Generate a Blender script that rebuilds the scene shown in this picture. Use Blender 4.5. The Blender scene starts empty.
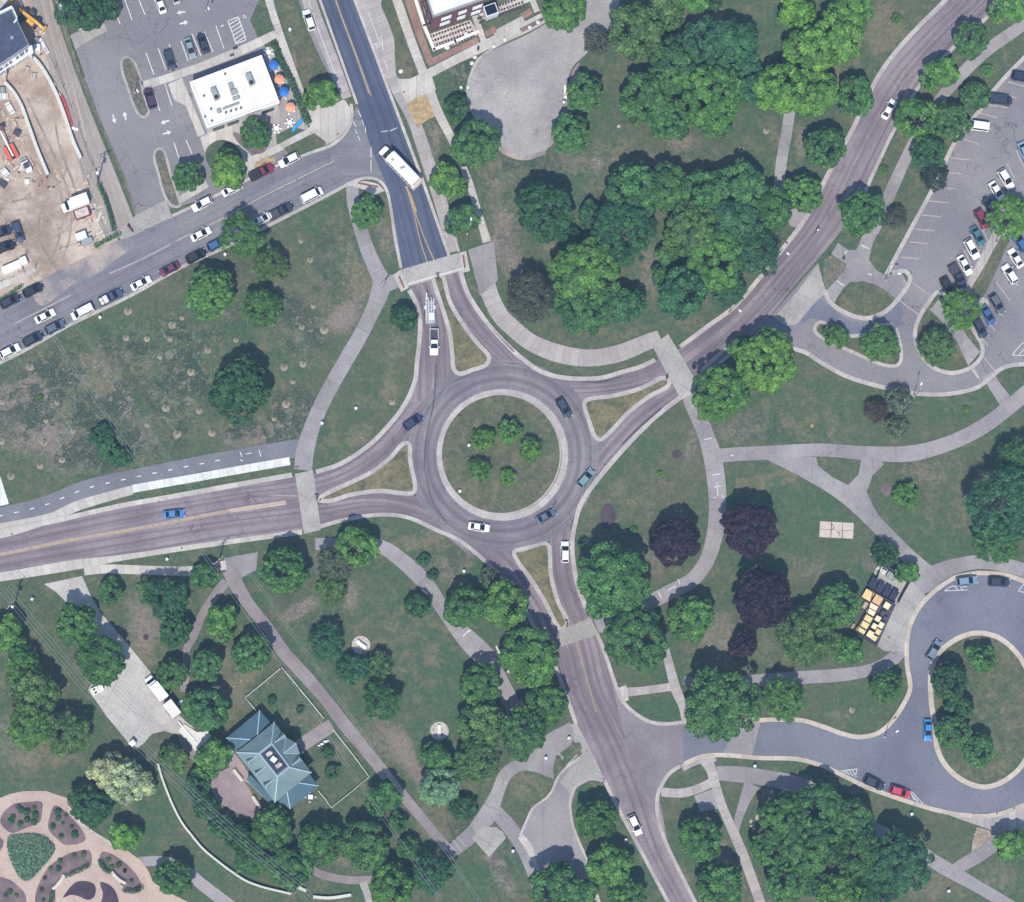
import bpy, bmesh, math, random
import numpy as np
from mathutils import Vector, Matrix, geometry
R=math.radians
random.seed(7)
scene=bpy.context.scene; COL=scene.collection
# ---------------------------------------------------------------- camera, sky, sun, exposure
S=0.2; H=600.0; CX,CY=-60.0,-100.0           # one photo pixel is 0.2 m on the ground; the aircraft's nadir is south-west
cam=bpy.data.cameras.new('camera'); co=bpy.data.objects.new('camera',cam); COL.objects.link(co)
co.location=(CX,CY,H); cam.sensor_width=36; cam.lens=36*H/204.8
cam.shift_x=-CX/204.8; cam.shift_y=-CY/204.8; cam.clip_start=1; cam.clip_end=6000
scene.camera=co
SUN_EL,SUN_AZ=59.0,194.0                      # sun stands in the south-south-west
w=bpy.data.worlds.new('World'); scene.world=w; w.use_nodes=True
nt=w.node_tree; nt.nodes.clear()
sky=nt.nodes.new('ShaderNodeTexSky'); sky.sky_type='NISHITA'; sky.sun_disc=False
sky.sun_elevation=R(SUN_EL); sky.sun_rotation=R(SUN_AZ); sky.altitude=250; sky.dust_density=0.6
bg=nt.nodes.new('ShaderNodeBackground'); bg.inputs[1].default_value=0.15
wo=nt.nodes.new('ShaderNodeOutputWorld'); nt.links.new(sky.outputs[0],bg.inputs[0]); nt.links.new(bg.outputs[0],wo.inputs[0])
sl=bpy.data.lights.new('sun','SUN'); sl.energy=4.4; sl.angle=R(0.5); sl.color=(1.0,0.955,0.88)
so=bpy.data.objects.new('sun',sl); COL.objects.link(so)
sd=Vector((math.sin(R(SUN_AZ))*math.cos(R(SUN_EL)),math.cos(R(SUN_AZ))*math.cos(R(SUN_EL)),math.sin(R(SUN_EL))))
so.rotation_euler=(-sd).to_track_quat('-Z','Y').to_euler(); so.location=(0,0,200)
vs=scene.view_settings; vs.view_transform='Standard'; vs.look='None'; vs.gamma=1; vs.exposure=0.20
scene.cycles.max_bounces=5; scene.cycles.diffuse_bounces=3; scene.cycles.transmission_bounces=3; scene.cycles.volume_bounces=0

# ---------------------------------------------------------------- coordinates
def W(px,py,z=0.0):
    """ground position (m) of a point of height z seen at photo pixel px,py (nadir-corrected)"""
    x=(px-512)*S; y=(451-py)*S
    f=(H-z)/H
    return (CX+(x-CX)*f, CY+(y-CY)*f)
def G(p): return Vector(((p[0]-512)*S,(451-p[1])*S,0))
# ---------------------------------------------------------------- materials
MATS={}
def newmat(name):
    m=bpy.data.materials.new(name); m.use_nodes=True; m.node_tree.nodes.clear(); MATS[name]=m
    return m,m.node_tree
def N(nt,t,**k):
    n=nt.nodes.new('ShaderNode'+t)
    for a,b in k.items():
        if a.startswith('i_'): n.inputs[a[2:].replace('_',' ')].default_value=b
        else: setattr(n,a,b)
    return n
def L(nt,a,b): nt.links.new(a,b)
def mixc(nt,fac,a,b,mode='MIX'):
    n=nt.nodes.new('ShaderNodeMix'); n.data_type='RGBA'; n.blend_type=mode
    for sock,v in ((n.inputs[0],fac),(n.inputs[6],a),(n.inputs[7],b)):
        if hasattr(v,'is_output'): nt.links.new(v,sock)
        elif isinstance(v,(int,float)): sock.default_value=v
        else: sock.default_value=(*v,1)
    return n.outputs[2]
def math_(nt,op,a,b=0.5,clamp=False,c=None):
    n=nt.nodes.new('ShaderNodeMath'); n.operation=op; n.use_clamp=clamp
    vals=[a,b]+([c] if c is not None else [])
    for i,v in enumerate(vals):
        if hasattr(v,'is_output'): nt.links.new(v,n.inputs[i])
        else: n.inputs[i].default_value=v
    return n.outputs[0]
def ramp(nt,v,lo,hi,a=0.0,b=1.0):
    n=nt.nodes.new('ShaderNodeMapRange'); n.interpolation_type='SMOOTHSTEP'
    n.inputs[1].default_value=lo; n.inputs[2].default_value=hi; n.inputs[3].default_value=a; n.inputs[4].default_value=b
    nt.links.new(v,n.inputs[0]); return n.outputs[0]
def pos(nt,sc=(1,1,1),uv=False,rot=0):
    src=nt.nodes.new('ShaderNodeUVMap').outputs[0] if uv else nt.nodes.new('ShaderNodeNewGeometry').outputs['Position']
    m=nt.nodes.new('ShaderNodeMapping'); m.inputs['Scale'].default_value=sc; m.inputs['Rotation'].default_value=(0,0,rot); nt.links.new(src,m.inputs[0]); return m.outputs[0]
def noise(nt,v,scale,detail=4,rough=0.6,dist=0):
    n=nt.nodes.new('ShaderNodeTexNoise'); n.inputs['Scale'].default_value=scale; n.inputs['Detail'].default_value=detail
    n.inputs['Roughness'].default_value=rough; n.inputs['Distortion'].default_value=dist; nt.links.new(v,n.inputs[0]); return n.outputs[0]
def finish(nt,col,rough=0.85,bump=None,bs=0.3,metal=0,bd=0.05,spec=0.3):
    b=nt.nodes.new('ShaderNodeBsdfPrincipled'); o=nt.nodes.new('ShaderNodeOutputMaterial')
    if hasattr(col,'is_output'): nt.links.new(col,b.inputs['Base Color'])
    else: b.inputs['Base Color'].default_value=(*col,1)
    b.inputs['Roughness'].default_value=rough; b.inputs['Metallic'].default_value=metal; b.inputs['Specular IOR Level'].default_value=spec
    if bump is not None:
        bn=nt.nodes.new('ShaderNodeBump'); bn.inputs['Strength'].default_value=bs; bn.inputs['Distance'].default_value=bd
        nt.links.new(bump,bn.inputs['Height']); nt.links.new(bn.outputs[0],b.inputs['Normal'])
    nt.links.new(b.outputs[0],o.inputs[0])
def plain(name,c,rough=0.6,var=0.12,scale=1.5,metal=0):
    m,nt=newmat(name); p=pos(nt); n=noise(nt,p,scale,5,0.65)
    f=ramp(nt,n,0.3,0.7)
    finish(nt,mixc(nt,f,tuple(x*(1-var) for x in c),tuple(min(1,x*(1+var)) for x in c)),rough,None,metal=metal); return m
def surf(name,c,c2,blotch=0.06,grain=3.0,crack=0.0,joint=0.0,tracks=0.0,crack_c=(.05,.045,.055),stain=0.25,xjoint=0.0,us=0.015):
    """worn paving: blotches, fine grain, cracks, joints every few metres, wheel-worn lanes along the strip"""
    m,nt=newmat(name); p=pos(nt)
    n1=noise(nt,p,blotch,6,0.62); n2=noise(nt,p,grain,6,0.75); n3=noise(nt,p,0.5,4,0.7,0.6)
    col=mixc(nt,ramp(nt,n1,0.36,0.64),c,c2)
    col=mixc(nt,1.0,col,mixc(nt,ramp(nt,n2,0.25,0.75),(.80,.80,.80),(1.17,1.17,1.17)),'MULTIPLY')
    col=mixc(nt,ramp(nt,n3,0.56,0.74,0,stain),col,tuple(x*0.45 for x in c))
    if tracks:
        u=pos(nt,(us,1.0,1),True); s=noise(nt,u,0.95,3,0.5)
        col=mixc(nt,ramp(nt,s,0.42,0.60,0,tracks),col,tuple(x*0.50 for x in c))
        u3=pos(nt,(us*1.3,2.2,1),True); s3=noise(nt,u3,0.9,3,0.6)
        col=mixc(nt,ramp(nt,s3,0.52,0.72,0,0.35),col,tuple(min(1,x*1.35+.02) for x in c2))
    if crack:
        vp=N(nt,'VectorMath',operation='ADD'); L(nt,p,vp.inputs[0])
        nn=nt.nodes.new('ShaderNodeTexNoise'); nn.inputs['Scale'].default_value=0.35; nn.inputs['Detail'].default_value=5; L(nt,p,nn.inputs[0])
        sc=N(nt,'VectorMath',operation='SCALE'); sc.inputs['Scale'].default_value=5.0; L(nt,nn.outputs[1],sc.inputs[0]); L(nt,sc.outputs[0],vp.inputs[1])
        v=nt.nodes.new('ShaderNodeTexVoronoi'); v.feature='DISTANCE_TO_EDGE'; v.inputs['Scale'].default_value=0.15; L(nt,vp.outputs[0],v.inputs[0])
        k=ramp(nt,v.outputs['Distance'],0.004,0.016,1,0); msk=ramp(nt,noise(nt,p,0.09,3),0.45,0.6)
        col=mixc(nt,math_(nt,'MULTIPLY',math_(nt,'MULTIPLY',k,msk),crack),col,crack_c)
    if joint:
        u=nt.nodes.new('ShaderNodeUVMap'); sx=nt.nodes.new('ShaderNodeSeparateXYZ'); L(nt,u.outputs[0],sx.inputs[0])
        f=math_(nt,'FRACT',math_(nt,'DIVIDE',sx.outputs[0],joint)); k=math_(nt,'LESS_THAN',f,0.14/joint)
        cell=math_(nt,'FLOOR',math_(nt,'DIVIDE',sx.outputs[0],joint)); wn=nt.nodes.new('ShaderNodeTexWhiteNoise'); wn.noise_dimensions='1D'; L(nt,cell,wn.inputs['W'])
        col=mixc(nt,1.0,col,mixc(nt,wn.outputs[0],(.90,.90,.90),(1.08,1.08,1.08)),'MULTIPLY')
        col=mixc(nt,math_(nt,'MULTIPLY',k,0.28),col,tuple(x*0.35 for x in c))
    if xjoint:
        q=pos(nt,(1/xjoint,1/xjoint,1),False,R(27)); sx=nt.nodes.new('ShaderNodeSeparateXYZ'); L(nt,q,sx.inputs[0])
        k=math_(nt,'MAXIMUM',math_(nt,'LESS_THAN',math_(nt,'FRACT',sx.outputs[0]),0.12/xjoint),math_(nt,'LESS_THAN',math_(nt,'FRACT',sx.outputs[1]),0.12/xjoint))
        col=mixc(nt,math_(nt,'MULTIPLY',k,0.4),col,tuple(x*0.4 for x in c))
    finish(nt,col,0.9,n2,0.25,bd=0.02,spec=0.2); return m
def grass(name,base=(.088,.104,.060),lush=(.054,.102,.052),dry=(.160,.145,.090),dirt=(.215,.175,.150),d0=0.0,g0=0.0,e0=0.0,mow=0,scrub=0.15):
    m,nt=newmat(name); p=pos(nt)
    at=N(nt,'Attribute',attribute_name='wear'); sp=nt.nodes.new('ShaderNodeSeparateColor'); L(nt,at.outputs['Color'],sp.inputs[0])
    nL=noise(nt,p,0.045,6,0.6); nM=noise(nt,p,0.35,6,0.7,0.4); nF=noise(nt,p,1.3,8,0.85); nS=noise(nt,p,0.9,5,0.8)
    col=mixc(nt,ramp(nt,nL,0.35,0.66),lush,base)
    col=mixc(nt,ramp(nt,nM,0.40,0.68,0,0.75),col,tuple((a+b)/2 for a,b in zip(dry,base)))
    g=math_(nt,'ADD',sp.outputs['Green'],g0); col=mixc(nt,math_(nt,'MINIMUM',g,0.9),col,lush)
    dd=math_(nt,'ADD',math_(nt,'ADD',sp.outputs['Red'],d0),math_(nt,'MULTIPLY',math_(nt,'SUBTRACT',nM,0.5),2.1))
    dd=math_(nt,'MULTIPLY',ramp(nt,dd,0.05,0.62),0.85); col=mixc(nt,dd,col,dry)
    ee=math_(nt,'ADD',math_(nt,'ADD',sp.outputs['Blue'],e0),math_(nt,'MULTIPLY',math_(nt,'SUBTRACT',nS,0.5),1.3))
    ee=ramp(nt,ee,0.10,0.60); col=mixc(nt,math_(nt,'MULTIPLY',ee,0.85),col,dirt)
    nW=noise(nt,p,0.55,7,0.75,0.8); sc_=math_(nt,'MULTIPLY',at.outputs['Alpha'],scrub,True)
    nB=noise(nt,p,0.11,6,0.65,0.5); nP=noise(nt,p,2.6,4,0.8)
    col=mixc(nt,math_(nt,'MULTIPLY',math_(nt,'MULTIPLY',ramp(nt,math_(nt,'ADD',nB,math_(nt,'MULTIPLY',math_(nt,'SUBTRACT',nW,0.5),0.6)),0.45,0.55),sc_),0.85,True),col,(.036,.060,.042))
    col=mixc(nt,math_(nt,'MULTIPLY',math_(nt,'MULTIPLY',ramp(nt,nW,0.47,0.38),sc_),0.7,True),col,(.19,.17,.145))
    col=mixc(nt,math_(nt,'MULTIPLY',math_(nt,'MULTIPLY',ramp(nt,nP,0.57,0.66),sc_),0.8,True),col,(.32,.30,.26))
    col=mixc(nt,1.0,col,mixc(nt,ramp(nt,nF,0.3,0.7),(.60,.63,.66),(1.42,1.38,1.32)),'MULTIPLY')
    # pale stones and seed heads where the turf is rough
    v=nt.nodes.new('ShaderNodeTexVoronoi'); v.inputs['Scale'].default_value=0.85; L(nt,p,v.inputs[0])
    k=math_(nt,'MULTIPLY',math_(nt,'LESS_THAN',v.outputs['Distance'],0.17),math_(nt,'GREATER_THAN',math_(nt,'ADD',noise(nt,p,0.16,3),math_(nt,'MULTIPLY',at.outputs['Alpha'],0.03)),0.53))
    k=math_(nt,'MULTIPLY',k,ramp(nt,math_(nt,'ADD',sp.outputs['Red'],sp.outputs['Blue']),0.2,0.6,0.0,0.6))
    col=mixc(nt,k,col,(.33,.31,.27))
    if mow:
        q=pos(nt,(1,1,1),False,mow); sx=nt.nodes.new('ShaderNodeSeparateXYZ'); L(nt,q,sx.inputs[0])
        col=mixc(nt,ramp(nt,math_(nt,'SINE',math_(nt,'MULTIPLY',sx.outputs[0],3.2)),-0.5,0.5,0,0.25),col,(.03,.06,.035))
    finish(nt,col,0.95,nF,0.5,bd=0.10,spec=0.1); return m
M_GR=grass('lawn_grass',scrub=1.5)
M_GDRY=grass('dry_island_grass',base=(.125,.118,.062),lush=(.09,.10,.052),dry=(.20,.17,.09),d0=0.35)
M_GISL=grass('island_grass',base=(.098,.106,.060),lush=(.070,.100,.052),d0=0.16,e0=0.04)
M_GLUSH=grass('lush_grass',g0=0.45)
M_BEDG=grass('weedy_bed',base=(.085,.085,.055),e0=.35,d0=.1)
M_ROADP=surf('purple_asphalt',(.190,.150,.170),(.275,.228,.238),0.07,2.5,0.55,tracks=0.55)
M_CIRC=surf('roundabout_asphalt',(.170,.148,.168),(.250,.224,.230),0.10,2.5,0.6,tracks=0.55,us=0.0,stain=0.35)
M_SLABP=surf('drive_concrete',(.40,.37,.34),(.50,.465,.43),0.1,3.0,0.3,xjoint=4.5,stain=0.2)
M_JUNC=surf('junction_asphalt',(.185,.155,.170),(.255,.222,.230),0.06,2.5,0.5)
M_ROADB=surf('new_blue_asphalt',(.068,.082,.130),(.092,.105,.155),0.08,2.5,0.0,tracks=0.5,stain=0.12)
M_ROADG=surf('grey_asphalt',(.165,.160,.182),(.215,.205,.215),0.07,2.5,0.6,tracks=0.25)
M_LOT=surf('parking_asphalt',(.190,.178,.190),(.245,.228,.232),0.05,2.5,0.6)
M_LOOP=surf('loop_asphalt',(.135,.140,.178),(.180,.183,.215),0.06,2.5,0.25)
M_YARD=surf('yard_asphalt',(.27,.25,.245),(.39,.365,.345),0.055,2.5,0.3)
M_PATH=surf('grey_path',(.245,.225,.230),(.315,.290,.288),0.1,3.0,0.3,joint=6)
M_PATHA=surf('bike_path_asphalt',(.155,.155,.175),(.195,.19,.205),0.1,3.0,0.3)
M_PATHP=surf('pink_gravel_path',(.215,.178,.180),(.29,.25,.245),0.15,3.0,0)
M_WALK=surf('pale_concrete',(.42,.385,.345),(.52,.48,.43),0.12,3.0,0,joint=1.6,stain=0.12)
M_WALKP=surf('pinkish_concrete',(.33,.295,.28),(.41,.37,.35),0.12,3.0,0.2,joint=1.6,stain=0.15)
M_SLAB=surf('slab_concrete',(.30,.28,.26),(.40,.375,.345),0.1,3.0,0.25,xjoint=4.5,stain=0.15)
M_WHITEC=surf('new_white_concrete',(.60,.60,.56),(.70,.69,.64),0.1,3.0,0,joint=1.6,stain=0.05)
M_KERB=surf('kerb_concrete',(.37,.335,.315),(.47,.43,.40),0.2,3.0,0,joint=3,stain=0.2)
M_KERBT=surf('tan_kerb',(.45,.385,.31),(.53,.46,.385),0.2,3.0,0,joint=3,stain=0.15)
M_PINK=surf('pink_paving',(.41,.305,.25),(.49,.375,.31),0.15,3.0,0,stain=0.1)
M_BRICK=surf('brick_paving',(.26,.195,.205),(.32,.25,.25),0.2,3.0,0,stain=0.1)
M_DIRT=surf('bare_dirt',(.29,.215,.165),(.50,.41,.335),0.10,1.1,0,stain=0.75)
M_RUT=surf('packed_rut',(.25,.195,.155),(.36,.29,.235),0.3,2,0,stain=.5)
M_DUST=surf('dust_over_asphalt',(.20,.188,.198),(.40,.33,.275),0.16,2.2,0.3,stain=.35)
M_ALLEY=surf('dusty_alley',(.30,.255,.225),(.36,.31,.275),0.06,2.0,0,tracks=0.25)
M_MULCH=surf('mulch',(.13,.095,.10),(.20,.145,.145),0.3,3.5,0,stain=0.5)
M_REDM=surf('red_mulch',(.24,.14,.11),(.32,.20,.16),0.3,3.5,0,stain=0.5)
M_STRAW=surf('straw',(.31,.21,.10),(.45,.33,.18),0.9,3.0,0,stain=0.6)
M_DARKM=surf('dark_mulch',(.055,.038,.05),(.085,.06,.075),0.3,3.0,0)
M_GRAVEL=surf('crushed_rock',(.40,.33,.28),(.66,.60,.54),1.6,4.0,0,stain=0.5)
def paint(name,c):
    m,nt=newmat(name); p=pos(nt); n=noise(nt,p,1.3,6,0.8)
    finish(nt,mixc(nt,ramp(nt,n,0.42,0.7,0,0.75),c,tuple(x*0.5 for x in c)),0.8); return m
M_WP=paint('white_paint',(.66,.66,.64)); M_YP=paint('worn_yellow_paint',(.40,.29,.16)); M_PP=paint('faded_paint',(.50,.42,.36))
M_WHITE=plain('white_membrane',(.70,.675,.60),0.6,0.10,0.45)
M_WWALL=plain('cream_wall',(.62,.60,.55),0.7,0.06)
M_PARAP=plain('white_metal_trim',(.85,.84,.80),0.4,0.03)
M_GREYM=plain('grey_metal',(.34,.36,.36),0.45,0.15,3,0.3)
M_DGREY=plain('dark_grey',(.06,.06,.075),0.6,0.25,2)
M_BLK=plain('black_rubber',(.02,.02,.024),0.7,0.2,5)
M_SLATE=plain('slate_membrane',(.055,.066,.105),0.8,0.22,0.6)
M_REDB=plain('dark_red_brick',(.17,.075,.085),0.8,0.2,2.5)
M_BROOF=None
M_STEEL=plain('white_steel',(.66,.67,.68),0.5,0.12,3)
M_WOODY=plain('bark',(.12,.095,.08),0.9,0.3,4)
M_YELL=plain('machine_yellow',(.70,.36,.06),0.45,0.15,3)
M_ORNG=plain('orange_red_paint',(.62,.12,.07),0.45,0.15,3)
M_REDT=plain('red_tarp',(.42,.06,.06),0.6,0.25,2)
M_LID=plain('yellow_lid',(.72,.55,.25),0.5,0.12,3)
M_LIDP=plain('pale_lid',(.74,.66,.42),0.5,0.10,3)
M_LIDO=plain('orange_lid',(.62,.40,.20),0.6,0.15,3)
M_NAVY=plain('navy_lid',(.028,.032,.06),0.5,0.25,2)
M_BLUE=plain('bright_blue_cloth',(.02,.16,.55),0.6,0.15,3)
M_ORC=plain('salmon_cloth',(.80,.33,.18),0.7,0.1,3)
M_CYAN=plain('cyan_plastic',(.04,.36,.72),0.5,0.2,3)
M_LUMB=plain('raw_lumber',(.48,.37,.27),0.8,0.25,4)
M_RED=plain('dark_red_plate',(.20,.07,.07),0.7,0.2,4)
M_SKIN=plain('skin',(.45,.28,.20),0.6,0.1,4)
M_STONE=plain('pale_stone',(.45,.40,.36),0.85,0.3,1.5)
M_BENCH=plain('bench_cream',(.62,.58,.48),0.6,0.15,3)
M_LAMP=plain('lamp_glass',(.75,.76,.74),0.3,0.05)
M_PLAQ=plain('game_slab_concrete',(.50,.44,.37),0.9,0.1,2)
# seamed blue-green metal roof
def roofmat(name,c,c2):
    m,nt=newmat(name); p=pos(nt); n=noise(nt,p,0.35,5,0.6)
    q=pos(nt,(1,1,1),False,R(-37)); wv=N(nt,'TexWave',wave_type='BANDS',bands_direction='X'); wv.inputs['Scale'].default_value=1.1; wv.inputs['Distortion'].default_value=0; L(nt,q,wv.inputs[0])
    col=mixc(nt,ramp(nt,n,0.35,0.65),c,c2); col=mixc(nt,ramp(nt,wv.outputs[0],0.85,1.0,0,0.22),col,tuple(x*0.5 for x in c))
    finish(nt,col,0.6,n,0.1); return m
M_BROOF=roofmat('weathered_copper_roof',(.15,.215,.225),(.20,.26,.26)); M_BROOF2=roofmat('deep_blue_roof',(.050,.110,.145),(.068,.130,.165))
M_HIPC=plain('pale_blue_hip_cap',(.38,.52,.58),0.5,0.1,3)
# car paint and foliage take their colour from the object
def objmat(name,rough,coat=0.0,leaf=False):
    m,nt=newmat(name); oi=nt.nodes.new('ShaderNodeObjectInfo')
    b=nt.nodes.new('ShaderNodeBsdfPrincipled'); o=nt.nodes.new('ShaderNodeOutputMaterial')
    b.inputs['Roughness'].default_value=rough; b.inputs['Coat Weight'].default_value=coat
    if not leaf:
        n=noise(nt,pos(nt),2.0,4); L(nt,mixc(nt,1.0,oi.outputs['Color'],mixc(nt,n,(.86,.86,.86),(1.1,1.1,1.1)),'MULTIPLY'),b.inputs['Base Color']); L(nt,b.outputs[0],o.inputs[0]); return m
    at=N(nt,'Attribute',attribute_name='tint')
    sp=nt.nodes.new('ShaderNodeSeparateColor'); L(nt,at.outputs['Color'],sp.inputs[0])
    c=mixc(nt,1.0,oi.outputs['Color'],mixc(nt,sp.outputs['Red'],(.55,.60,.66),(1.55,1.45,1.30)),'MULTIPLY')
    c=mixc(nt,1.0,c,mixc(nt,sp.outputs['Green'],(.72,.72,.72),(1.28,1.28,1.28)),'MULTIPLY')
    L(nt,c,b.inputs['Base Color']); b.inputs['Specular IOR Level'].default_value=0.25
    t=nt.nodes.new('ShaderNodeBsdfTranslucent'); L(nt,c,t.inputs[0]); mx=nt.nodes.new('ShaderNodeMixShader'); mx.inputs[0].default_value=0.34
    L(nt,b.outputs[0],mx.inputs[1]); L(nt,t.outputs[0],mx.inputs[2]); L(nt,mx.outputs[0],o.inputs[0]); return m
M_PAINT=objmat('vehicle_paint',0.42,0.35); M_LEAF=objmat('foliage',0.6,0,True)
m,nt=newmat('dark_glass'); finish(nt,(.010,.014,.022),0.22,spec=0.25); M_GLASS=m
m,nt=newmat('tail_lamp_red'); finish(nt,(.30,.02,.02),0.3); M_TAIL=m
m,nt=newmat('head_lamp_clear'); finish(nt,(.70,.72,.75),0.2); M_HEAD=m

# ---------------------------------------------------------------- object helpers
def tag(o,label=None,cat=None,group=None,kind=None):
    if label: o['label']=label
    if cat: o['category']=cat
    if group: o['group']=group
    if kind: o['kind']=kind
    return o
def link(name,me,mats=(),parent=None):
    o=bpy.data.objects.new(name,me); COL.objects.link(o)
    if me:
        for m in (mats if isinstance(mats,(list,tuple)) else [mats]): me.materials.append(m)
    if parent: o.parent=parent
    return o
def empty(name,loc,rz=0,label=None,cat=None,group=None):
    o=bpy.data.objects.new(name,None); COL.objects.link(o); o.location=loc; o.rotation_euler=(0,0,rz); o.empty_display_size=0.5
    return tag(o,label,cat,group)
def mesh(name,v,f,mats,parent=None,smooth=False):
    me=bpy.data.meshes.new(name); me.from_pydata([tuple(x) for x in v],[],f); me.update()
    if smooth: me.polygons.foreach_set('use_smooth',[True]*len(me.polygons))
    return link(name,me,mats,parent)
class MB:
    def __init__(s): s.v=[];s.f=[]
    def add(s,v,f):
        k=len(s.v); s.v+= [tuple(x) for x in v]; s.f+=[tuple(i+k for i in q) for q in f]; return s
    def box(s,c,d,rz=0,top=(1,1)):
        x,y,z=c; a,b,h=d[0]/2,d[1]/2,d[2]/2; cs,sn=math.cos(rz),math.sin(rz); v=[]
        for zz,k in ((-h,(1,1)),(h,top)):
            for (i,j) in ((-a,-b),(a,-b),(a,b),(-a,b)):
                i*=k[0];j*=k[1]; v.append((x+i*cs-j*sn,y+i*sn+j*cs,z+zz))
        return s.add(v,[(3,2,1,0),(4,5,6,7),(0,1,5,4),(1,2,6,5),(2,3,7,6),(3,0,4,7)])
    def prism(s,poly,z0,z1):
        n=len(poly); v=[(p[0],p[1],z0) for p in poly]+[(p[0],p[1],z1) for p in poly]
        a=sum(poly[i][0]*poly[(i+1)%n][1]-poly[(i+1)%n][0]*poly[i][1] for i in range(n))
        up=tuple(range(n,2*n)); dn=tuple(range(n-1,-1,-1)); sd=[(i,(i+1)%n,n+(i+1)%n,n+i) for i in range(n)]
        if a<0: up=up[::-1]; dn=dn[::-1]; sd=[q[::-1] for q in sd]
        return s.add(v,[up,dn]+sd)
    def tube(s,pts,r,n=8,cap=True):
        pts=[Vector(p) for p in pts]; rs=r if isinstance(r,(list,tuple)) else [r]*len(pts); v=[];f=[]
        for i,p in enumerate(pts):
            d=(pts[min(i+1,len(pts)-1)]-pts[max(i-1,0)]).normalized(); a=d.cross(Vector((0,0,1)) if abs(d.z)<.95 else Vector((1,0,0))).normalized(); b=d.cross(a)
            for k in range(n):
                t=2*math.pi*k/n; v.append(p+(a*math.cos(t)+b*math.sin(t))*rs[i])
        for i in range(len(pts)-1):
            for k in range(n): f.append((i*n+k,i*n+(k+1)%n,(i+1)*n+(k+1)%n,(i+1)*n+k))
        if cap: f+= [tuple(range(n-1,-1,-1)),tuple(range((len(pts)-1)*n,len(pts)*n))]
        return s.add(v,f)
    def lathe(s,prof,n=16,c=(0,0,0)):
        v=[];f=[]
        for (r,z) in prof:
            for k in range(n): t=2*math.pi*k/n; v.append((c[0]+r*math.cos(t),c[1]+r*math.sin(t),c[2]+z))
        for i in range(len(prof)-1):
            for k in range(n): f.append((i*n+k,i*n+(k+1)%n,(i+1)*n+(k+1)%n,(i+1)*n+k))
        f+=[tuple(range(n-1,-1,-1)),tuple(range((len(prof)-1)*n,len(prof)*n))]
        return s.add(v,f)
    def build(s,name,mats,parent=None,smooth=False): return mesh(name,s.v,s.f,mats,parent,smooth)
def children(o): return KIDS.get(o.name,[])
def copy_tree(o,parent=None,kids=None):
    c=o.copy(); COL.objects.link(c)
    if parent: c.parent=parent
    for ch in o.children: copy_tree(ch,c)
    return c
def cr(pts,closed=False,step=3.0):
    """Catmull-Rom through the points (any dimension)"""
    P=[np.array(p,float) for p in pts]; n=len(P); out=[]
    if n<3 and not closed: return [tuple(p) for p in P] if n<2 else [tuple(P[0]+(P[1]-P[0])*t) for t in np.linspace(0,1,max(2,int(np.linalg.norm((P[1]-P[0])[:2])/step)))]
    for i in range(n if closed else n-1):
        p0=P[(i-1)%n] if (closed or i>0) else 2*P[0]-P[1]; p1=P[i]; p2=P[(i+1)%n]; p3=P[(i+2)%n] if (closed or i<n-2) else 2*P[-1]-P[-2]
        d=np.linalg.norm((p2-p1)[:2]); k=max(1,int(d/step))
        # centripetal-ish: damp tangents on uneven spacing
        a=np.linalg.norm((p1-p0)[:2])+1e-6; c=np.linalg.norm((p3-p2)[:2])+1e-6
        m1=(p2-p0)*d/(a+d); m2=(p3-p1)*d/(c+d)
        for j in range(k):
            t=j/k; out.append(tuple((2*t**3-3*t**2+1)*p1+(t**3-2*t**2+t)*m1+(-2*t**3+3*t**2)*p2+(t**3-t**2)*m2))
    if not closed: out.append(tuple(P[-1]))
    return out
ZL=0.010
_LV={}
def zl(lvl):
    """height of a flush sheet: its layer plus a hair more for each sheet already in that layer"""
    k=_LV[lvl]=_LV.get(lvl,-1)+1; return lvl*ZL+(k%56)*0.00017
def sheet(name,pts,mat,lvl,smooth=False,z=None,kind='structure'):
    p=cr(pts,True) if smooth else pts
    zz=zl(lvl) if z is None else z
    v=[(*G(q)[:2],zz) for q in p]
    tris=geometry.tessellate_polygon([[Vector(q) for q in v]])
    f=[]
    for t in tris:
        a,b,c=[Vector(v[i]) for i in t]; f.append(tuple(t) if (b-a).cross(c-a).z>0 else tuple(t)[::-1])
    o=mesh(name,v,f,mat); uv=o.data.uv_layers.new(name='UVMap')
    for lp in o.data.loops: q=v[lp.vertex_index]; uv.data[lp.index].uv=(q[0],q[1])
    if kind: o['kind']=kind
    return o
def offs(pts,closed=False):
    """unit left normals in world metres for a px polyline"""
    q=[G(p) for p in pts]; n=len(q); out=[]
    for i in range(n):
        a=q[(i-1)%n] if (closed or i>0) else q[0]; b=q[(i+1)%n] if (closed or i<n-1) else q[-1]
        d=(b-a); d=d.normalized() if d.length>1e-6 else Vector((1,0,0)); out.append(Vector((-d.y,d.x,0)))
    return q,out
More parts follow.
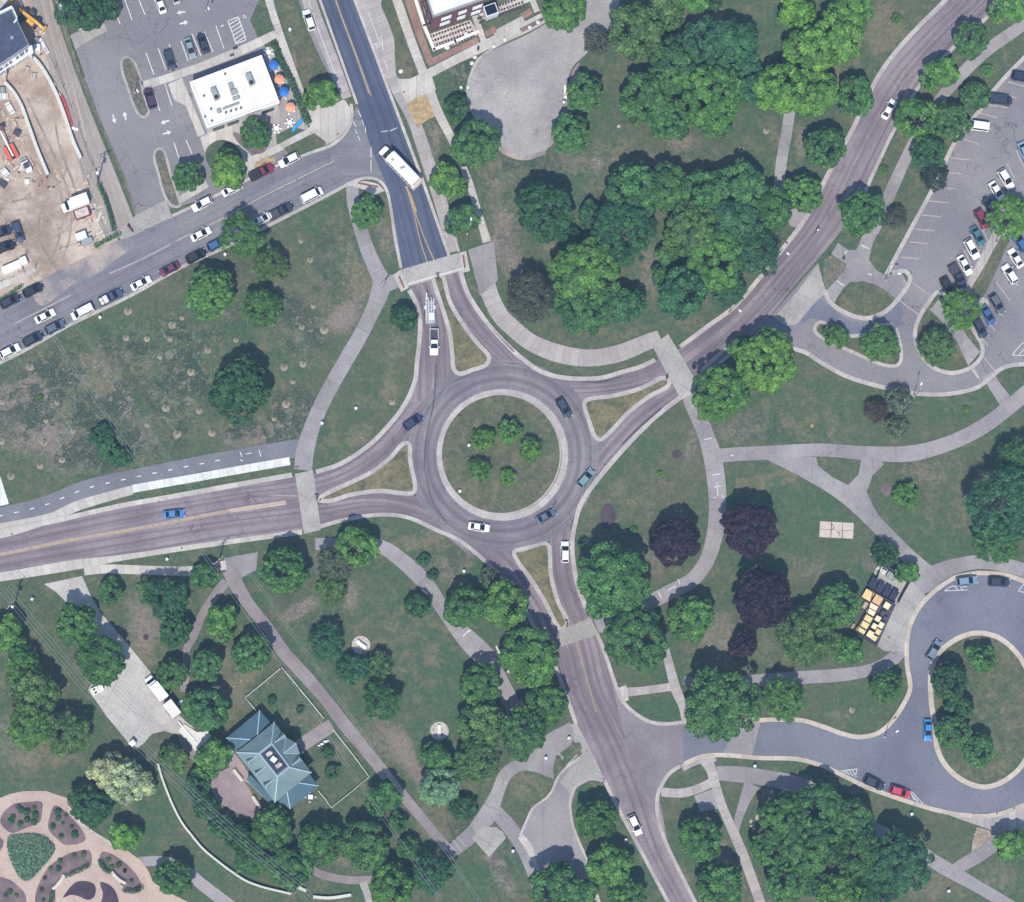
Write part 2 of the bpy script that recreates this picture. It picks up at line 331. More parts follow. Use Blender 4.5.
def ribbon2(name,Lp,Rp,mat,lvl,z=None,smooth=True,kind='structure',across=1):
    a=cr(Lp) if smooth else Lp; b=cr(Rp) if smooth else Rp
    def res(p,n):
        p=np.array(p,float); d=np.r_[0,np.cumsum(np.linalg.norm(np.diff(p,axis=0),axis=1))]; t=np.linspace(0,d[-1],n)
        return np.c_[np.interp(t,d,p[:,0]),np.interp(t,d,p[:,1])],d[-1]
    n=max(len(a),len(b)); a,la=res(a,n); b,lb=res(b,n); v=[];f=[];u=[]; zz=zl(lvl) if z is None else z
    acc=0; prev=None
    for i in range(n):
        m_=(a[i]+b[i])/2
        if prev is not None: acc+=np.linalg.norm(m_-prev)*S
        prev=m_; wd=np.linalg.norm(a[i]-b[i])*S
        for p,s_ in ((a[i],0.5),(b[i],-0.5)): v.append((*G(p)[:2],zz)); u.append((acc,s_*wd))
    for i in range(n-1): f.append((2*i,2*i+1,2*i+3,2*i+2))
    o=mesh(name,v,f,mat); uv=o.data.uv_layers.new(name='UVMap')
    for lp in o.data.loops: uv.data[lp.index].uv=u[lp.vertex_index]
    if kind: o['kind']=kind
    return o
def ribbon(name,pts,w_,mat,lvl,smooth=True,closed=False,kind='structure',z=None):
    """w_ in px; points may carry their own width as third value"""
    P=[(p[0],p[1],(p[2] if len(p)>2 else w_)) for p in pts]
    if smooth: P=cr(P,closed)
    q,nm=offs(P,closed); v=[];f=[];u=[];acc=0; n=len(P); zz=zl(lvl) if z is None else z
    for i in range(n):
        if i: acc+=(q[i]-q[i-1]).length
        h=P[i][2]*S/2
        for s_ in (1,-1): c=q[i]+nm[i]*h*s_; v.append((c.x,c.y,zz)); u.append((acc,h*s_))
    for i in range(n if closed else n-1): j=(i+1)%n; f.append((2*i,2*i+1,2*j+1,2*j))
    o=mesh(name,v,f,mat); uv=o.data.uv_layers.new(name='UVMap')
    for lp in o.data.loops: uv.data[lp.index].uv=u[lp.vertex_index]
    if kind: o['kind']=kind
    return o
def kerb(pts,mat=None,w_=4.2,lvl=9,closed=False,side=1,h=0.17,smooth=True):
    """gutter band plus a raised kerb on its 'side' (1 = left of the direction of travel)"""
    mat=mat or M_KERB
    ribbon('gutter',pts,w_,mat,lvl,smooth,closed)
    P=cr(pts,closed) if smooth else pts; q,nm=offs(P,closed); v=[];f=[];n=len(P);u=[];acc=0
    for i in range(n):
        if i: acc+=(q[i]-q[i-1]).length
        o0=(w_*S/2-0.30)*side; o1=(w_*S/2)*side
        a=q[i]+nm[i]*max(o0,o1); b=q[i]+nm[i]*min(o0,o1)
        v+=[(a.x,a.y,0),(a.x,a.y,h),(b.x,b.y,h),(b.x,b.y,0)]; u+=[(acc,0)]*4
    for i in range(n if closed else n-1):
        j=(i+1)%n
        for k in range(3): f.append((4*i+k,4*i+k+1,4*j+k+1,4*j+k))
    if not closed: f+=[(3,2,1,0),(4*n-4,4*n-3,4*n-2,4*n-1)]
    o=mesh('kerb',v,f,mat); uv=o.data.uv_layers.new(name='UVMap')
    for lp in o.data.loops: uv.data[lp.index].uv=u[lp.vertex_index]
    o['kind']='structure'; return o
def island(outline,gmat,kmat=None,w_=4.5,h=0.17,grass_in=2.0,top=True):
    """raised traffic island: kerb ring and planted top"""
    P=cr(outline,True); a=sum(P[i][0]*P[(i+1)%len(P)][1]-P[(i+1)%len(P)][0]*P[i][1] for i in range(len(P)))
    side=1 if a<0 else -1
    kerb(outline,kmat,w_,10,True,side,h)
    q,nm=offs(P,True)
    if top: sheet('island_grass',[((q[i].x-nm[i].x*-side*(w_*S/2-.25))/S+512,451-(q[i].y-nm[i].y*-side*(w_*S/2-.25))/S) for i in range(len(P))],gmat,0,False,z=h-0.02)
def dashes(name,pts,w_,on,off,mat,lvl,start=0):
    zz=zl(lvl); P=np.array(cr(pts,False,1.0)); d=np.r_[0,np.cumsum(np.linalg.norm(np.diff(P,axis=0),axis=1))]; t=start; v=[];f=[]
    while t<d[-1]-on:
        a=np.array([np.interp(t,d,P[:,0]),np.interp(t,d,P[:,1])]); b=np.array([np.interp(t+on,d,P[:,0]),np.interp(t+on,d,P[:,1])])
        n=np.array([-(b-a)[1],(b-a)[0]])/np.linalg.norm(b-a)*w_/2; k=len(v)
        for q in (a+n,a-n,b-n,b+n): v.append((*G(q)[:2],zz))
        f.append((k,k+1,k+2,k+3)); t+=on+off
    o=mesh(name,v,f,mat); o['kind']='structure'; return o
def strokes(name,segs,w_,mat,lvl):
    v=[];f=[]; zz=zl(lvl)
    for (x0,y0,x1,y1) in segs:
        a=np.array((x0,y0),float);b=np.array((x1,y1),float); n=np.array([-(b-a)[1],(b-a)[0]])/(np.linalg.norm(b-a)+1e-9)*w_/2; k=len(v)
        for q in (a+n,a-n,b-n,b+n): v.append((*G(q)[:2],zz))
        f.append((k,k+1,k+2,k+3))
    o=mesh(name,v,f,mat); o['kind']='structure'; return o
# ---------------------------------------------------------------- ground sheet with worn and bare areas
def make_ground():
    xs=np.r_[-3000,-900,-350,-180,np.arange(-125,125.1,0.6),180,350,900,3000]; ys=np.r_[-3000,-900,-350,-180,np.arange(-112,112.1,0.6),180,350,900,3000]
    X,Y=np.meshgrid(xs,ys); nx,ny=len(xs),len(ys)
    PX=X/S+512; PY=451-Y/S; rng=np.random.default_rng(3)
    # R dry, G lush, B bare earth : (px,py,rx,ry,angle,channel,amount)
    B=[(30,410,45,60,0,2,.42),(100,380,40,35,0,0,.5),(70,455,40,30,0,2,.30),(140,430,12,45,35,2,.35),(112,385,10,45,35,2,.2),(160,480,40,8,0,0,.4),
     (320,300,35,45,20,0,.4),(345,315,22,16,30,2,.55),(310,325,30,10,10,2,.3),(352,262,9,50,15,0,.45),(260,435,45,12,12,2,.5),(295,412,18,14,40,2,.3),(200,380,60,30,0,0,.30),
     (230,300,60,40,0,2,.05),(180,340,60,40,0,1,.25),(130,330,40,20,0,1,.35),(90,470,25,25,0,1,.35),(370,380,35,35,0,1,.3),(395,345,20,20,0,2,.25),(390,395,20,20,0,0,.4),(350,440,25,14,20,0,.45),
     (385,235,12,28,10,2,.35),(490,200,20,60,0,0,.25),(500,170,30,20,0,2,.25),(505,240,20,45,10,2,.5),(580,165,40,14,0,2,.3),(610,160,35,20,0,0,.35),(560,240,25,30,0,2,.35),(650,160,40,12,0,2,.2),
     (705,18,22,22,0,2,.6),(780,130,18,35,0,0,.2),(680,140,25,12,0,2,.45),(750,125,60,25,0,1,.25),(880,30,30,40,30,0,.45),(840,70,20,20,0,0,.3),(800,145,8,20,0,2,.5),(878,18,26,20,0,2,.15),
     (650,270,20,35,0,2,.4),(600,330,60,8,0,0,.3),(560,330,35,12,0,1,.15),(740,300,25,12,-40,2,.4),(690,325,30,10,-35,0,.4),
     (905,120,20,40,40,2,.2),(930,90,30,20,40,0,.25),(890,215,12,40,25,2,.25),(835,270,10,14,0,2,.45),(895,260,14,14,0,1,.2),(865,313,22,6,0,2,.4),
     (740,430,28,20,0,2,.35),(810,425,45,20,0,0,.30),(850,400,40,15,20,1,.35),(935,410,50,20,0,1,.3),(930,470,30,14,-20,0,.5),(940,480,40,25,-20,2,.15),(900,500,25,30,20,1,.5),(960,545,50,25,0,1,.55),(960,520,25,25,0,2,.20),(1000,400,15,10,0,1,.6),
     (770,480,40,14,15,0,.4),(800,520,50,40,0,1,.6),(840,560,30,20,0,1,.3),(745,570,30,40,0,1,.4),(830,500,30,20,30,1,.5),(810,570,25,15,0,2,.28),(870,560,10,12,0,2,.6),(720,640,28,28,0,2,.4),(765,650,20,20,0,2,.25),(650,560,20,30,0,2,.3),(660,675,25,18,0,1,.9),(660,710,30,15,0,1,1.),
     (640,450,35,30,40,1,.3),(620,500,25,30,0,0,.25),(660,490,18,25,0,2,.15),(690,450,8,25,-15,2,.35),(850,700,40,22,0,1,.4),(840,715,20,8,0,2,.3),(1000,700,20,60,0,2,.35),(985,725,25,45,0,0,.35),(960,770,30,12,0,1,.2),
     (760,765,60,8,0,1,.5),(850,795,40,14,25,1,.5),(900,820,40,20,30,1,.6),(950,840,35,18,20,1,.4),(855,790,10,6,20,0,.7),(770,800,14,18,20,2,.5),(730,870,12,40,20,2,.5),(690,800,10,25,10,1,.5),(680,890,10,25,0,2,.4),(930,885,35,16,0,0,.45),(1000,880,25,20,0,2,.3),(940,890,30,10,0,2,.2),
     (420,540,35,12,20,0,.4),(460,560,30,16,30,0,.4),(445,570,10,20,30,2,.3),(410,640,55,45,0,0,.22),(440,680,45,45,0,1,.25),(380,620,30,60,20,1,.25),(350,595,10,18,0,2,.5),(300,610,25,10,30,2,.6),(320,560,14,20,0,2,.3),
     (390,740,20,45,30,2,.35),(410,765,12,40,30,2,.45),(360,730,10,30,40,0,.4),(440,820,20,20,0,0,.5),(500,870,10,40,30,2,.5),(510,855,14,40,30,1,.4),(475,880,18,35,0,1,.7),(525,785,22,16,0,0,.5),(525,765,16,8,0,2,.4),(535,860,12,40,0,0,.3),
     (70,600,28,20,0,1,.6),(145,620,22,30,0,2,.5),(150,570,60,5,0,0,.3),(130,650,15,25,20,0,.4),(160,655,20,20,0,0,.3),(240,670,25,20,0,0,.5),(230,700,15,25,0,0,.5),(220,650,12,25,0,2,.3),(255,700,35,25,20,1,.1),(340,745,14,20,0,2,.3),(330,680,20,60,38,1,.3),(360,770,25,35,0,1,.2),
     (10,740,45,35,0,2,.30),(40,760,40,14,0,0,.35),(20,680,25,50,0,0,.2),(55,690,14,30,0,2,.25),(90,720,20,40,0,1,.6),(150,800,40,35,0,1,.6),(60,775,40,15,0,1,.4),(230,870,60,25,40,1,.6),(180,750,14,10,0,1,1.),(350,890,45,10,0,1,.4),(130,800,20,25,0,0,.3),(5,600,30,30,0,1,.2),(230,800,40,18,45,2,.3),(345,855,20,15,0,2,.4),
     (300,720,30,20,0,2,.25),(330,750,25,25,0,1,.3),(395,30,10,45,-10,2,.25),(430,130,10,25,-20,2,.25),(432,150,8,30,-15,2,.4),(480,80,20,20,0,0,.25),(290,40,14,50,-18,1,.3),(295,60,8,25,-18,2,.4),(350,150,10,10,0,0,.3),
     (540,640,20,30,0,2,.2),(500,740,10,20,0,2,.2),(405,30,12,20,0,1,.2),(370,285,15,20,20,0,.4)]
    C=np.zeros((ny,nx,4),np.float32); SC=[(60,400,75,55,0,3,.8),(110,450,60,25,0,3,.7),(180,390,50,45,0,3,.75),(160,340,60,25,0,3,.7),(290,410,30,25,0,3,.6),(300,325,35,35,0,3,.6),(260,430,50,16,0,3,.8),(335,260,25,40,0,3,.5),(230,290,60,40,0,3,.35),(460,60,20,20,0,3,.5),(470,85,20,18,0,3,.6),(505,210,30,70,0,3,.3),(560,170,60,25,0,3,.4),(395,40,12,35,0,3,.6),(430,130,10,25,0,3,.5),(300,600,20,60,35,3,.35),(445,560,30,15,20,3,.5),(465,825,20,15,0,3,.5),(770,805,14,18,0,3,.7),(930,470,40,20,0,3,.35),(985,841,8,14,0,3,.9),(760,430,50,16,0,3,.3),(500,870,14,40,0,3,.4),(235,660,20,30,0,3,.3),(870,560,12,12,0,3,.4)]
    B+=SC
    wob=np.zeros_like(X)
    for k in range(10):
        a=rng.uniform(0,6.28); fr=rng.uniform(.05,.35); wob+=np.sin((PX*math.cos(a)+PY*math.sin(a))*fr+rng.uniform(0,6.28))*0.12
    for (px,py,rx,ry,a,ch,am) in B:
        t=R(-a); dx=PX-px; dy=PY-py; u=(dx*math.cos(t)+dy*math.sin(t))/rx; v_=(-dx*math.sin(t)+dy*math.cos(t))/ry
        d=np.sqrt(u*u+v_*v_)+wob*0.35; f=np.clip(1.35-d,0,1); f=f*f*(3-2*f); C[...,ch]+=am*f
    C=np.clip(C,0,1.3)
    v=np.stack([X,Y,np.zeros_like(X)],-1).reshape(-1,3); idx=np.arange(nx*ny).reshape(ny,nx)
    q=np.stack([idx[:-1,:-1],idx[:-1,1:],idx[1:,1:],idx[1:,:-1]],-1).reshape(-1,4)
    me=bpy.data.meshes.new('ground'); me.vertices.add(len(v)); me.vertices.foreach_set('co',v.astype(np.float32).ravel())
    me.loops.add(q.size); me.loops.foreach_set('vertex_index',q.astype(np.int32).ravel()); me.polygons.add(len(q)); me.polygons.foreach_set('loop_start',np.arange(0,q.size,4,dtype=np.int32))
    me.update(calc_edges=True)
    at=me.color_attributes.new('wear','FLOAT_COLOR','POINT'); at.data.foreach_set('color',C.reshape(-1))
    o=link('ground',me,M_GR); o['kind']='structure'
make_ground()

# ---------------------------------------------------------------- construction ground, alley, lots
sheet('dirt_ground',[(-60,-60),(50,-60),(52,0),(60,30),(72,80),(96,165),(118,232),(118,250),(70,266),(38,282),(0,300),(-60,330)],M_DIRT,1)
ribbon('alley',[(32,-60,20),(42,0,20),(56,50,22),(72,100,26),(90,150,30),(106,195,34),(122,236,34)],20,M_ALLEY,2)
for k_ in ([(20,100),(34,130),(50,165),(62,200),(60,235),(50,262)],[(27,98),(42,130),(58,165),(70,200),(70,235),(62,262)],[(60,150),(72,180),(78,205),(66,230),(40,240),(10,225)],[(44,70),(52,100),(58,140),(66,170),(50,190),(20,200),(-5,205)],[(50,195),(40,215),(40,245),(52,268)]): ribbon('tyre_rut',k_,2.2,M_RUT,3)
ribbon('tyre_rut',[(50,0),(62,50),(75,95),(86,140)],1.0,M_DIRT,3); ribbon('tyre_rut',[(42,0),(52,40),(66,85),(78,125)],1.0,M_DIRT,3)
sheet('parking_lot',[(69,36),(80,30),(104,22),(122,-70),(280,-70),(268,-10),(258,2),(250,20),(260,42),(280,60),(300,150),(255,176),(215,196),(166,210),(136,218),(124,180),(106,136),(88,86)],M_LOT,2)
sheet('slab',[(69,36),(77,32),(81,46),(75,50)],M_WALKP,3)
sheet('slab',[(76,33),(103,20),(107,31),(81,45)],M_SLAB,4)
ribbon('grass_strip',[(61,20,4),(67,36,5),(76,58,5),(86,88,4),(98,118,3),(112,150,3),(126,184,3),(134,212,3)],4,M_BEDG,4)
sheet('driveway_apron',[(118,232),(136,215),(166,200),(172,217),(138,236),(122,246)],M_SLAB,5)
# restaurant surroundings
ribbon('pavement',[(143,86,9),(165,79,8),(200,67,8),(240,51,9),(260,42,9),(275,34,8)],8,M_WALK,4,False)
sheet('pavement',[(168,84),(182,78),(196,112),(205,134),(198,137),(186,106),(174,100)],M_WALK,4)
sheet('patio_paving',[(262,48),(278,46),(310,128),(300,140),(262,152),(212,142),(207,134),(240,120),(278,104)],M_WALKP,4)
sheet('pavement',[(200,137),(232,126),(236,140),(246,150),(255,160),(256,168),(248,176),(244,164),(226,162),(214,160),(207,156),(204,150)],M_WALK,5)
ribbon('pavement',[(268,-6,8),(271,8,8),(278,30,8),(288,60,9),(300,92,8),(309,120,9),(314,134,8)],9,M_WALK,8)
ribbon('pavement',[(252,160,7),(275,150,7),(298,138,7),(316,130,8)],7,M_WALK,6,False)
sheet('corner_pavement',[(300,95),(318,100),(345,100),(350,108),(351,120),(344,132),(335,141),(326,145),(314,134),(308,120)],M_WALK,5)
sheet('lawn_patch',[(253,13),(256,9),(267,7),(271,20),(275,30),(261,36),(257,28)],M_GLUSH,9)
sheet('lawn_patch',[(279,2),(292,1),(300,18),(306,40),(314,62),(322,82),(336,96),(343,99),(331,105),(318,104),(308,92),(300,70),(291,42),(283,20)],M_GISL,7,True)
sheet('lawn_patch',[(284,148),(314,133),(327,143),(318,146),(300,150),(290,156)],M_GISL,8)
sheet('lawn_patch',[(276,135),(292,127),(305,130),(277,145)],M_GLUSH,8)
sheet('planting_bed',[(233,132),(246,136),(262,132),(268,124),(270,140),(264,152),(254,154),(244,148),(236,140)],M_MULCH,8,True)
sheet('lawn_patch',[(206,150),(214,142),(224,140),(236,146),(243,158),(240,170),(216,172),(207,162)],M_GLUSH,8,True)
sheet('mulch_bed',[(254,166),(262,158),(276,157),(274,164),(258,170)],M_STRAW,8)
# parking islands
for ol in ([(122,60),(128,57),(134,62),(140,76),(143,92),(149,112),(146,117),(140,116),(134,106),(127,86),(122,70)],[(156,150),(162,149),(166,156),(170,172),(176,190),(180,206),(172,206),(164,194),(158,172),(154,158)]):
    island(ol,M_BEDG,M_WALKP,2.6)
# street bays and west street
sheet('street_asphalt',[(-60,336),(0,306),(38,286),(86,258),(124,240),(170,218),(215,197),(255,177),(300,159),(320,151),(338,142),(349,128),(352,112),(358,105),(380,100),(405,150),(412,230),(402,270),(396,240),(391,205),(387,190),(378,181),(365,178),(350,183),(330,194),(270,225),(224,248),(186,265),(128,297),(70,325),(18,354),(0,363),(-60,392)],M_ROADG,6)
ribbon2('street_lanes',[(-60,338),(0,308),(86,262),(170,220),(255,180),(335,146)],[(-60,388),(0,359),(70,322),(128,294),(224,245),(345,182)],M_ROADG,7)
sheet('dusty_apron',[(34,286),(60,270),(86,257),(110,244),(130,238),(134,246),(118,258),(100,272),(74,284),(58,296),(42,306),(34,298)],M_DUST,9,True)
ribbon('bike_lane',[(296,-60,14),(309,0,14),(322,35,13),(334,65,12),(347,98,10)],12,M_WALKP,6)
ribbon('parking_bay',[(288,-40,12),(306,0,14),(316,30,14),(328,62,10),(340,88,5)],14,M_LOT,5)
strokes('lane_line',[(304,-20,311,10),(311,10,338,82)],0.6,M_WP,10)
ribbon('gutter_line',[(313,-20,2.5),(320,0,2.5),(357,104,2.5)],2.5,M_WALK,10,False)
# north road (new blue asphalt) and its pale right-hand lane
ribbon('cycle_lane',[(350,-60,26),(370,0,26),(386,45,24),(402,90,20),(413,118,13),(424,150,13),(440,200,13),(454,252,12)],13,M_WALKP,7)
ribbon('gutter_line',[(354,-2,3),(421,176,3),(449,256,3)],3,M_WALK,10,False)
ribbon2('north_road',[(300,-60),(320,0),(357,105),(372,150),(386,185),(396,230),(403,270)],[(334,-60),(354,0),(388,90),(421,176),(434,215),(448,256),(450,262)],M_ROADB,9)
strokes('lane_line',[(368,12,381,46),(384,60,388,70)],0.6,M_WP,11)
for a in ([(326,-30),(340,12),(356,54),(371,96)],[(322,-40),(338,8),(355,54),(369,94)]): ribbon('yellow_line',a,0.9,M_YP,12)
ribbon('yellow_line',[(406,186),(413,210),(420,240),(427,262)],1.1,M_YP,12); ribbon('yellow_line',[(407,190),(416,215),(425,240),(434,260)],1.1,M_YP,12); ribbon('yellow_line',[(406,186),(412,200),(416,212)],2.2,M_YP,11)
strokes('crosswalk_line',[(353,121,356,127),(358,110,361,117),(362,120,364,126),(365,127,366,133),(355,129,357,134),(358,136,360,141),(371,147,371,158),(371,160,371,172),(381,132,388,131),(390,131,397,128)],0.7,M_WP,12)
for seg in ([(14,324),(40,311),(71,295)],[(109,274),(140,260),(170,245)],[(176,241),(220,220),(258,199),(296,180)],[(298,179),(334,161)]): ribbon('yellow_line',seg,0.9,M_PP,12)
# west street kerbs
kerb([(-60,391),(18,354),(70,325),(128,297),(186,265),(224,248),(270,225),(330,194),(350,183)],None,3.2,10,side=-1)
kerb([(-60,330),(0,302),(28,289)],None,2.4,10,side=1)
kerb([(172,216),(215,196),(255,176),(290,160)],None,3,10,side=1)
kerb([(284,163),(300,157),(316,151),(330,146),(341,138),(349,127),(352,114),(351,104)],None,3,10,side=1)
ribbon('pavement',[(-40,306,7),(0,286,7),(20,277,6),(34,268,7)],7,M_WALK,5,False); ribbon('pavement',[(174,203,7),(190,194,7),(207,184,7)],7,M_WALK,5,False)
# corner ramp west of the north road
sheet('ramp',[(344,187),(356,182),(366,181),(378,184),(385,191),(374,195),(364,190),(352,186)],M_WALK,11)
strokes('tactile_strip',[(358,183,378,187)],1.8,M_RED,12)
kerb([(350,183),(358,180),(366,178),(378,180),(386,189),(390,204),(395,238),(401,268)],None,3,10,side=1)
kerb([(428,152),(436,180),(444,205),(452,232),(459,252)],None,1.5,11,side=-1)
# planting and lawns between the north road and the brick building
sheet('lawn_patch',[(381,2),(392,-4),(405,30),(416,60),(420,72),(412,78),(398,78),(395,60),(394,40),(388,22)],M_GISL,8,True)
ribbon('pavement',[(376,-60,9),(397,0,9),(410,38,9),(426,80,9),(438,112,9),(452,140,8),(462,165,7),(470,185,7),(478,212,7),(484,232,8),(487,242,9)],9,M_WALK,9)
sheet('pavement',[(397,79),(410,79),(420,74),(430,70),(436,90),(428,93),(416,98),(407,104),(402,94)],M_WALK,9)
ribbon('pavement',[(428,74,9),(455,60,9),(480,48,10),(500,38,10),(530,24,9),(560,8,8)],9,M_WALK,9,False)
sheet('pavement',[(492,32),(505,25),(522,16),(525,22),(530,26),(512,36),(500,42)],M_WALK,10)
ribbon('pavement',[(474,14,6),(484,42,6)],6,M_WALK,10,False); ribbon('pavement',[(530,-6,6),(537,12,6)],6,M_WALK,10,False)
sheet('straw_patch',[(407,105),(418,97),(428,92),(433,104),(436,116),(427,120),(417,128),(412,118)],M_STRAW,8)
ribbon('mulch_bed',[(402,-20,8),(412,10,8),(421,38,7),(430,62,7)],7,M_REDM,6,False); ribbon('mulch_bed',[(428,64,7),(452,52,6),(478,40,6)],6,M_REDM,6,False)
ribbon('gravel_bed',[(413,-10,5),(424,26,4),(434,50,4),(455,42,5),(477,32,5)],5,M_GRAVEL,6,False)
sheet('gravel_bed',[(430,34),(470,20),(478,32),(436,50)],M_GRAVEL,5); sheet('gravel_bed',[(478,14),(530,-8),(534,0),(484,19)],M_GRAVEL,5)
sheet('mulch_bed',[(484,32),(494,26),(497,32),(487,37)],M_REDM,10); sheet('mulch_bed',[(520,14),(530,8),(533,14),(524,19)],M_REDM,10)
sheet('mulch_bed',[(519,29),(545,16),(550,22),(524,34)],M_MULCH,10)
# turning yard
yard=[(472,75),(478,62),(490,52),(506,44),(524,36),(548,22),(560,10),(585,-20),(620,-20),(612,25),(598,40),(585,55),(572,68),(566,90),(562,110),(552,130),(548,148),(535,156),(515,154),(500,148),(492,136),(480,125),(471,112),(468,92)]
sheet('gravel_yard',yard,M_YARD,7,True); kerb([(470,112),(467,92),(471,74),(478,60),(492,49),(508,40),(524,33),(548,19),(556,10)],None,2.4,10,side=1)
sheet('dusty_edge',[(548,148),(554,130),(562,112),(567,90),(573,70),(580,62),(572,95),(566,118),(556,140)],M_PATHP,8,True)
ribbon('crumbled_edge',[(492,138,4),(505,152,5),(525,158,5),(545,152,4)],4,M_DUST,8)
# ---------------------------------------------------------------- roundabout
def ring(cx,cy,r,n=72,a0=0,a1=360): return [(cx+r*math.cos(R(a0+(a1-a0)*i/n)),cy+r*math.sin(R(a0+(a1-a0)*i/n))) for i in range(n+(0 if a1-a0==360 else 1))]
ribbon('roundabout_road',ring(503,455,79,48),34,M_CIRC,9,True,True)
ribbon2('approach_road',[(409,288),(417,305),(419,330),(418,360),(414,384),(404,404),(420,430)],[(434,276),(442,304),(450,330),(452,360),(458,378),(470,400),(470,420)],M_ROADP,7)
ribbon2('exit_road',[(442,276),(451,304),(464,326),(488,356),(492,372),(480,395)],[(460,268),(470,294),(490,324),(522,358),(545,374),(575,400)],M_ROADP,7)
ribbon2('northeast_road',[(960,-60),(946,0),(920,26),(894,56),(876,82),(852,130),(828,174),(806,218),(776,258),(736,305),(682,347),(654,361),(622,373),(600,379),(566,379),(540,374),(500,380)],[(1040,-60),(1005,0),(996,8),(954,48),(922,82),(896,126),(870,180),(846,224),(824,252),(796,284),(768,318),(750,337),(720,362),(690,388),(640,400),(590,410),(540,410)],M_ROADP,7)
ribbon2('east_entry_road',[(668,378),(650,388),(630,402),(608,424),(594,440),(575,470)],[(694,390),(678,400),(650,422),(630,442),(600,478),(582,505)],M_ROADP,8)
ribbon2('west_road_north',[(-60,548),(0,534),(54,522),(120,508),(170,499),(230,488),(290,477),(320,472),(345,463),(370,447),(392,424),(410,402)],[(-60,564),(0,550),(60,540),(120,528),(200,514),(260,505),(318,500),(360,484),(385,464),(404,446),(410,440),(440,400)],M_ROADP,7)
ribbon2('west_road_south',[(-60,566),(0,550),(60,540),(120,528),(200,514),(260,505),(318,500),(350,494),(385,492),(415,496),(440,510)],[(-60,590),(0,576),(74,563),(150,552),(220,541),(302,531),(340,521),(376,515),(406,517),(436,530),(475,560)],M_ROADP,8)
ribbon2('south_exit_road',[(436,530),(460,541),(490,566),(508,586),(526,613),(542,644),(556,668)],[(460,500),(485,535),(514,552),(536,584),(550,606),(562,632),(572,655)],M_ROADP,7)
ribbon2('south_entry_road',[(548,530),(551,552),(552,575),(560,600),(570,625),(576,645)],[(573,520),(573,542),(576,574),(582,592),(592,618),(600,645)],M_ROADP,7)
ribbon2('south_road',[(552,625),(560,665),(564,690),(576,722),(590,748),(618,808),(650,868),(668,902),(700,960)],[(592,618),(602,646),(614,684),(630,716),(648,760),(660,800),(670,850),(696,902),(725,960)],M_ROADP,8)
sheet('junction_asphalt',[(612,684),(630,710),(648,721),(683,722),(683,766),(670,772),(659,796),(659,818),(640,790),(625,740)],M_JUNC,9)
# central island: pale apron ring, kerb, grass
ribbon('truck_apron',ring(502.3,455,62.6,60),6.4,M_KERB,11,True,True)
kerb(ring(500.8,454.2,59.5,60),None,1.8,12,True,1,0.19); 
sheet('roundabout_lawn',ring(500.8,454.2,59.2,60),M_GISL,0,False,z=0.165)
for ol,gm in (([(433,277),(438,274),(443,277),(450,302),(464,326),(478,344),(489,357),(486,365),(472,370),(460,374),(454,370),(452,352),(449,330),(441,304)],M_GDRY),
              ([(584,403),(590,399),(612,396),(636,390),(652,383),(662,378),(669,380),(668,386),(650,396),(628,413),(608,434),(600,440),(595,437),(590,424)],M_GDRY),
              ([(318,500),(322,496),(345,485),(370,473),(390,458),(403,444),(409,444),(410,460),(415,486),(413,493),(400,493),(380,491),(350,495),(330,501)],M_GDRY),
              ([(514,552),(524,549),(545,543),(549,546),(551,575),(558,602),(567,622),(562,630),(556,624),(545,602),(530,578),(518,562)],M_GDRY)):
    island(ol,gm,None,4.2)
# outer kerbs of the roundabout and approaches
kerb([(409,290),(416,303),(420,320),(419,345),(417,362),(415,380),(406,402),(390,424),(368,446),(340,464),(316,472)],None,4.4,10,side=-1)
kerb([(460,270),(468,294),(488,324),(508,346),(524,360),(542,372),(566,378),(600,378),(622,372),(640,367),(655,360)],None,4.4,10,side=1)
kerb([(690,392),(678,399),(652,420),(630,442),(612,462),(598,479),(588,492),(580,506),(574,528),(572,545),(575,574),(580,592),(586,608)],None,4.6,10,side=1)
kerb([(-60,548),(0,532),(54,521),(120,506),(170,497),(230,486),(292,475)],M_WALK,5,10,side=1)
ribbon('pavement',[(-60,584,9),(0,577,9),(74,565,10),(120,558,6),(200,546,5),(302,532,5)],8,M_WALK,9)
kerb([(316,528),(340,521),(376,515),(406,517),(436,530),(460,541),(488,564),(508,586),(526,612),(542,642),(554,664),(564,690),(576,724)],None,3.8,10,side=-1)
kerb([(597,634),(603,648),(616,686),(622,700),(632,711),(648,721),(664,724),(684,722)],None,3.6,10,side=1)
kerb([(604,780),(618,808),(650,868),(668,902),(700,960)],None,3.6,10,side=-1)
kerb([(680,766),(669,774),(660,788),(657,800),(658,818),(664,838),(672,856),(690,892),(720,952)],None,3.6,10,side=1)
kerb([(680,347),(708,326),(736,305),(776,257),(806,217),(828,174),(852,130),(876,80),(894,54),(920,25),(945,0),(975,-40)],None,4.4,10,side=1)
kerb([(846,226),(864,194),(872,176),(896,126),(922,82),(954,47),(996,8),(1030,-40)],None,3.6,10,side=-1)
kerb([(697,384),(720,363),(752,337)],None,3,10,side=-1)
M_PPK=paint('faded_pink_paint',(.40,.31,.25))
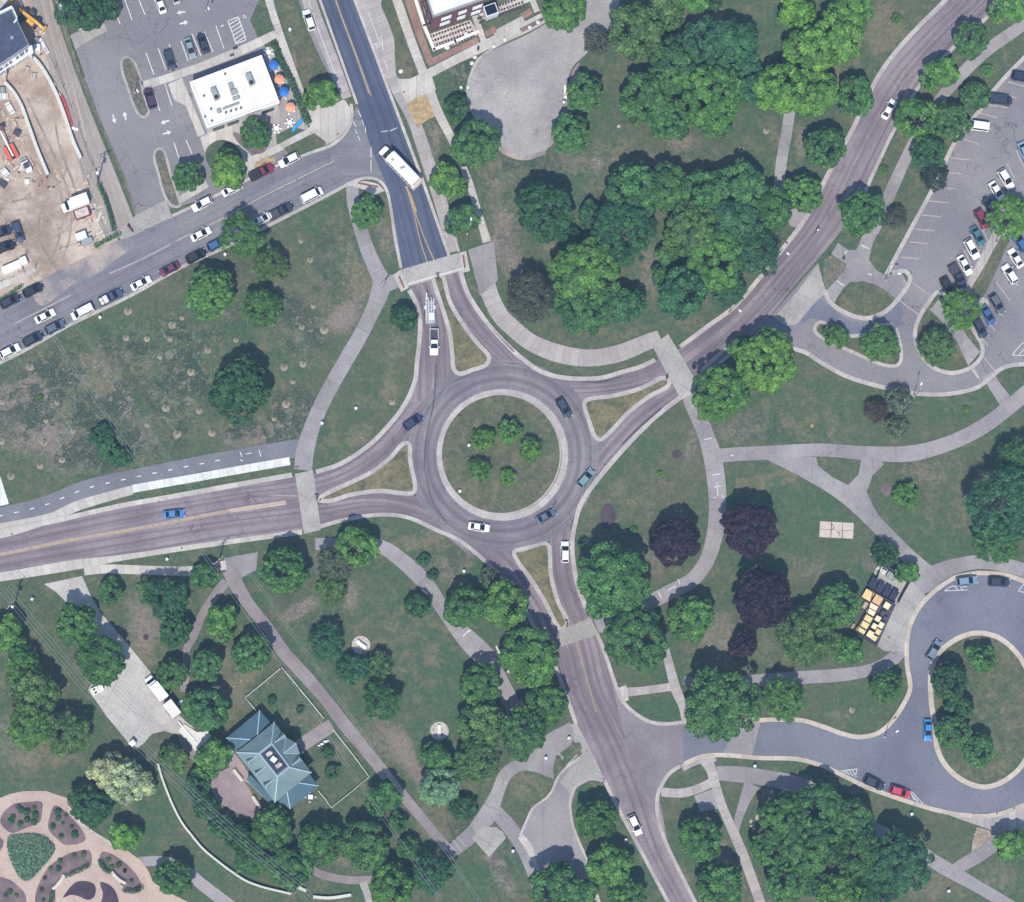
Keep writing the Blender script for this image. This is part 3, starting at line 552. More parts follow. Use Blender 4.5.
# centre lines
ribbon('yellow_line',[(-60,563),(0,554.5),(74,539.5),(150,526.5),(230,510.5),(286,502)],3.6,M_PPK,11)
ribbon('yellow_line',[(-60,564),(0,555.5),(74,540.5),(150,527.5),(230,511.5),(286,502.5)],0.9,M_YP,12)
ribbon('yellow_line',[(230,511),(265,506),(286,503)],3.4,M_PP,11); strokes('lane_line',[(270,495,296,496)],.6,M_PP,12)
ribbon('yellow_line',[(577,643),(583,665),(590,690),(596,712)],0.9,M_YP,12)
ribbon('lane_wear',[(745,333,1.2),(790,283,1.6),(826,228,1.2),(852,180,2),(870,140,1.4),(900,92,2),(936,50,1.4),(976,8,1.6)],1.5,M_ROADG,12)
ribbon('lane_wear',[(718,346,.8),(766,298,1),(806,246,.8),(838,190,.9),(862,136,.8),(890,84,.8)],1,M_ROADG,12)
ribbon('lane_wear',[(700,372,3),(715,358,4),(728,347,2)],3,M_PP,11); dashes('lane_line',[(618,720),(640,770),(660,820),(676,870)],0.9,30,26,M_ROADG,11)
strokes('lane_line',[(645,790,672,800)],.1,M_PP,12)
# white worn entry triangles
for p_ in ([(440,402,1.2),(448,387,2),(470,379,1.4),(500,373,.8)],[(590,442,2),(587,456,2.6),(596,452,.8)],[(416,494,1.4),(424,502,1.8),(434,512,.8)],[(556,532,.8),(552,538,1.8),(530,545,1)]): ribbon('worn_paint',p_,2,M_ROADG,11)
ribbon('patched_seam',[(436,364,1),(434,400,1.1),(426,440,1),(424,470,1)],1,M_DGREY,11); ribbon('patched_seam',[(425,470,1),(432,500,1),(446,522,1)],1,M_DGREY,11)
ribbon('tyre_scuff',[(580,382,1),(600,382,1.6),(622,377,1)],1,M_DGREY,12); ribbon('tyre_scuff',[(622,444,1.4),(640,427,1.8),(662,408,1.4)],1.4,M_DGREY,12); ribbon('tyre_scuff',[(494,330,.8),(503,340,1.5),(514,352,1)],1.4,M_DGREY,12); ribbon('tyre_scuff',[(571,530,1),(574,516,1)],1,M_DGREY,12); ribbon('tyre_scuff',[(553,506,2),(557,500,1)],1.5,M_DGREY,12)
# crosswalks
sheet('crosswalk',[(400,270),(458,253),(464,270),(408,287)],M_SLAB,13); sheet('crosswalk',[(652,346),(668,334),(698,384),(680,398)],M_SLAB,13)
sheet('crosswalk',[(295,474),(313,470),(321,530),(304,534)],M_SLAB,13); sheet('crosswalk',[(559,630),(590,618),(599,634),(560,647)],M_SLAB,13)
sheet('ramp',[(393,275),(400,270),(409,288),(401,292)],M_WALK,14); sheet('ramp',[(459,253),(466,251),(470,271),(463,273)],M_WALK,14)
strokes('tactile_strip',[(399,276,404,288),(463,255,465,268),(295,467,299,467)],1.8,M_RED,15)
strokes('crosswalk_edge',[(408,284,462,269)],1.8,M_WHITEC,14)
strokes('tactile_strip',[(560,2,560,2.1)],.1,M_RED,15)
# ---------------------------------------------------------------- paths
ribbon('path',[(352,186,12),(354,205,13),(365,243,14),(374,265,15),(385,283,17),(396,281,14),(402,279,12)],13,M_PATH,8)
ribbon('path',[(384,274,20),(380,292,18),(372,312,15),(360,336,15),(346,360,15),(330,388,15),(319,410,15),(311,430,16),(305,452,18),(303,470,18)],15,M_PATH,7)
ribbon('bike_path',[(-60,528,17),(0,516,17),(45,505,17),(85,489,17),(136,477,16),(200,464,16),(230,459,17),(292,449,18),(306,448,18)],17,M_PATHA,6)
ribbon('pavement',[(-60,541,16),(0,531,15),(50,518,10),(80,505,10),(132,490,9)],9,M_WALK,7)
ribbon('pavement',[(132,489,8),(200,477,8),(250,468,8),(290,461,8)],8,M_WHITEC,8,False)
sheet('slab',[(-60,460),(0,476),(9,504),(-60,520)],M_WHITEC,9)
dashes('lane_line',[(-20,520),(0,516),(45,505),(85,489),(136,477),(200,464),(226,459)],1.1,4.5,11.5,M_WP,9,3)
strokes('path_marking',[(259,450,261,457),(240,452,242,457),(246,454,252,453),(240,460,243,461)],0.8,M_WP,9)
ribbon('path',[(482,250,24),(484,272,20),(489,292,17),(500,315,17),(515,330,17),(532,343,17),(560,354,18),(590,358,17),(620,353,17),(645,343,16),(660,337,14)],17,M_WALKP,7)
sheet('slab',[(468,250),(494,241),(496,262),(498,280),(480,296),(474,272)],M_PATH,8)
ribbon('path',[(686,384,14),(692,402,16),(704,430,16),(712,455,18),(717,490,18),(717,518,17),(713,542,16),(706,562,15),(692,580,15),(670,592,15),(650,602,15),(628,612,16),(606,622,20),(596,626,14)],16,M_PATH,7)
ribbon('path',[(716,456,14),(740,454,14),(764,453,14),(820,450,13),(864,453,14),(905,454,16),(935,448,15),(966,436,15),(990,422,15),(1008,408,15),(1026,393,15),(1060,365,15)],14,M_PATH,8)
ribbon('path',[(770,457,8),(790,464,13),(810,474,14),(832,487,14),(852,502,14),(872,520,15),(892,540,15),(908,556,15),(926,572,16)],14,M_PATH,9)
sheet('path_junction',[(764,458),(816,457),(818,466),(832,477),(848,485),(858,475),(863,458),(878,458),(884,464),(872,476),(866,490),(873,506),(884,524),(874,524),(860,510),(832,489),(792,469)],M_PATH,10)
ribbon('path',[(792,96,11),(787,130,11),(781,165,11),(779,190,11)],11,M_PATH,7)
sheet('path',[(785,212),(796,208),(806,214),(797,228),(790,226)],M_PATH,7)
ribbon('path',[(869,460,16),(866,472,14),(862,486,13),(858,496,12)],13,M_PATH,7)
ribbon('path',[(987,374,12),(996,388,12),(1006,402,14)],12,M_PATH,9)
ribbon('path',[(912,590,16),(924,582,22),(940,572,18),(960,565,15),(980,562,14),(1004,565,14),(1030,573,14),(1060,590,14)],16,M_PATH,7)
ribbon('path',[(903,640,13),(899,652,14),(885,664,13),(866,671,12),(840,675,13),(810,677,13),(780,679,13),(755,681,13),(725,684,12),(700,683,10),(684,680,8)],13,M_PATH,7)
sheet('service_slab',[(878,560),(910,580),(928,598),(914,620),(907,642),(905,652),(884,651),(872,642),(856,632)],M_SLAB,9)
ribbon('path',[(618,693,10),(640,691,8),(678,686,8)],8,M_WALKP,9,False)
ribbon('path',[(665,648,8),(670,668,9),(676,690,10),(683,706,9),(686,724,8)],9,M_WALKP,10)
sheet('ramp',[(618,688),(626,685),(629,700),(624,702)],M_WALK,11)
ribbon('path',[(705,757,16),(711,770,10),(722,806,9),(741,850,10),(760,902,10),(772,940,10)],10,M_WALKP,10)
ribbon('path',[(661,792,9),(682,793,9),(700,788,9),(714,781,9)],9,M_WALKP,9)
ribbon('pavement',[(682,768,7),(700,760,7),(716,758,7)],7,M_WALKP,9)
sheet('slab',[(694,796),(712,789),(722,808),(700,812)],M_PATH,8)
ribbon('path',[(716,773,14),(735,774,16),(760,777,16),(800,786,17),(838,806,15),(872,828,14),(912,846,12),(935,862,14),(952,872,14),(980,888,12),(1004,902,12),(1040,925,12)],15,M_PATH,8)
ribbon('path',[(952,872,12),(964,864,13),(980,855,13),(998,840,14),(1006,828,10)],13,M_PATH,9); ribbon('path',[(752,784,16),(745,800,11),(738,820,8),(734,838,6)],11,M_PATH,7)
sheet('pavement',[(925,806),(940,811),(964,816),(994,816),(1024,806),(1060,790),(1060,820),(1024,830),(1006,838),(988,829),(962,820)],M_WALKP,9)
# bike path beside the south road
ribbon('bike_path',[(315,544,12),(340,544,12),(362,542,12),(384,548,14),(400,559,15),(416,573,16),(430,589,15),(441,606,14),(453,623,15),(469,641,20),(485,657,21),(499,680,17),(510,700,16),(519,722,17),(530,742,20),(545,755,22),(560,764,16)],16,M_PATH,7)
dashes('yellow_line',[(390,551),(410,568),(430,588),(456,627),(475,645),(490,665),(506,690),(516,708)],1.0,7,15,M_YP,9,3)
strokes('path_marking',[(463,636,470,630),(496,646,500,655),(511,720,503,715)],1.5,M_WP,10)
ribbon('path',[(556,758,18),(540,764,16),(520,765,12),(506,774,13),(497,794,13),(488,814,18),(474,832,16),(462,843,15),(450,853,12)],14,M_PATH,8)
ribbon('path',[(490,806,12),(498,814,14),(510,828,15),(522,846,14),(530,868,10),(536,890,7)],13,M_PATH,7)
sheet('paved_pad',[(472,838),(478,830),(484,827),(496,827),(503,832),(506,838),(497,848),(489,857)],M_SLAB,10)
strokes('step_edge',[(449,844,457,853),(453,840,461,850),(457,837,465,846)],1.6,M_WALKP,10)
sheet('pull_in',[(576,722),(590,748),(604,780),(590,780),(576,788),(571,806),(574,826),(586,858),(600,902),(606,930),(560,930),(552,902),(540,872),(528,846),(520,836),(533,808),(546,799),(552,790),(558,778),(574,762),(582,754),(570,735)],M_PATH,8)
sheet('pull_in_apron',[(571,724),(577,724),(590,748),(604,778),(592,778),(580,783),(572,796),(560,782),(574,764),(583,752),(574,738)],M_SLAB,9)
kerb([(604,781),(592,779),(578,784),(572,793),(570,806),(573,826),(580,844),(588,862),(600,905)],None,2.6,11,side=1)
kerb([(580,757),(566,768),(557,779),(552,791),(545,799),(533,808),(526,822),(520,836)],None,2.4,11,side=-1)
ribbon('pavement',[(520,836,6),(528,846,8),(533,858,5),(540,874,3)],5,M_WALK,11)
sheet('lawn_patch',[(571,744),(580,742),(582,748),(579,755),(573,750)],M_GISL,11); sheet('lawn_patch',[(556,755),(560,756),(565,768),(560,776),(554,780),(553,768)],M_GISL,11)
strokes('kerb_ramp',[(566,766,577,755)],1.2,M_WALK,12)
sheet('plaza',[(528,748),(540,738),(556,729),(570,722),(575,735),(571,745),(557,755),(553,768),(554,779),(545,776),(530,769),(516,768),(514,758)],M_PATH,9)
# diagonal service path in the south-west
sheet('slab',[(224,558),(258,552),(256,570),(241,578),(226,572)],M_PATH,6)
ribbon('gravel_path',[(231,570,18),(236,584,15),(250,606,12),(268,628,11),(283,651,13),(306,677,13),(326,700,12),(344,724,13),(362,746,12),(380,768,12),(400,792,11),(420,816,10),(448,850,10)],12,M_PATHP,7)
ribbon('dirt_path',[(226,582,10),(213,598,9),(203,613,8),(194,634,9),(186,652,7),(187,670,7),(183,692,7)],8,M_PATHP,6)
ribbon('pavement',[(84,571,9),(104,569,9),(140,570,9),(170,571,9),(192,571,10),(226,565,9)],9,M_WALK,7)
sheet('driveway',[(44,584),(82,576),(90,594),(100,612),(126,642),(152,674),(168,700),(180,716),(194,728),(186,738),(178,735),(164,731),(152,734),(143,744),(134,750),(128,742),(108,718),(88,690),(98,672),(96,650),(80,622),(66,602),(56,592)],M_SLABP,8)
sheet('brick_patio',[(230,767),(240,776),(250,790),(258,806),(260,818),(246,818),(218,802),(208,784),(212,776)],M_BRICK,6)
sheet('brick_patio',[(232,750),(238,757),(248,772),(252,784),(240,780),(230,768),(226,758)],M_BRICK,7)
sheet('mulch_bed',[(177,734),(183,732),(196,748),(194,762),(184,752)],M_PATHP,7)
ribbon('garden_walk',[(299,747,14),(312,738,14),(326,729,14),(332,725,13)],14,M_PATHP,7,False)
ribbon('path',[(306,865,6),(318,873,8),(335,878,8),(350,880,8),(372,880,8)],8,M_PATHP,7); ribbon('path',[(363,882,8),(367,894,7),(370,906,6)],7,M_WALKP,7)
ribbon('path',[(138,862,10),(156,861,10),(172,863,10),(186,871,11),(204,886,12),(228,904,12),(250,920,12)],11,M_PATH,6)
# formal garden
sheet('garden_paving',[(-60,830),(-20,806),(0,798),(10,794),(24,791),(46,791),(67,798),(68,808),(76,818),(86,826),(98,834),(112,842),(128,851),(140,860),(148,870),(153,882),(172,894),(192,904),(192,940),(-60,940)],M_PINK,7)
for n_,p_,m_ in (('planting_bed',[(14,804),(28,802),(42,802),(42,812),(40,822),(26,828),(12,833),(4,828),(0,822),(4,812)],M_MULCH),('planting_bed',[(54,806),(60,807),(74,820),(82,830),(86,838),(84,842),(66,845),(56,838),(48,828),(50,816)],M_MULCH),
    ('planting_bed',[(36,904),(38,886),(48,868),(64,856),(78,851),(90,851),(91,864),(78,869),(66,874),(56,884),(54,904)],M_MULCH),('planting_bed',[(102,852),(112,854),(124,862),(136,874),(142,886),(140,892),(128,893),(120,882),(108,872),(99,866)],M_MULCH),
    ('mulch_bed',[(63,898),(68,890),(76,882),(86,881),(94,884),(96,890),(94,897),(88,900),(78,896),(70,895)],M_DARKM),('mulch_bed',[(100,882),(108,884),(114,889),(118,898),(118,906),(101,906),(103,894)],M_DARKM),
    ('planting_bed',[(-6,878),(8,879),(18,886),(25,894),(25,906),(-8,906)],M_MULCH),('planting_bed',[(-8,834),(0,837),(4,842),(1,850),(-8,860)],M_MULCH)):
    sheet(n_,p_,m_,9,True)
ribbon('pavement',[(68,806,2),(80,822,3),(96,835,3),(112,845,2)],2,M_STONE,9)
# ---------------------------------------------------------------- north-east car park and drive
sheet('drive_asphalt',[(752,337),(768,319),(818,262),(824,292),(836,308),(854,317),(870,318),(890,306),(910,282),(912,272),(904,268),(886,274),(932,190),(938,178),(954,144),(980,110),(994,90),(1024,60),(1100,-10),(1100,360),(1040,364),(1014,365),(1000,370),(976,388),(948,394),(920,393),(890,388),(848,376),(818,361),(804,352),(775,344)],M_LOT,7)
ribbon2('loop_lane',[(800,322),(816,300),(830,306),(848,320),(868,321),(888,310),(905,292)],[(800,326),(814,318),(830,330),(850,334),(870,333),(884,326),(900,326)],M_LOOP,8)
sheet('drive_apron',[(774,318),(800,288),(818,264),(826,292),(812,306),(797,324),(786,326)],M_SLAB,9)
sheet('path',[(848,250),(856,250),(864,232),(868,222),(880,226),(872,246),(869,260),(876,270),(886,276),(900,271),(908,284),(896,299),(880,289),(864,282),(850,282),(842,290),(834,303),(826,291),(845,270),(846,264),(831,254),(838,243)],M_PATH,8)
sheet('lawn_patch',[(824,260),(830,254),(846,264),(844,270),(826,290),(823,276)],M_BEDG,9)
ribbon('path',[(872,232,13),(884,206,12),(895,182,12),(906,158,11),(918,134,11),(938,102,11),(962,74,12),(985,52,12),(1010,34,12),(1040,14,12)],12,M_PATH,7)
dashes('yellow_line',[(888,200),(906,158),(930,114),(962,74),(1000,42)],0.8,5,12,M_YP,9)
strokes('path_marking',[(861,245,869,249),(837,281,844,286),(868,274,872,275),(843,256,847,251)],1.3,M_WHITEC,9)
sheet('lawn_patch',[(836,302),(843,292),(851,284),(862,281),(876,285),(888,292),(894,298),(884,309),(870,315),(856,314),(844,309)],M_GISL,9)
kerb([(824,290),(830,302),(840,310),(856,317),(870,318),(886,311),(898,299),(908,285),(910,277),(905,271),(892,273)],M_KERB,4.4,10,side=1)
kerb([(886,275),(909,232),(932,190),(944,164),(954,144),(968,124),(980,110),(994,90),(1024,58),(1100,-10)],M_KERB,4.2,10,side=1)
strokes('bay_line',[(x,y,x+19,y+2) for x,y in ((900,257),(909,242),(915,229),(922,215),(929,201),(936,187),(943,172),(950,158))]+[(961,138,980,145),(967,124,991,129),(976,112,997,118),(984,104,1008,108),(993,92,1017,98),(1008,82,1030,88)],0.8,M_PP,10)
strokes('bay_line',[(911,282,932,297),(899,300,920,316),(1007,164,1014,178),(1016,150,1024,168)]+[(985-i*7.2,205+i*14.5,996-i*7.2,229+i*14.5) for i in range(0,5)]+[(996+i*7.5-30,287-i*15+55,1004+i*7.5-24,303-i*15+58) for i in range(0,6)],0.8,M_PP,10)
strokes('bay_line',[(1012,355,1022,343),(1018,356,1028,344),(1012,355,1028,356),(1022,343,1036,343),(966,361,978,378)],0.7,M_WP,10)
# median and tree island
sheet('median_walk',[(996,226),(1012,232),(984,298),(990,300),(984,316),(952,296),(966,284)],M_WALKP,8)
sheet('median_grass',[(1001,236),(1010,240),(984,297),(976,300),(970,290),(986,264)],M_GISL,10)
island([(945,296),(938,292),(931,299),(918,320),(915,338),(924,359),(936,369),(952,373),(970,368),(981,357),(982,346),(972,328),(962,308)],M_GISL,M_KERB,4)
sheet('island_path',[(930,310),(938,300),(954,316),(968,338),(980,352),(968,366),(956,340),(942,322)],M_PATH,0,False,z=0.16)
island([(815,327),(820,322),(827,325),(830,334),(866,335),(876,327),(892,325),(899,340),(901,360),(896,366),(880,364),(850,351),(826,340),(816,333)],M_GISL,M_KERB,3.4)
kerb([(752,338),(775,345),(804,352),(820,362),(848,377),(890,389),(920,394),(948,394),(976,388),(990,378),(1001,369),(1014,365),(1040,364)],M_KERB,4,10,side=-1)
sheet('lawn_patch',[(998,372),(1010,368),(1040,368),(1040,380),(1022,386),(1012,392)],M_GLUSH,9)
strokes('crosswalk_line',[(970,362,980,380),(984,358,996,372)],0.8,M_PP,11)
# ---------------------------------------------------------------- east loop
sheet('loop_asphalt',[(683,722),(740,723),(798,722),(824,729),(856,738),(880,732),(893,720),(904,703),(911,690),(908,660),(909,640),(914,620),(930,597),(953,580),(980,574),(1004,576),(1024,583),(1060,600),(1060,790),(1024,803),(994,813),(964,813),(936,808),(912,802),(864,785),(840,774),(820,764),(796,758),(760,757),(720,754),(700,757),(683,766)],M_LOOP,7)
sheet('patch',[(722,754),(740,723),(760,723),(752,756)],M_PATH,8)
island([(934,722),(931,700),(931,670),(938,654),(950,643),(966,635),(980,633),(997,637),(1012,648),(1024,664),(1034,690),(1036,720),(1030,750),(1018,770),(1000,783),(982,787),(962,780),(946,766),(937,748)],M_GISL,M_KERBT,5)
kerb([(684,722),(740,721),(798,720),(824,727),(840,733),(858,737),(878,733),(892,721),(904,703),(910,688),(907,665),(907,640),(913,618),(928,597),(952,579),(966,575),(980,573),(1004,575),(1028,583),(1060,600)],M_KERBT,4.6,10,side=1)
kerb([(684,764),(700,757),(720,755),(760,758),(796,759),(820,765),(840,774),(864,786),(888,795),(912,803),(936,810),(964,815),(994,815),(1024,805),(1060,790)],M_KERBT,4.2,10,side=-1)
strokes('hatch_marking',[(840,771,857,769),(857,769,855,777)]+[(843+i*3,771-i*.3,846+i*3.4,774+i*1.1) for i in range(4)]+[(912,792,923,804)]+[(911+i*2.5,793+i*3,914+i*2.2,800+i*1.3) for i in range(3)]+[(944,591,952,586),(952,586,967,587),(944,591,967,590),(955,587,958,590),(960,587,963,590)]+[(1018,591,1024,584),(1018,591,1026,593)],0.7,M_WP,11)
# ---------------------------------------------------------------- parking-lot paint
def arrow(x,y,a,l=9):
    t=R(a); c,s_=math.cos(t),-math.sin(t); n=(-s_,c)
    def P(u,v_): return (x+u*c+v_*n[0],y+u*s_+v_*n[1])
    sheet('road_arrow',[P(-l/2,-.8),(P(l*.05,-.8)),P(l*.05,-2.6),P(l/2,0),P(l*.05,2.6),P(l*.05,.8),P(-l/2,.8)],M_WP,11)
for a in ((181,12.5,190),(184,23,15),(165,122,200),(167,133,15),(114,119,-75),(125,116,105)): arrow(*a)
strokes('bay_line',[(113,5,120,24),(125,0,132,20),(139,0,145,15),(146,53,154,75),(158,48,166,70),(169,44,177,65),(181,41,188,61),(192,34,201,56),(204,31,213,52),(216,26,224,49),(165,84,172,106),(174,143,179,158),(186,140,193,156),(154,94,160,111),(228,21,236,44),(238,17,246,40)],0.9,M_WP,10)
strokes('hatch_marking',[(228,21,238,17),(236,44,246,40)]+[(229+i*1.3,25+i*3.6,240+i*1.2,18+i*3.6) for i in range(6)],0.9,M_WP,10)
strokes('symbol_marking',[(221,25,223,27),(221,27,224,25),(243,15,246,18),(243,18,245,15)],0.9,M_WP,10)
strokes('symbol_marking',[(374,44,380,47),(377,42,377,50),(381,36,383,50),(445,230,447,238),(443,234,449,233),(697,409,700,413)],0.8,M_WP,12)
strokes('path_marking',[(692,407,698,402),(704,440,712,438),(712,475,720,474),(714,487,721,486),(717,483,718,496),(714,497,715,498),(722,495,723,498),(658,591,661,598),(668,590,676,586),(678,579,680,584),(730,456,733,455)],0.9,M_WP,10)
for P_ in ([(719,498),(718,520),(714,542),(705,562),(690,578)],): dashes('yellow_line',P_,0.8,6,11,M_YP,10)
strokes('manhole',[(x,y,x+1.6,y+.3) for x,y in ((158,502),(11,534),(181,548),(420,362),(919,391),(667,487),(996,813),(1013,808),(303,184),(318,149),(354,110),(337,134),(403,92),(888,637))],1.8,M_RED,15)
# ---------------------------------------------------------------- trees
def crown_mesh(name,Rc,kind,seed,dens=1.0):
    g=np.random.default_rng(seed); hz=0.80
    if kind=='bubbly': cr_,leaf,nl=0.95,0.33,9
    elif kind=='dense': cr_,leaf,nl=0.60,0.28,6
    elif kind=='wispy': cr_,leaf,nl=0.62,0.24,8
    elif kind=='bare': cr_,leaf,nl=0.5,0.17,7
    else: cr_,leaf,nl=0.5,0.22,5
    cr_*= (Rc/4.5)**0.35
    lobes=[(np.zeros(3),0.76*Rc)]
    a0=g.uniform(0,6.28)
    for k in range(nl):
        a=a0+6.283*k/nl+g.uniform(-.35,.35); rl=Rc*g.uniform(.24,.50); d=(Rc-rl)*g.uniform(.74,1.12)
        lobes.append((np.array([math.cos(a)*d,math.sin(a)*d,Rc*g.uniform(-.25,.12)]),rl))
    for k in range(nl//2):
        a=g.uniform(0,6.28); d=Rc*g.uniform(.1,.45); lobes.append((np.array([math.cos(a)*d,math.sin(a)*d,Rc*g.uniform(.15,.32)]),Rc*g.uniform(.35,.5)))
    cl=[]
    area=2*math.pi*Rc*Rc*1.25; nc=int(area/(math.pi*(cr_*0.80)**2)*(1.02 if kind!='bare' else 1.1)*dens)
    if kind=='conifer':
        nb=int(9*Rc+6); 
        for k in range(nb):
            t=(k/nb)**0.9; a=k*2.39996; ln=Rc*(1-t)*g.uniform(.8,1.1)+.25; z0=-Rc*.5+t*Rc*1.7
            for u in np.arange(0.15,1.01,0.33/max(ln,.5)): cl.append((np.array([math.cos(a)*ln*u,math.sin(a)*ln*u,z0+.25*u-.35*u*u*ln*.4]),0.36*(1.25-u*.6),np.array([math.cos(a),math.sin(a),0])))
    else:
        tries=0
        while len(cl)<nc and tries<nc*30:
            tries+=1; i=g.choice(len(lobes),p=np.array([l[1]**2 for l in lobes])/sum(l[1]**2 for l in lobes)); c,rl=lobes[i]
            d=g.normal(size=3); d/=np.linalg.norm(d)
            if d[2]<-.55: continue
            p=c+d*rl*np.array([1,1,hz])*g.uniform(.80,1.07)
            if any(j!=i and np.linalg.norm((p-c2)/np.array([1,1,hz]))<r2*.80 for j,(c2,r2) in enumerate(lobes)): continue
            out=p/ (np.linalg.norm(p)+1e-6)
            if kind in('wispy','bare') and g.random()<.16: p=p*1.07
            cl.append((p,cr_*g.uniform(.72,1.25),out))
    V=[];TN=[]
    for (c,r_,out) in cl:
        n=int((26 if kind=='bare' else 62 if kind!='conifer' else 26)*(r_/0.6)**1.6*(0.28/leaf)**1.2*0.8)+8
        d=g.normal(size=(n,3)); d/=np.linalg.norm(d,axis=1)[:,None]; d=d+out*0.55+np.array([0,0,.25]); d/=np.linalg.norm(d,axis=1)[:,None]
        st=np.array([1,1,.85])
        if kind=='wispy': rad=g.uniform(.3,1.25,n)
        elif kind=='bare': rad=g.uniform(.2,1.4,n)
        else: rad=g.uniform(.72,1.06,n)
        P=c+d*r_*rad[:,None]*st
        if kind=='wispy': P+= out*np.abs(g.normal(size=n))[:,None]*.35*r_ ; P[:,2]-=.1*rad
        nn=d+g.normal(size=(n,3))*.50; nn/=np.linalg.norm(nn,axis=1)[:,None]
        rv=g.normal(size=(n,3)); t1=np.cross(nn,rv); t1/=np.linalg.norm(t1,axis=1)[:,None]; t2=np.cross(nn,t1)
        s=(leaf*g.uniform(.6,1.25,n)/1.3)[:,None]; asp=1.0 if kind!='wispy' else .6
        V.append(np.stack([P-t1*s,P-t2*s*asp,P+t1*s,P+t2*s*asp],1)); ct=g.random()
        TN.append(np.stack([np.full(n,ct),g.random(n)],1))
    V=np.concatenate(V); TN=np.concatenate(TN); n=len(V)
    me=bpy.data.meshes.new(name); me.vertices.add(n*4); me.vertices.foreach_set('co',V.astype(np.float32).ravel())
    me.loops.add(n*4); me.loops.foreach_set('vertex_index',np.arange(n*4,dtype=np.int32)); me.polygons.add(n); me.polygons.foreach_set('loop_start',np.arange(0,n*4,4,dtype=np.int32)); me.update(calc_edges=True)
    at=me.color_attributes.new('tint','FLOAT_COLOR','POINT'); cc=np.ones((n*4,4),np.float32); cc[:,0]=np.repeat(TN[:,0],4); cc[:,1]=np.repeat(TN[:,1],4); cc[:,2]=0; at.data.foreach_set('color',cc.ravel())
    me.materials.append(M_LEAF); return me
def trunk_mesh(name,Rc,hc,seed,conifer=False):
    g=random.Random(seed); b=MB(); r0=.045*Rc+.07
    b.tube([(0,0,-.05),(0.03*Rc,0,hc*.35),(-.02*Rc,.02*Rc,hc*.75),(0,0,hc+.3*Rc)],[r0*1.35,r0,r0*.7,r0*.2],8)
    if not conifer:
        for k in range(8):
            a=k*.785+g.uniform(-.3,.3); z=hc*g.uniform(.45,.75); d=Rc*g.uniform(.6,.85)
            b.tube([(0,0,z),(math.cos(a)*d*.45,math.sin(a)*d*.45,z+Rc*.22),(math.cos(a)*d,math.sin(a)*d,z+Rc*g.uniform(.3,.6))],[r0*.5,r0*.32,r0*.08],6)
    me=bpy.data.meshes.new(name); me.from_pydata(b.v,[],b.f); me.materials.append(M_WOODY); return me
PROTO={}
def protos():
    s=11
    for kind,sizes in (('bubbly',((3.2,1),(4.6,3),(7.2,3))),('dense',((2.3,2),(4.4,3),(6.6,2))),('wispy',((2.4,2),(4.4,2),(6.6,2))),('bare',((2.4,1),(5.0,1))),('conifer',((1.8,1),(3.6,1)))):
        for Rc,nv in sizes:
            hc=(1.12*Rc+.4) if Rc>2.5 else 1.05*Rc
            tm=trunk_mesh('trunk',Rc,hc,s,kind=='conifer')
            for k in range(nv):
                s+=1; PROTO.setdefault(kind,[]).append((Rc,hc,crown_mesh('crown',Rc,kind,s),tm))
protos()
LIME=(.150,.320,.065);GRN=(.092,.220,.068);DRK=(.060,.155,.065);TEAL=(.066,.185,.082);OLV=(.122,.225,.078);PUR=(.050,.032,.048);GREY=(.115,.135,.095);WHT=(.40,.47,.27);PALE=(.20,.34,.17);RUST=(.115,.095,.065);SLV=(.14,.19,.12);MID=(.125,.280,.070)
rt=random.Random(5)
def tree(x,y,r,kind,col,label,name='broadleaf_tree',cat='tree',group=None,low=False,sq=1.0):
    Rm=r*S; c=PROTO[kind]; best=min(c,key=lambda q:abs(math.log(q[0]/Rm)))[0]; opts=[q for q in c if q[0]==best]; Rc,hc,cm,tm=rt.choice(opts)
    s_=Rm/Rc*0.93; zc=hc*s_*(0.8 if low else 1.0)
    p=W(x,y+(1.0 if r>9 else 0),zc+.42*Rm); t=empty(name,(p[0],p[1],0),rt.uniform(0,6.28),label,cat,group)
    o=bpy.data.objects.new('crown',cm); COL.objects.link(o); o.parent=t; o.location=(0,0,zc); o.scale=(s_*rt.uniform(.95,1.05),s_*rt.uniform(.95,1.05),s_*rt.uniform(.85,1.0)*sq)
    j=rt.uniform(.92,1.12); o.color=(col[0]*j*rt.uniform(.92,1.04),col[1]*j,col[2]*j*rt.uniform(.9,1.1),1)
    q=bpy.data.objects.new('trunk',tm); COL.objects.link(q); q.parent=t; q.scale=(s_,s_,s_*(0.8 if low else 1.0))
    return t
T=tree
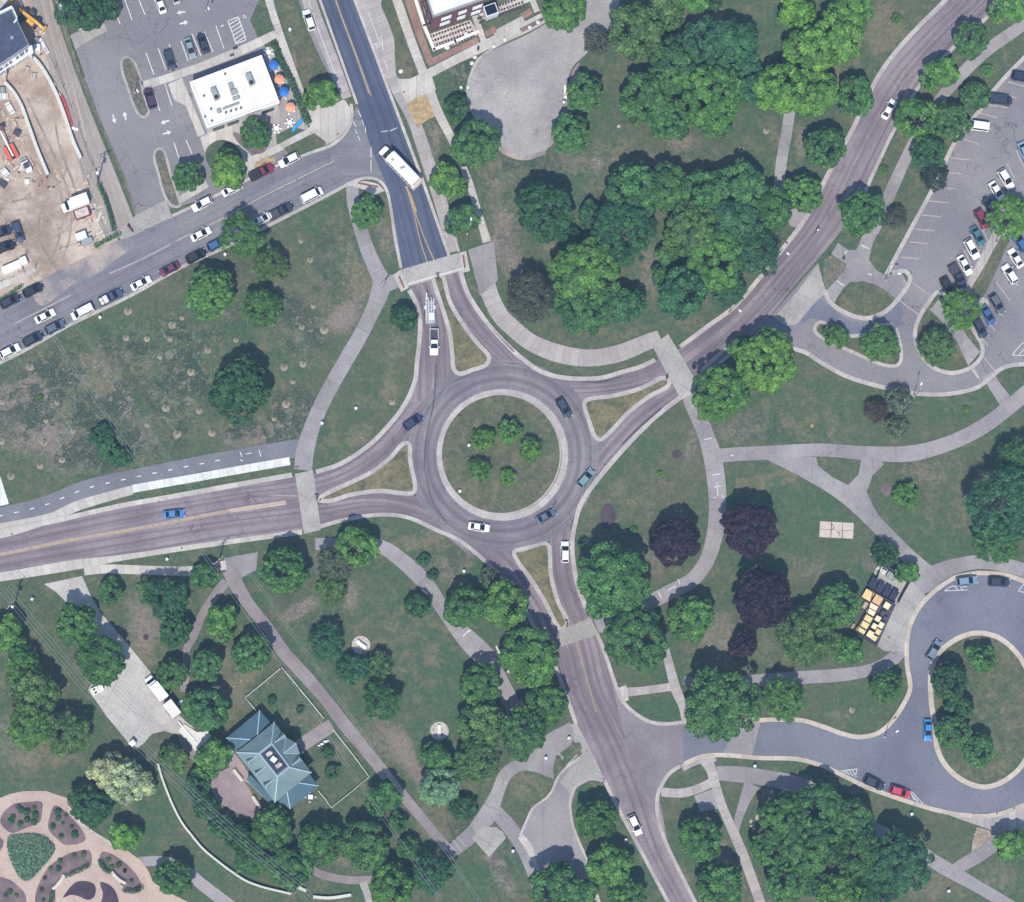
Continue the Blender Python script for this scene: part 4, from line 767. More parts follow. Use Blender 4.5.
# north-west quarter
for a in ((66,10,13,'dense',DRK,'small dark tree by the power pole at the top of the alley'),(86,9,19,'dense',DRK,'wide dark green tree behind the white wall at the top corner of the car park'),(108,4,13,'dense',DRK,'dark green tree right of the white wall, cut by the top edge of the photo'),
 (187,174,17,'dense',GRN,'dark round tree at the south end of the car park above its planted strip'),(228,167,19,'bubbly',LIME,'bright green tree beside the street, south of the white restaurant'),(255,131,17,'dense',GRN,'dark bushy tree in the bed against the restaurant\'s south wall'),
 (321,92,17,'bubbly',MID,'fresh green street tree on the verge by the parking bay'),(242,232,22,'wispy',GRN,'tree over the parked cars on the south side of the street'),(270,262,18,'wispy',OLV,'thin olive tree in the rough field, middle of three in a row'),(262,304,19,'wispy',GRN,'loose green tree in the rough field, southmost of three in a row'),
 (210,290,27,'dense',MID,'bright green round tree in the rough field near the street'),(240,386,33,'dense',DRK,'largest dark green tree in the rough field'),(366,210,17,'dense',GRN,'round dark tree over the path at the street corner'),(404,315,14,'dense',DRK,'small dark tree left of the truck with the trailer'),
 (457,106,14,'dense',DRK,'dark tree at the south-west edge of the gravel yard'),(477,139,25,'bubbly',GRN,'broad green tree beside the bottom of the gravel yard'),(449,178,18,'bubbly',MID,'bright tree on the verge right of the white bus'),(463,217,17,'bubbly',GRN,'round tree on the verge with a pale lamp beside its crown')): T(*a)
for a in ((102,434,11,'wispy',TEAL,'upper grey-green bush of the pair in the rough field'),(109,449,11,'dense',TEAL,'lower rounded bush of the pair in the rough field'),(123,457,9,'wispy',TEAL,'faint low bush right of the pair in the rough field')): T(*a,name='bush',cat='bush',low=True)
# around the gravel yard and the north wood
for a in ((565,6,21,'bubbly',MID,'bright tree at the top edge over the gravel yard'),(598,39,14,'bare',GREY,'thin grey-leaved tree beside the neck of the gravel yard'),(585,90,20,'dense',GRN,'upper of two round trees on the east side of the gravel yard'),(571,131,20,'dense',GRN,'lower of two round trees on the east side of the gravel yard'),
 (638,24,28,'bubbly',OLV,'olive green tree right of the neck of the gravel yard'),(668,6,19,'bubbly',OLV,'olive tree cut by the top edge, next to the broad dark oaks'),(690,-4,18,'bubbly',MID,'bright crown cut by the top edge above the oaks'),(712,-4,12,'dense',DRK,'dark crown just inside the top edge left of the bare earth patch'),
 (735,42,30,'bubbly',TEAL,'blue-green crown at the upper right of the oak clump'),(706,40,26,'bubbly',TEAL,'blue-green crown at the top of the oak clump'),(750,78,22,'dense',TEAL,'dark low crown on the east side of the oak clump'),(676,62,28,'bubbly',GRN,'broad crown at the upper left of the oak clump'),(648,92,26,'bubbly',GRN,'crown at the left end of the oak clump'),
 (712,88,34,'bubbly',MID,'largest and brightest crown of the oak clump'),(672,116,22,'dense',GRN,'low crown at the south-west foot of the oak clump'),(716,120,18,'dense',GRN,'small crown at the south tip of the oak clump'),
 (798,8,19,'bubbly',LIME,'lime crown at the top edge, leftmost of the lime clump'),(852,6,22,'bubbly',LIME,'lime crown at the top edge, rightmost of the lime clump'),(838,34,27,'bubbly',LIME,'broad lime crown in the upper right of the lime clump'),(812,48,26,'bubbly',LIME,'lime crown in the middle of the lime clump'),(783,84,27,'bubbly',LIME,'lime crown at the lower left of the lime clump, by the path end'),(816,88,24,'bubbly',LIME,'lime crown at the lower right of the lime clump'),
 (857,93,20,'bubbly',GRN,'dark green tree right of the lime clump beside the north-east road'),(827,145,23,'dense',GRN,'neatly round tree left of the north-east road'),(806,191,20,'dense',MID,'bright tree over the left kerb where the wood meets the road'),
 (546,207,33,'dense',DRK,'tall dark tree standing alone left of the wood'),(592,214,15,'dense',DRK,'small dark crown at the west tip of the wood'),(635,186,28,'bubbly',GRN,'green crown at the north-west corner of the wood'),(625,228,33,'wispy',TEAL,'deep blue-green feathery crown in the west of the wood'),
 (668,184,24,'bubbly',GRN,'crown on the north edge of the wood, third from the west'),(702,190,26,'bubbly',GRN,'crown on the north edge of the wood above the olive crown'),(694,226,30,'bubbly',OLV,'olive crown in the middle of the wood'),(742,184,27,'bubbly',GRN,'crown on the north edge of the wood near the path end'),(736,220,30,'bubbly',TEAL,'blue-green crown in the east of the wood'),(772,206,22,'bubbly',GRN,'crown at the east tip of the wood'),
 (718,256,30,'bubbly',MID,'mid-green crown on the south-east side of the wood'),(756,248,26,'wispy',TEAL,'loose dark crown nearest the road in the wood'),(668,252,12,'bubbly',GRN,'small crown in the clearing of the wood'),(661,274,11,'bubbly',GRN,'smallest crown, south of the clearing in the wood'),(684,290,26,'bubbly',TEAL,'teal crown at the south tip of the wood'),(730,288,17,'wispy',TEAL,'thin crown overhanging the verge at the south-east foot of the wood'),
 (571,238,13,'dense',DRK,'dark small crown between the lone dark tree and the round bright one'),(587,268,35,'bubbly',MID,'big bright bubbly tree south-west of the wood'),(588,303,29,'bubbly',GRN,'lower crown under the big bright bubbly tree'),(627,301,19,'bubbly',TEAL,'darker crown on the right of the big bright bubbly tree'),(532,294,27,'bare',GREY,'big grey-purple tree with thin leaves above the curved pale path')): T(*a)
# north-east
for a in ((973,35,20,'dense',GRN,'round dark tree near the top right corner between road and path'),(942,71,18,'bubbly',MID,'bright tree between the north-east road and its path'),(918,115,22,'bubbly',MID,'tree overhanging the white car on the north-east road'),(977,92,15,'dense',GRN,'small tree at the end of the dark estate car in the car park'),(953,118,20,'dense',GRN,'tree over the path beside the white van in the car park'),(931,150,18,'dense',DRK,'dark tree over the path below the leaning bright one'),
 (1010,6,17,'bubbly',MID,'bright tree in the top right corner'),(864,209,23,'dense',GRN,'dark round tree at the path junction right of the road'),(897,215,12,'bare',GREY,'small blue-grey leafless-looking tree beside the car park kerb'),(936,173,15,'bare',(.05,.075,.06),'thin dark tree hanging over the top left of the car park kerb'),
 (722,388,29,'bubbly',MID,'big green tree at the east end of the north-east crossing'),(768,357,33,'dense',LIME,'large lime green tree below the car park entrance'),(742,346,14,'bubbly',GRN,'small darker crown left of the large lime tree'),(836,334,12,'wispy',MID,'small thin tree on the narrow drive island'),(882,341,19,'wispy',MID,'bigger tree at the round end of the narrow drive island'),
 (939,346,18,'wispy',OLV,'olive tree on the kerbed teardrop island'),(963,307,20,'wispy',LIME,'bright tree over the parked cars at the south end of the median'),(1013,213,21,'wispy',LIME,'bright tree over the parked cars at the north end of the median'),
 (878,409,12,'bare',RUST,'rusty brown small tree below the drive'),(900,399,15,'bare',SLV,'grey-green thin tree next to the rusty one'),(897,425,13,'bare',SLV,'silvery small tree south of the grey-green one'),
 (1008,500,37,'wispy',TEAL,'large blue-green feathery tree at the right edge'),(1022,462,24,'wispy',GRN,'tree at the right edge above the feathery one'),(1000,540,24,'wispy',GRN,'tree at the right edge below the feathery one')): T(*a)
T(907,494,12,'wispy',MID,'small bright round bush standing alone on the lawn east of the triangular lawn','bush','bush',None,True)
# south-east
for a in ((678,538,27,'dense',PUR,'purple-leaved tree nearest the roundabout'),(752,527,30,'dense',PUR,'purple-leaved tree right of the bike path, most northern'),(766,595,32,'dense',PUR,'largest purple-leaved tree, left of the bin store trees'),(745,643,15,'dense',PUR,'smallest purple-leaved tree, below the largest one')): T(*a,name='copper_beech')
for a in ((615,578,38,'bubbly',GRN,'huge green tree right of the south road beside the crossing'),(637,637,32,'bubbly',GRN,'big tree right of the south crossing, above the square lawn'),(693,616,23,'bubbly',MID,'bright round tree between the bike path end and the brown ground'),(723,703,37,'bubbly',GRN,'huge tree at the mouth of the east drive'),(785,698,22,'wispy',MID,'bright tree on the north side of the east drive'),
 (841,604,24,'dense',GRN,'dark tree left of the bin store'),(812,636,29,'wispy',OLV,'olive feathery tree south-west of the bin store'),(849,648,15,'dense',MID,'small bright tree below the bin store'),(909,571,12,'bubbly',MID,'small tree at the north corner of the bin store'),(890,685,18,'dense',GRN,'tree in the lawn corner beside the loop kerb'),(886,553,13,'wispy',DRK,'dim thin tree north of the bin store'),
 (952,681,20,'dense',DRK,'north-west tree on the loop island'),(983,657,15,'dense',GRN,'small northern tree on the loop island'),(962,706,14,'dense',DRK,'middle tree of the loop island group'),(956,731,19,'dense',GRN,'west tree in the lower pair on the loop island'),(980,750,18,'dense',GRN,'southmost tree on the loop island'),
 (786,818,29,'bubbly',GRN,'crown at the north-west of the south-east grove'),(822,808,27,'bubbly',GRN,'crown on the north edge of the south-east grove'),(852,822,24,'bubbly',GRN,'crown on the north-east edge of the south-east grove'),(772,848,22,'dense',GRN,'crown on the west side of the south-east grove'),(812,846,30,'bubbly',GRN,'broad crown in the middle of the south-east grove'),(832,848,18,'bare',SLV,'silver-grey crown among the south-east grove'),
 (862,850,26,'wispy',GRN,'loose crown in the east half of the south-east grove'),(902,862,33,'bubbly',TEAL,'large blue-green crown at the east end of the south-east grove'),(788,880,24,'dense',GRN,'crown at the south-west of the south-east grove'),(842,896,22,'bubbly',MID,'bright crown cut by the bottom edge below the grove'),(815,880,16,'dense',DRK,'dark crown at the south of the grove'),(880,890,20,'wispy',TEAL,'thin crown at the bottom edge of the grove'),(1013,843,17,'bubbly',MID,'tree at the right edge below the loop'),
 (703,838,22,'bubbly',GRN,'tree between the south road and the pink path'),(722,884,23,'bubbly',GRN,'tree by the pink path at the bottom edge'),(597,818,21,'dense',GRN,'upper tree on the strip between pull-in and south road'),(611,864,22,'bubbly',MID,'lower tree on the strip between pull-in and south road'),(629,896,21,'dense',GRN,'tree at the bottom edge beside the south road'),(557,887,27,'bubbly',GRN,'tree over the foot of the pull-in'),(582,892,17,'bubbly',GRN,'smaller tree over the foot of the pull-in')): T(*a)
# south-west
for a in ((465,604,21,'bubbly',GRN,'tree on the right of the bike path near the roundabout'),(507,603,24,'bubbly',MID,'bright tree at the left kerb of the exit to the south'),(532,655,28,'bubbly',MID,'big bright tree left of the south crossing'),(548,702,22,'bubbly',GRN,'tree at the left kerb below the south crossing'),(525,730,28,'dense',GRN,'dark tree over the end of the bike path'),(481,684,21,'bubbly',GRN,'tree left of the bike path with a pale centre'),(482,722,24,'bubbly',OLV,'olive tree left of the bike path bend'),(476,760,22,'wispy',OLV,'olive feathery tree north of the stone steps'),
 (437,757,16,'bubbly',GRN,'tree below the southern round bench pad'),(440,784,21,'bubbly',PALE,'pale flowering tree below the southern round bench pad'),(490,576,12,'bare',SLV,'grey bush-like tree beside the roundabout exit kerb'),(419,604,13,'dense',DRK,'small dark tree left of the bike path beside the bench'),
 (357,545,21,'bubbly',MID,'bright tree over the shaded path south of the west road'),(283,568,26,'dense',GRN,'round green tree beside the slab at the diagonal path'),(205,574,15,'dense',GRN,'tree at the foot of the west road above the dirt path'),(222,621,18,'bubbly',MID,'bright tree between the dirt path and the diagonal path'),(253,651,21,'dense',GRN,'round tree left of the diagonal path above the yard fence'),(207,663,17,'dense',GRN,'tree right of the dirt path bend'),(206,707,23,'bubbly',GRN,'tree beside the white slab and the house'),(173,672,16,'dense',GRN,'tree beside the white box truck'),(175,629,18,'dense',DRK,'dark tree left of the dirt path'),
 (110,590,14,'dense',GRN,'small tree beside the mouth of the driveway'),(148,588,13,'wispy',OLV,'thin olive tree below the pavement of the west road'),
 (384,797,18,'bubbly',GRN,'tree beside the diagonal path, south-east of the yard fence'),(366,845,24,'bubbly',GRN,'tree at the bottom, between the mulch path and the diagonal path'),(393,886,24,'bubbly',MID,'bright tree near the bottom edge right of the mulch path'),(432,872,21,'wispy',TEAL,'blue-green tree at the bottom under the power lines'),(408,848,12,'dense',GRN,'small tree under the power lines left of the blue-green one'),(398,822,11,'dense',GRN,'small tree against the diagonal path under the lines'),(320,842,21,'bubbly',GRN,'tree right of the shaded gap south of the house'),(272,826,21,'bubbly',GRN,'tree touching the south corner of the house'),(290,868,21,'bubbly',GRN,'tree above the end of the white wall'),(251,858,18,'wispy',GRN,'drooping tree along the curved white wall'),
 (240,836,15,'dense',DRK,'dark tree south of the brick patio'),(213,757,19,'bubbly',MID,'tree above the brick patio'),(174,757,15,'bubbly',OLV,'olive tree at the top of the curved white wall'),(197,784,14,'dense',DRK,'dark tree left of the brick patio'),(206,806,14,'dense',DRK,'dark tree at the lower left of the brick patio'),(222,826,13,'dense',DRK,'low dark tree under the lines by the patio'),
 (76,624,22,'dense',GRN,'upper of two rounded trees left of the driveway'),(101,659,24,'bubbly',GRN,'lower of two rounded trees left of the driveway'),(8,632,18,'bubbly',MID,'tree at the left edge beside the power pole'),(22,664,19,'wispy',MID,'second tree down the left edge row'),(34,690,23,'bubbly',OLV,'olive tree in the middle of the left edge row'),(66,732,23,'wispy',OLV,'olive tree at the right end of the left edge row'),(30,726,22,'wispy',MID,'tree at the lower end of the left edge row'),
 (90,805,22,'dense',DRK,'dark round tree at the rim of the formal garden'),(125,835,16,'bubbly',LIME,'bright small tree at the rim of the formal garden'),(172,876,20,'dense',GRN,'tree between the garden paving and the grey path')): T(*a)
for a in ((106,769,19,'bubbly',WHT,'left crown of the cream-flowering clump'),(124,779,21,'bubbly',WHT,'middle crown of the cream-flowering clump'),(141,783,15,'bubbly',WHT,'right crown of the cream-flowering clump')): T(*a,name='flowering_tree')
for a in ((336,561,18,'wispy',SLV,'silvery drooping tree south of the shaded path'),(331,585,15,'wispy',OLV,'yellow-green drooping tree south of the shaded path'),(327,641,18,'wispy',TEAL,'feathery tree left of the northern round bench pad'),(352,668,15,'wispy',TEAL,'dim feathery tree below the northern round bench pad'),(380,665,13,'wispy',OLV,'dark thin tree on the open lawn'),(382,700,20,'wispy',GRN,'wide deep green feathery tree on the open lawn'),(166,596,21,'wispy',TEAL,'grey-green feathery tree below the pavement of the west road'),(172,632,9,'wispy',TEAL,'small feathery top beside the dark tree')): T(*a,name='feathery_tree')
# roundabout
for a in ((483,438,11,'wispy',LIME,'bright tree at the west of the roundabout ring'),(510,430,12,'wispy',MID,'tree at the north of the roundabout ring'),(531,447,11,'wispy',LIME,'tree at the east of the roundabout ring'),(481,468,11,'wispy',MID,'tree at the south-west of the roundabout ring'),(508,477,8,'wispy',LIME,'smallest tree, at the south of the roundabout ring')): T(*a,group='young trees on the roundabout')
# bushes
def bush(x,y,r,col,label,group=None,kind='dense'): return T(x,y,r,kind,col,label,'bush','bush',group,True,0.8)
for k,(x,y,r) in enumerate([(21,810,3.4),(27,812,3.6),(35,815,3.6),(27,820,3.4),(20,824,3.4),(11,821,3.4),(34,822,3.2),(58,812,3.6),(58,818,3),(61,836,2.6),(74,834,3.6),(66,815,2)]): bush(x,y,r,TEAL,'low green shrub planted in the purplish upper beds of the formal garden','shrubs in the upper garden beds')
BR=random.Random(21)
for bx,by in [(20,806),(33,806),(14,817),(38,818),(70,826),(76,838),(52,826),(64,822),(45,878),(52,868),(62,862),(72,857),(82,855),(42,890),(44,900),(60,868),(108,860),(118,866),(126,872),(132,880),(124,882),(112,866),(10,890),(18,896),(4,896),(136,888)]: bush(bx+BR.uniform(-2,2),by+BR.uniform(-2,2),BR.uniform(1.6,3.0),BR.choice([TEAL,MID,PUR,GREY,OLV]),'low perennial clump in the purplish mulch of the formal garden beds','perennials in the garden beds','wispy')
for (x,y,r,l) in ((332,772,8,'bush inside the yard fence, lower one'),(328,752,7,'bush inside the yard fence, by the white statue'),(272,700,5,'small bush behind the house inside the fence'),(300,710,4.5,'small bush by the fence north-east of the house'),(300,757,6,'clipped bush right of the house door'),(290,738,7,'clipped bush left of the house door'),(464,806,13,'dark bush beside the path above the steps'),(424,560,7,'low bush at the planted edge of the bike path'),(433,575,6,'second low bush at the planted edge of the bike path'),(128,834,.1,'')): 
    if l: bush(x,y,r,DRK,l)
for (x,y,r,l,c) in ((966,409,3.2,'tiny bright sapling on the lawn south of the drive',LIME),(660,474,3.4,'tiny sapling on the lawn right of the roundabout',LIME),(634,530,4,'pale little bush left of the first purple tree',MID),(897,100,.1,'',MID),(884,170,5,'low bright bush on the verge by the north-east path',MID),(897,18,5,'low shrub on the slope above the north-east road',OLV),(988,70,6,'low shrub on the car park verge',MID),(40,398,3.5,'small green shrub in a bare patch of the rough field',MID)):
    if l: bush(x,y,r,c,l,None,'wispy')
# clipped hedges and garden hedges: leafy masses along a line
def hedge(name,pts,w_,h,col,label,cat='hedge'):
    g=np.random.default_rng(int(pts[0][0])); P=cr(pts,False,2.0); V=[];TN=[]
    t=empty(name,(*G(P[0])[:2],0),0,label,cat); o0=G(P[0])
    for p in P:
        c=G(p)-o0
        for k in range(max(4,int(30*w_*S*h))):
            n=g.normal(size=3); n/=np.linalg.norm(n); n[2]=abs(n[2]); q=np.array([c.x,c.y,h*.45])+n*np.array([w_*S/2,w_*S/2,h*.55])*g.uniform(.8,1.05)
            nn=n+g.normal(size=3)*.5; nn/=np.linalg.norm(nn); t1=np.cross(nn,g.normal(size=3)); t1/=np.linalg.norm(t1); t2=np.cross(nn,t1); s_=.13*g.uniform(.7,1.3)
            V.append([q-t1*s_,q-t2*s_,q+t1*s_,q+t2*s_]); TN.append((g.random(),g.random()))
    V=np.array(V); n=len(V); me=bpy.data.meshes.new('foliage'); me.from_pydata(V.reshape(-1,3).tolist(),[],[(4*i,4*i+1,4*i+2,4*i+3) for i in range(n)])
    at=me.color_attributes.new('tint','FLOAT_COLOR','POINT'); cc=np.ones((n*4,4),np.float32); cc[:,:2]=np.repeat(np.array(TN),4,0); at.data.foreach_set('color',cc.ravel())
    f=link('foliage',me,M_LEAF,t); f.color=(*col,1)
    b=MB(); 
    for p in P[::4]: c=G(p)-o0; b.tube([(c.x,c.y,0),(c.x,c.y,h*.6)],.03,5)
    b.build('stem',M_WOODY,t); return t
hedge('hedge',[(274,45),(281,62),(292,84),(300,104),(308,124)],8,1.2,DRK,'long clipped dark hedge between the cafe tables and the pavement')
hedge('hedge',[(67,876),(76,872),(89,866)],5,.8,DRK,'short clipped hedge behind the left garden bench')
hedge('hedge',[(101,861),(104,868),(110,872)],7,.8,DRK,'clipped hedge corner above the right garden bench'); hedge('hedge',[(125,890),(133,891),(141,888)],6,.8,DRK,'clipped hedge at the lower end of the right garden bed'); hedge('hedge',[(51,902),(53,892)],5,.8,DRK,'clipped hedge at the lower end of the left garden bed')
hedge('hedge',[(68,32),(74,50),(84,78)],2,.5,GRN,'weedy strip of growth along the alley fence')
hedge('hedge',[(99,186),(104,196),(110,214),(114,230)],5,1.2,DRK,'unkempt hedge at the east fence of the dirt lot'); hedge('hedge',[(96,246),(108,240),(119,234)],5,.8,GRN,'scrappy hedge on the street corner of the dirt lot')
hedge('hedge',[(0,300),(10,294),(22,286)],4,.6,GRN,'narrow hedge by the left pavement of the street')
# big leafy garden bed
t=empty('leafy_bed',(*G((30,858))[:2],0),0,'heart-shaped bed filled with dense blue-green foliage','plant bed')
def leafbed():
    poly=[(8,838),(20,835),(40,835),(52,843),(55,850),(50,858),(40,870),(28,881),(20,878),(10,858)]; P=cr(poly,True); g=np.random.default_rng(4); V=[];TN=[]; o0=G((30,858))
    def inside(x,y):
        c=False; j=len(P)-1
        for i in range(len(P)):
            if (P[i][1]>y)!=(P[j][1]>y) and x<(P[j][0]-P[i][0])*(y-P[i][1])/(P[j][1]-P[i][1])+P[i][0]: c=not c
            j=i
        return c
    while len(V)<5200:
        x=g.uniform(6,57); y=g.uniform(833,883)
        if not inside(x,y): continue
        q=np.array(G((x,y))-o0); q[2]=g.uniform(.15,.75); nn=g.normal(size=3)*.6+np.array([0,0,.8]); nn/=np.linalg.norm(nn); t1=np.cross(nn,g.normal(size=3)); t1/=np.linalg.norm(t1); t2=np.cross(nn,t1); s_=.17*g.uniform(.6,1.3)
        V.append([q-t1*s_*1.4,q-t2*s_*.6,q+t1*s_*1.4,q+t2*s_*.6]); TN.append((g.random(),g.random()))
    V=np.array(V); n=len(V); me=bpy.data.meshes.new('foliage'); me.from_pydata(V.reshape(-1,3).tolist(),[],[(4*i,4*i+1,4*i+2,4*i+3) for i in range(n)])
    at=me.color_attributes.new('tint','FLOAT_COLOR','POINT'); cc=np.ones((n*4,4),np.float32); cc[:,:2]=np.repeat(np.array(TN),4,0); at.data.foreach_set('color',cc.ravel())
    f=link('foliage',me,M_LEAF,t); f.color=(.17,.30,.19,1)
    b=MB(); b.prism([tuple((G(p)-o0)[:2]) for p in cr(poly,True)],0.06,.16); b.build('soil',M_MULCH,t)
leafbed()
# saplings in round mulch rings
def sapling_proto():
    t=empty('sapling',(0,0,0),0,'young sapling in a round tan mulch ring in the rough field','sapling','saplings in mulch rings')
    b=MB(); b.lathe([(.95,0.0),(.92,.07),(.55,.10),(.25,.05)],14); b.build('mulch_ring',M_RING,t,True)
    b=MB(); b.tube([(0,0,0),(.02,0,1.3)],.025,6); b.build('stem',M_WOODY,t)
    g=np.random.default_rng(9); V=[]
    for k in range(70):
        q=np.array([0,0,1.2])+g.normal(size=3)*np.array([.22,.22,.3]); nn=g.normal(size=3); nn/=np.linalg.norm(nn); t1=np.cross(nn,g.normal(size=3)); t1/=np.linalg.norm(t1); t2=np.cross(nn,t1); V+= [q-t1*.07,q-t2*.07,q+t1*.07,q+t2*.07]
    f=mesh('foliage',V,[(4*i,4*i+1,4*i+2,4*i+3) for i in range(70)],M_LEAF,t); f.color=(.12,.17,.07,1)
    at=f.data.color_attributes.new('tint','FLOAT_COLOR','POINT'); at.data.foreach_set('color',np.full(280*4,.6,np.float32)); return t
M_RING=surf('tan_mulch_ring',(.24,.20,.15),(.33,.28,.21),0.5,4,0,stain=.3)
sp0=sapling_proto()
RG=[(126,338),(147,339),(170,339),(160,357),(128,311),(182,318),(172,325),(30,367),(57,403),(46,421),(73,431),(44,443),(62,460),(40,466),(11,476),(191,372),(166,408),(147,425),(177,434),(199,411),(1,441),(2,402),(301,241),(310,260),(313,306),(302,327),(324,330),(208,350),(236,340),(284,367),(303,364),(293,382),(286,404),(274,419),(212,433)]
for i,(x,y) in enumerate(RG):
    o=sp0 if i==0 else copy_tree(sp0); p=G((x,y)); o.location=(p.x,p.y,0); s_=rt.uniform(.5,.92); o.rotation_euler=(0,0,rt.uniform(0,6)); o.scale=(s_,s_,s_)
for (x,y,l) in ((766,131,'right one of two pale mulch rings by the north path'),(741,149,'left one of two pale mulch rings by the north path'),(996,710,'')):
    if l: o=copy_tree(sp0); p=G((x,y)); o.location=(p.x,p.y,0); o['label']=l; del o['group']
for (x,y,l) in ((852,710,'mulch ring with a sapling on the lawn left of the loop'),(392,402,'sapling in bare earth by the roundabout\'s north-west kerb'),(459,418,'sapling in a brown spot on the west rim of the roundabout lawn')):
    o=copy_tree(sp0); p=G((x,y)); o.location=(p.x,p.y,.1 if x==459 else 0); o['label']=l; del o['group']
# oval mulch and bare spots
for (x,y,rx,ry,a,m_) in ((608,516,8,13,-12,M_DARKM),(677,454,5,4.5,0,M_DARKM),(146,637,3,3,0,M_DARKM),(812,426,1.6,1.8,0,M_STRAW),(886,489,5,6.5,0,M_MULCH),(620,126,1.5,1.5,0,M_MULCH)):
    sheet('mulch_patch',[(x+rx*math.cos(t)*math.cos(R(a))-ry*math.sin(t)*math.sin(R(a))*-1*.2,y+ry*math.sin(t)) for t in np.linspace(0,6.1,18)],m_,1,True)
# ---------------------------------------------------------------- vehicles
def loft(st,n=12):
    """st: (x, half width, z bottom, z top) ; rounded cross sections"""
    v=[];f=[]
    for (x,hw,zb,zt) in st:
        for k in range(n):
            t=2*math.pi*(k+.5)/n; c,s_=math.cos(t),math.sin(t); e=.42
            v.append((x,hw*math.copysign(abs(c)**e,c),(zb+zt)/2+(zt-zb)/2*math.copysign(abs(s_)**e,s_)))
    m=len(st)
    for i in range(m-1):
        for k in range(n): f.append((i*n+k,i*n+(k+1)%n,(i+1)*n+(k+1)%n,(i+1)*n+k))
    f+=[tuple(range(n-1,-1,-1)),tuple(range((m-1)*n,m*n))]
    return v,f
def glass(name,q,t,par,off=.012):
    """a thin pane in front of the cabin face with corners q"""
    q=[Vector(p) for p in q]; n=(q[1]-q[0]).cross(q[2]-q[0]).normalized(); a=[p+n*off for p in q]; b=[p-n*.02 for p in q]
    return mesh(name,a+b,[(0,1,2,3),(7,6,5,4),(0,4,5,1),(1,5,6,2),(2,6,7,3),(3,7,4,0)],M_GLASS,par)
def wheel(par,x,y,r=.34,wd=.23):
    b=MB(); b.tube([(x,y-wd/2,r),(x,y+wd/2,r)],r,16); w_=b.build('wheel',M_BLK,par)
    sgn=1 if y>0 else -1; b=MB(); b.tube([(x,y+sgn*(wd/2-.02),r),(x,y+sgn*(wd/2+.012),r)],r*.62,12); b.build('rim',M_GREYM,w_); return w_
SHAPES=dict(
 sedan=dict(st=[(-2.36,.66,.5,.80),(-2.30,.80,.34,.93),(-1.7,.90,.27,1.0),(-.3,.92,.25,.98),(.9,.92,.25,.96),(1.75,.88,.27,.86),(2.2,.80,.33,.76),(2.36,.62,.42,.64)],cab=(-1.85,1.25,.82,.93,-1.05,.15,.62,1.43),wx=(-1.45,1.45),pill=.10,rear=1),
 suv=dict(st=[(-2.34,.74,.5,.98),(-2.28,.88,.36,1.08),(-1.6,.94,.30,1.12),(0,.95,.28,1.10),(1.1,.95,.28,1.06),(1.8,.91,.30,.98),(2.2,.84,.36,.88),(2.34,.68,.45,.74)],cab=(-2.24,1.25,.88,1.07,-1.80,.15,.68,1.72),wx=(-1.42,1.42),pill=.10,rear=1),
 pickup=dict(st=[(-2.80,.86,.5,.70),(-2.76,.92,.40,.74),(-1.2,.95,.36,.74),(-.55,.95,.34,.76),(-.50,.95,.34,1.12),(.9,.95,.34,1.12),(1.5,.95,.34,1.08),(2.3,.92,.36,1.02),(2.72,.86,.42,.90),(2.82,.74,.5,.78)],cab=(-.48,1.45,.88,1.08,-.25,.50,.72,1.78),wx=(-1.75,1.75),pill=.10,rear=1),
 van=dict(st=[(-2.62,.90,.45,1.05),(-2.58,.96,.36,1.10),(0,.98,.32,1.12),(1.4,.97,.32,1.08),(2.2,.90,.36,.98),(2.5,.78,.42,.82)],cab=(-2.56,1.75,.92,1.08,-2.45,.95,.80,1.95),wx=(-1.6,1.6),pill=.10,rear=1))
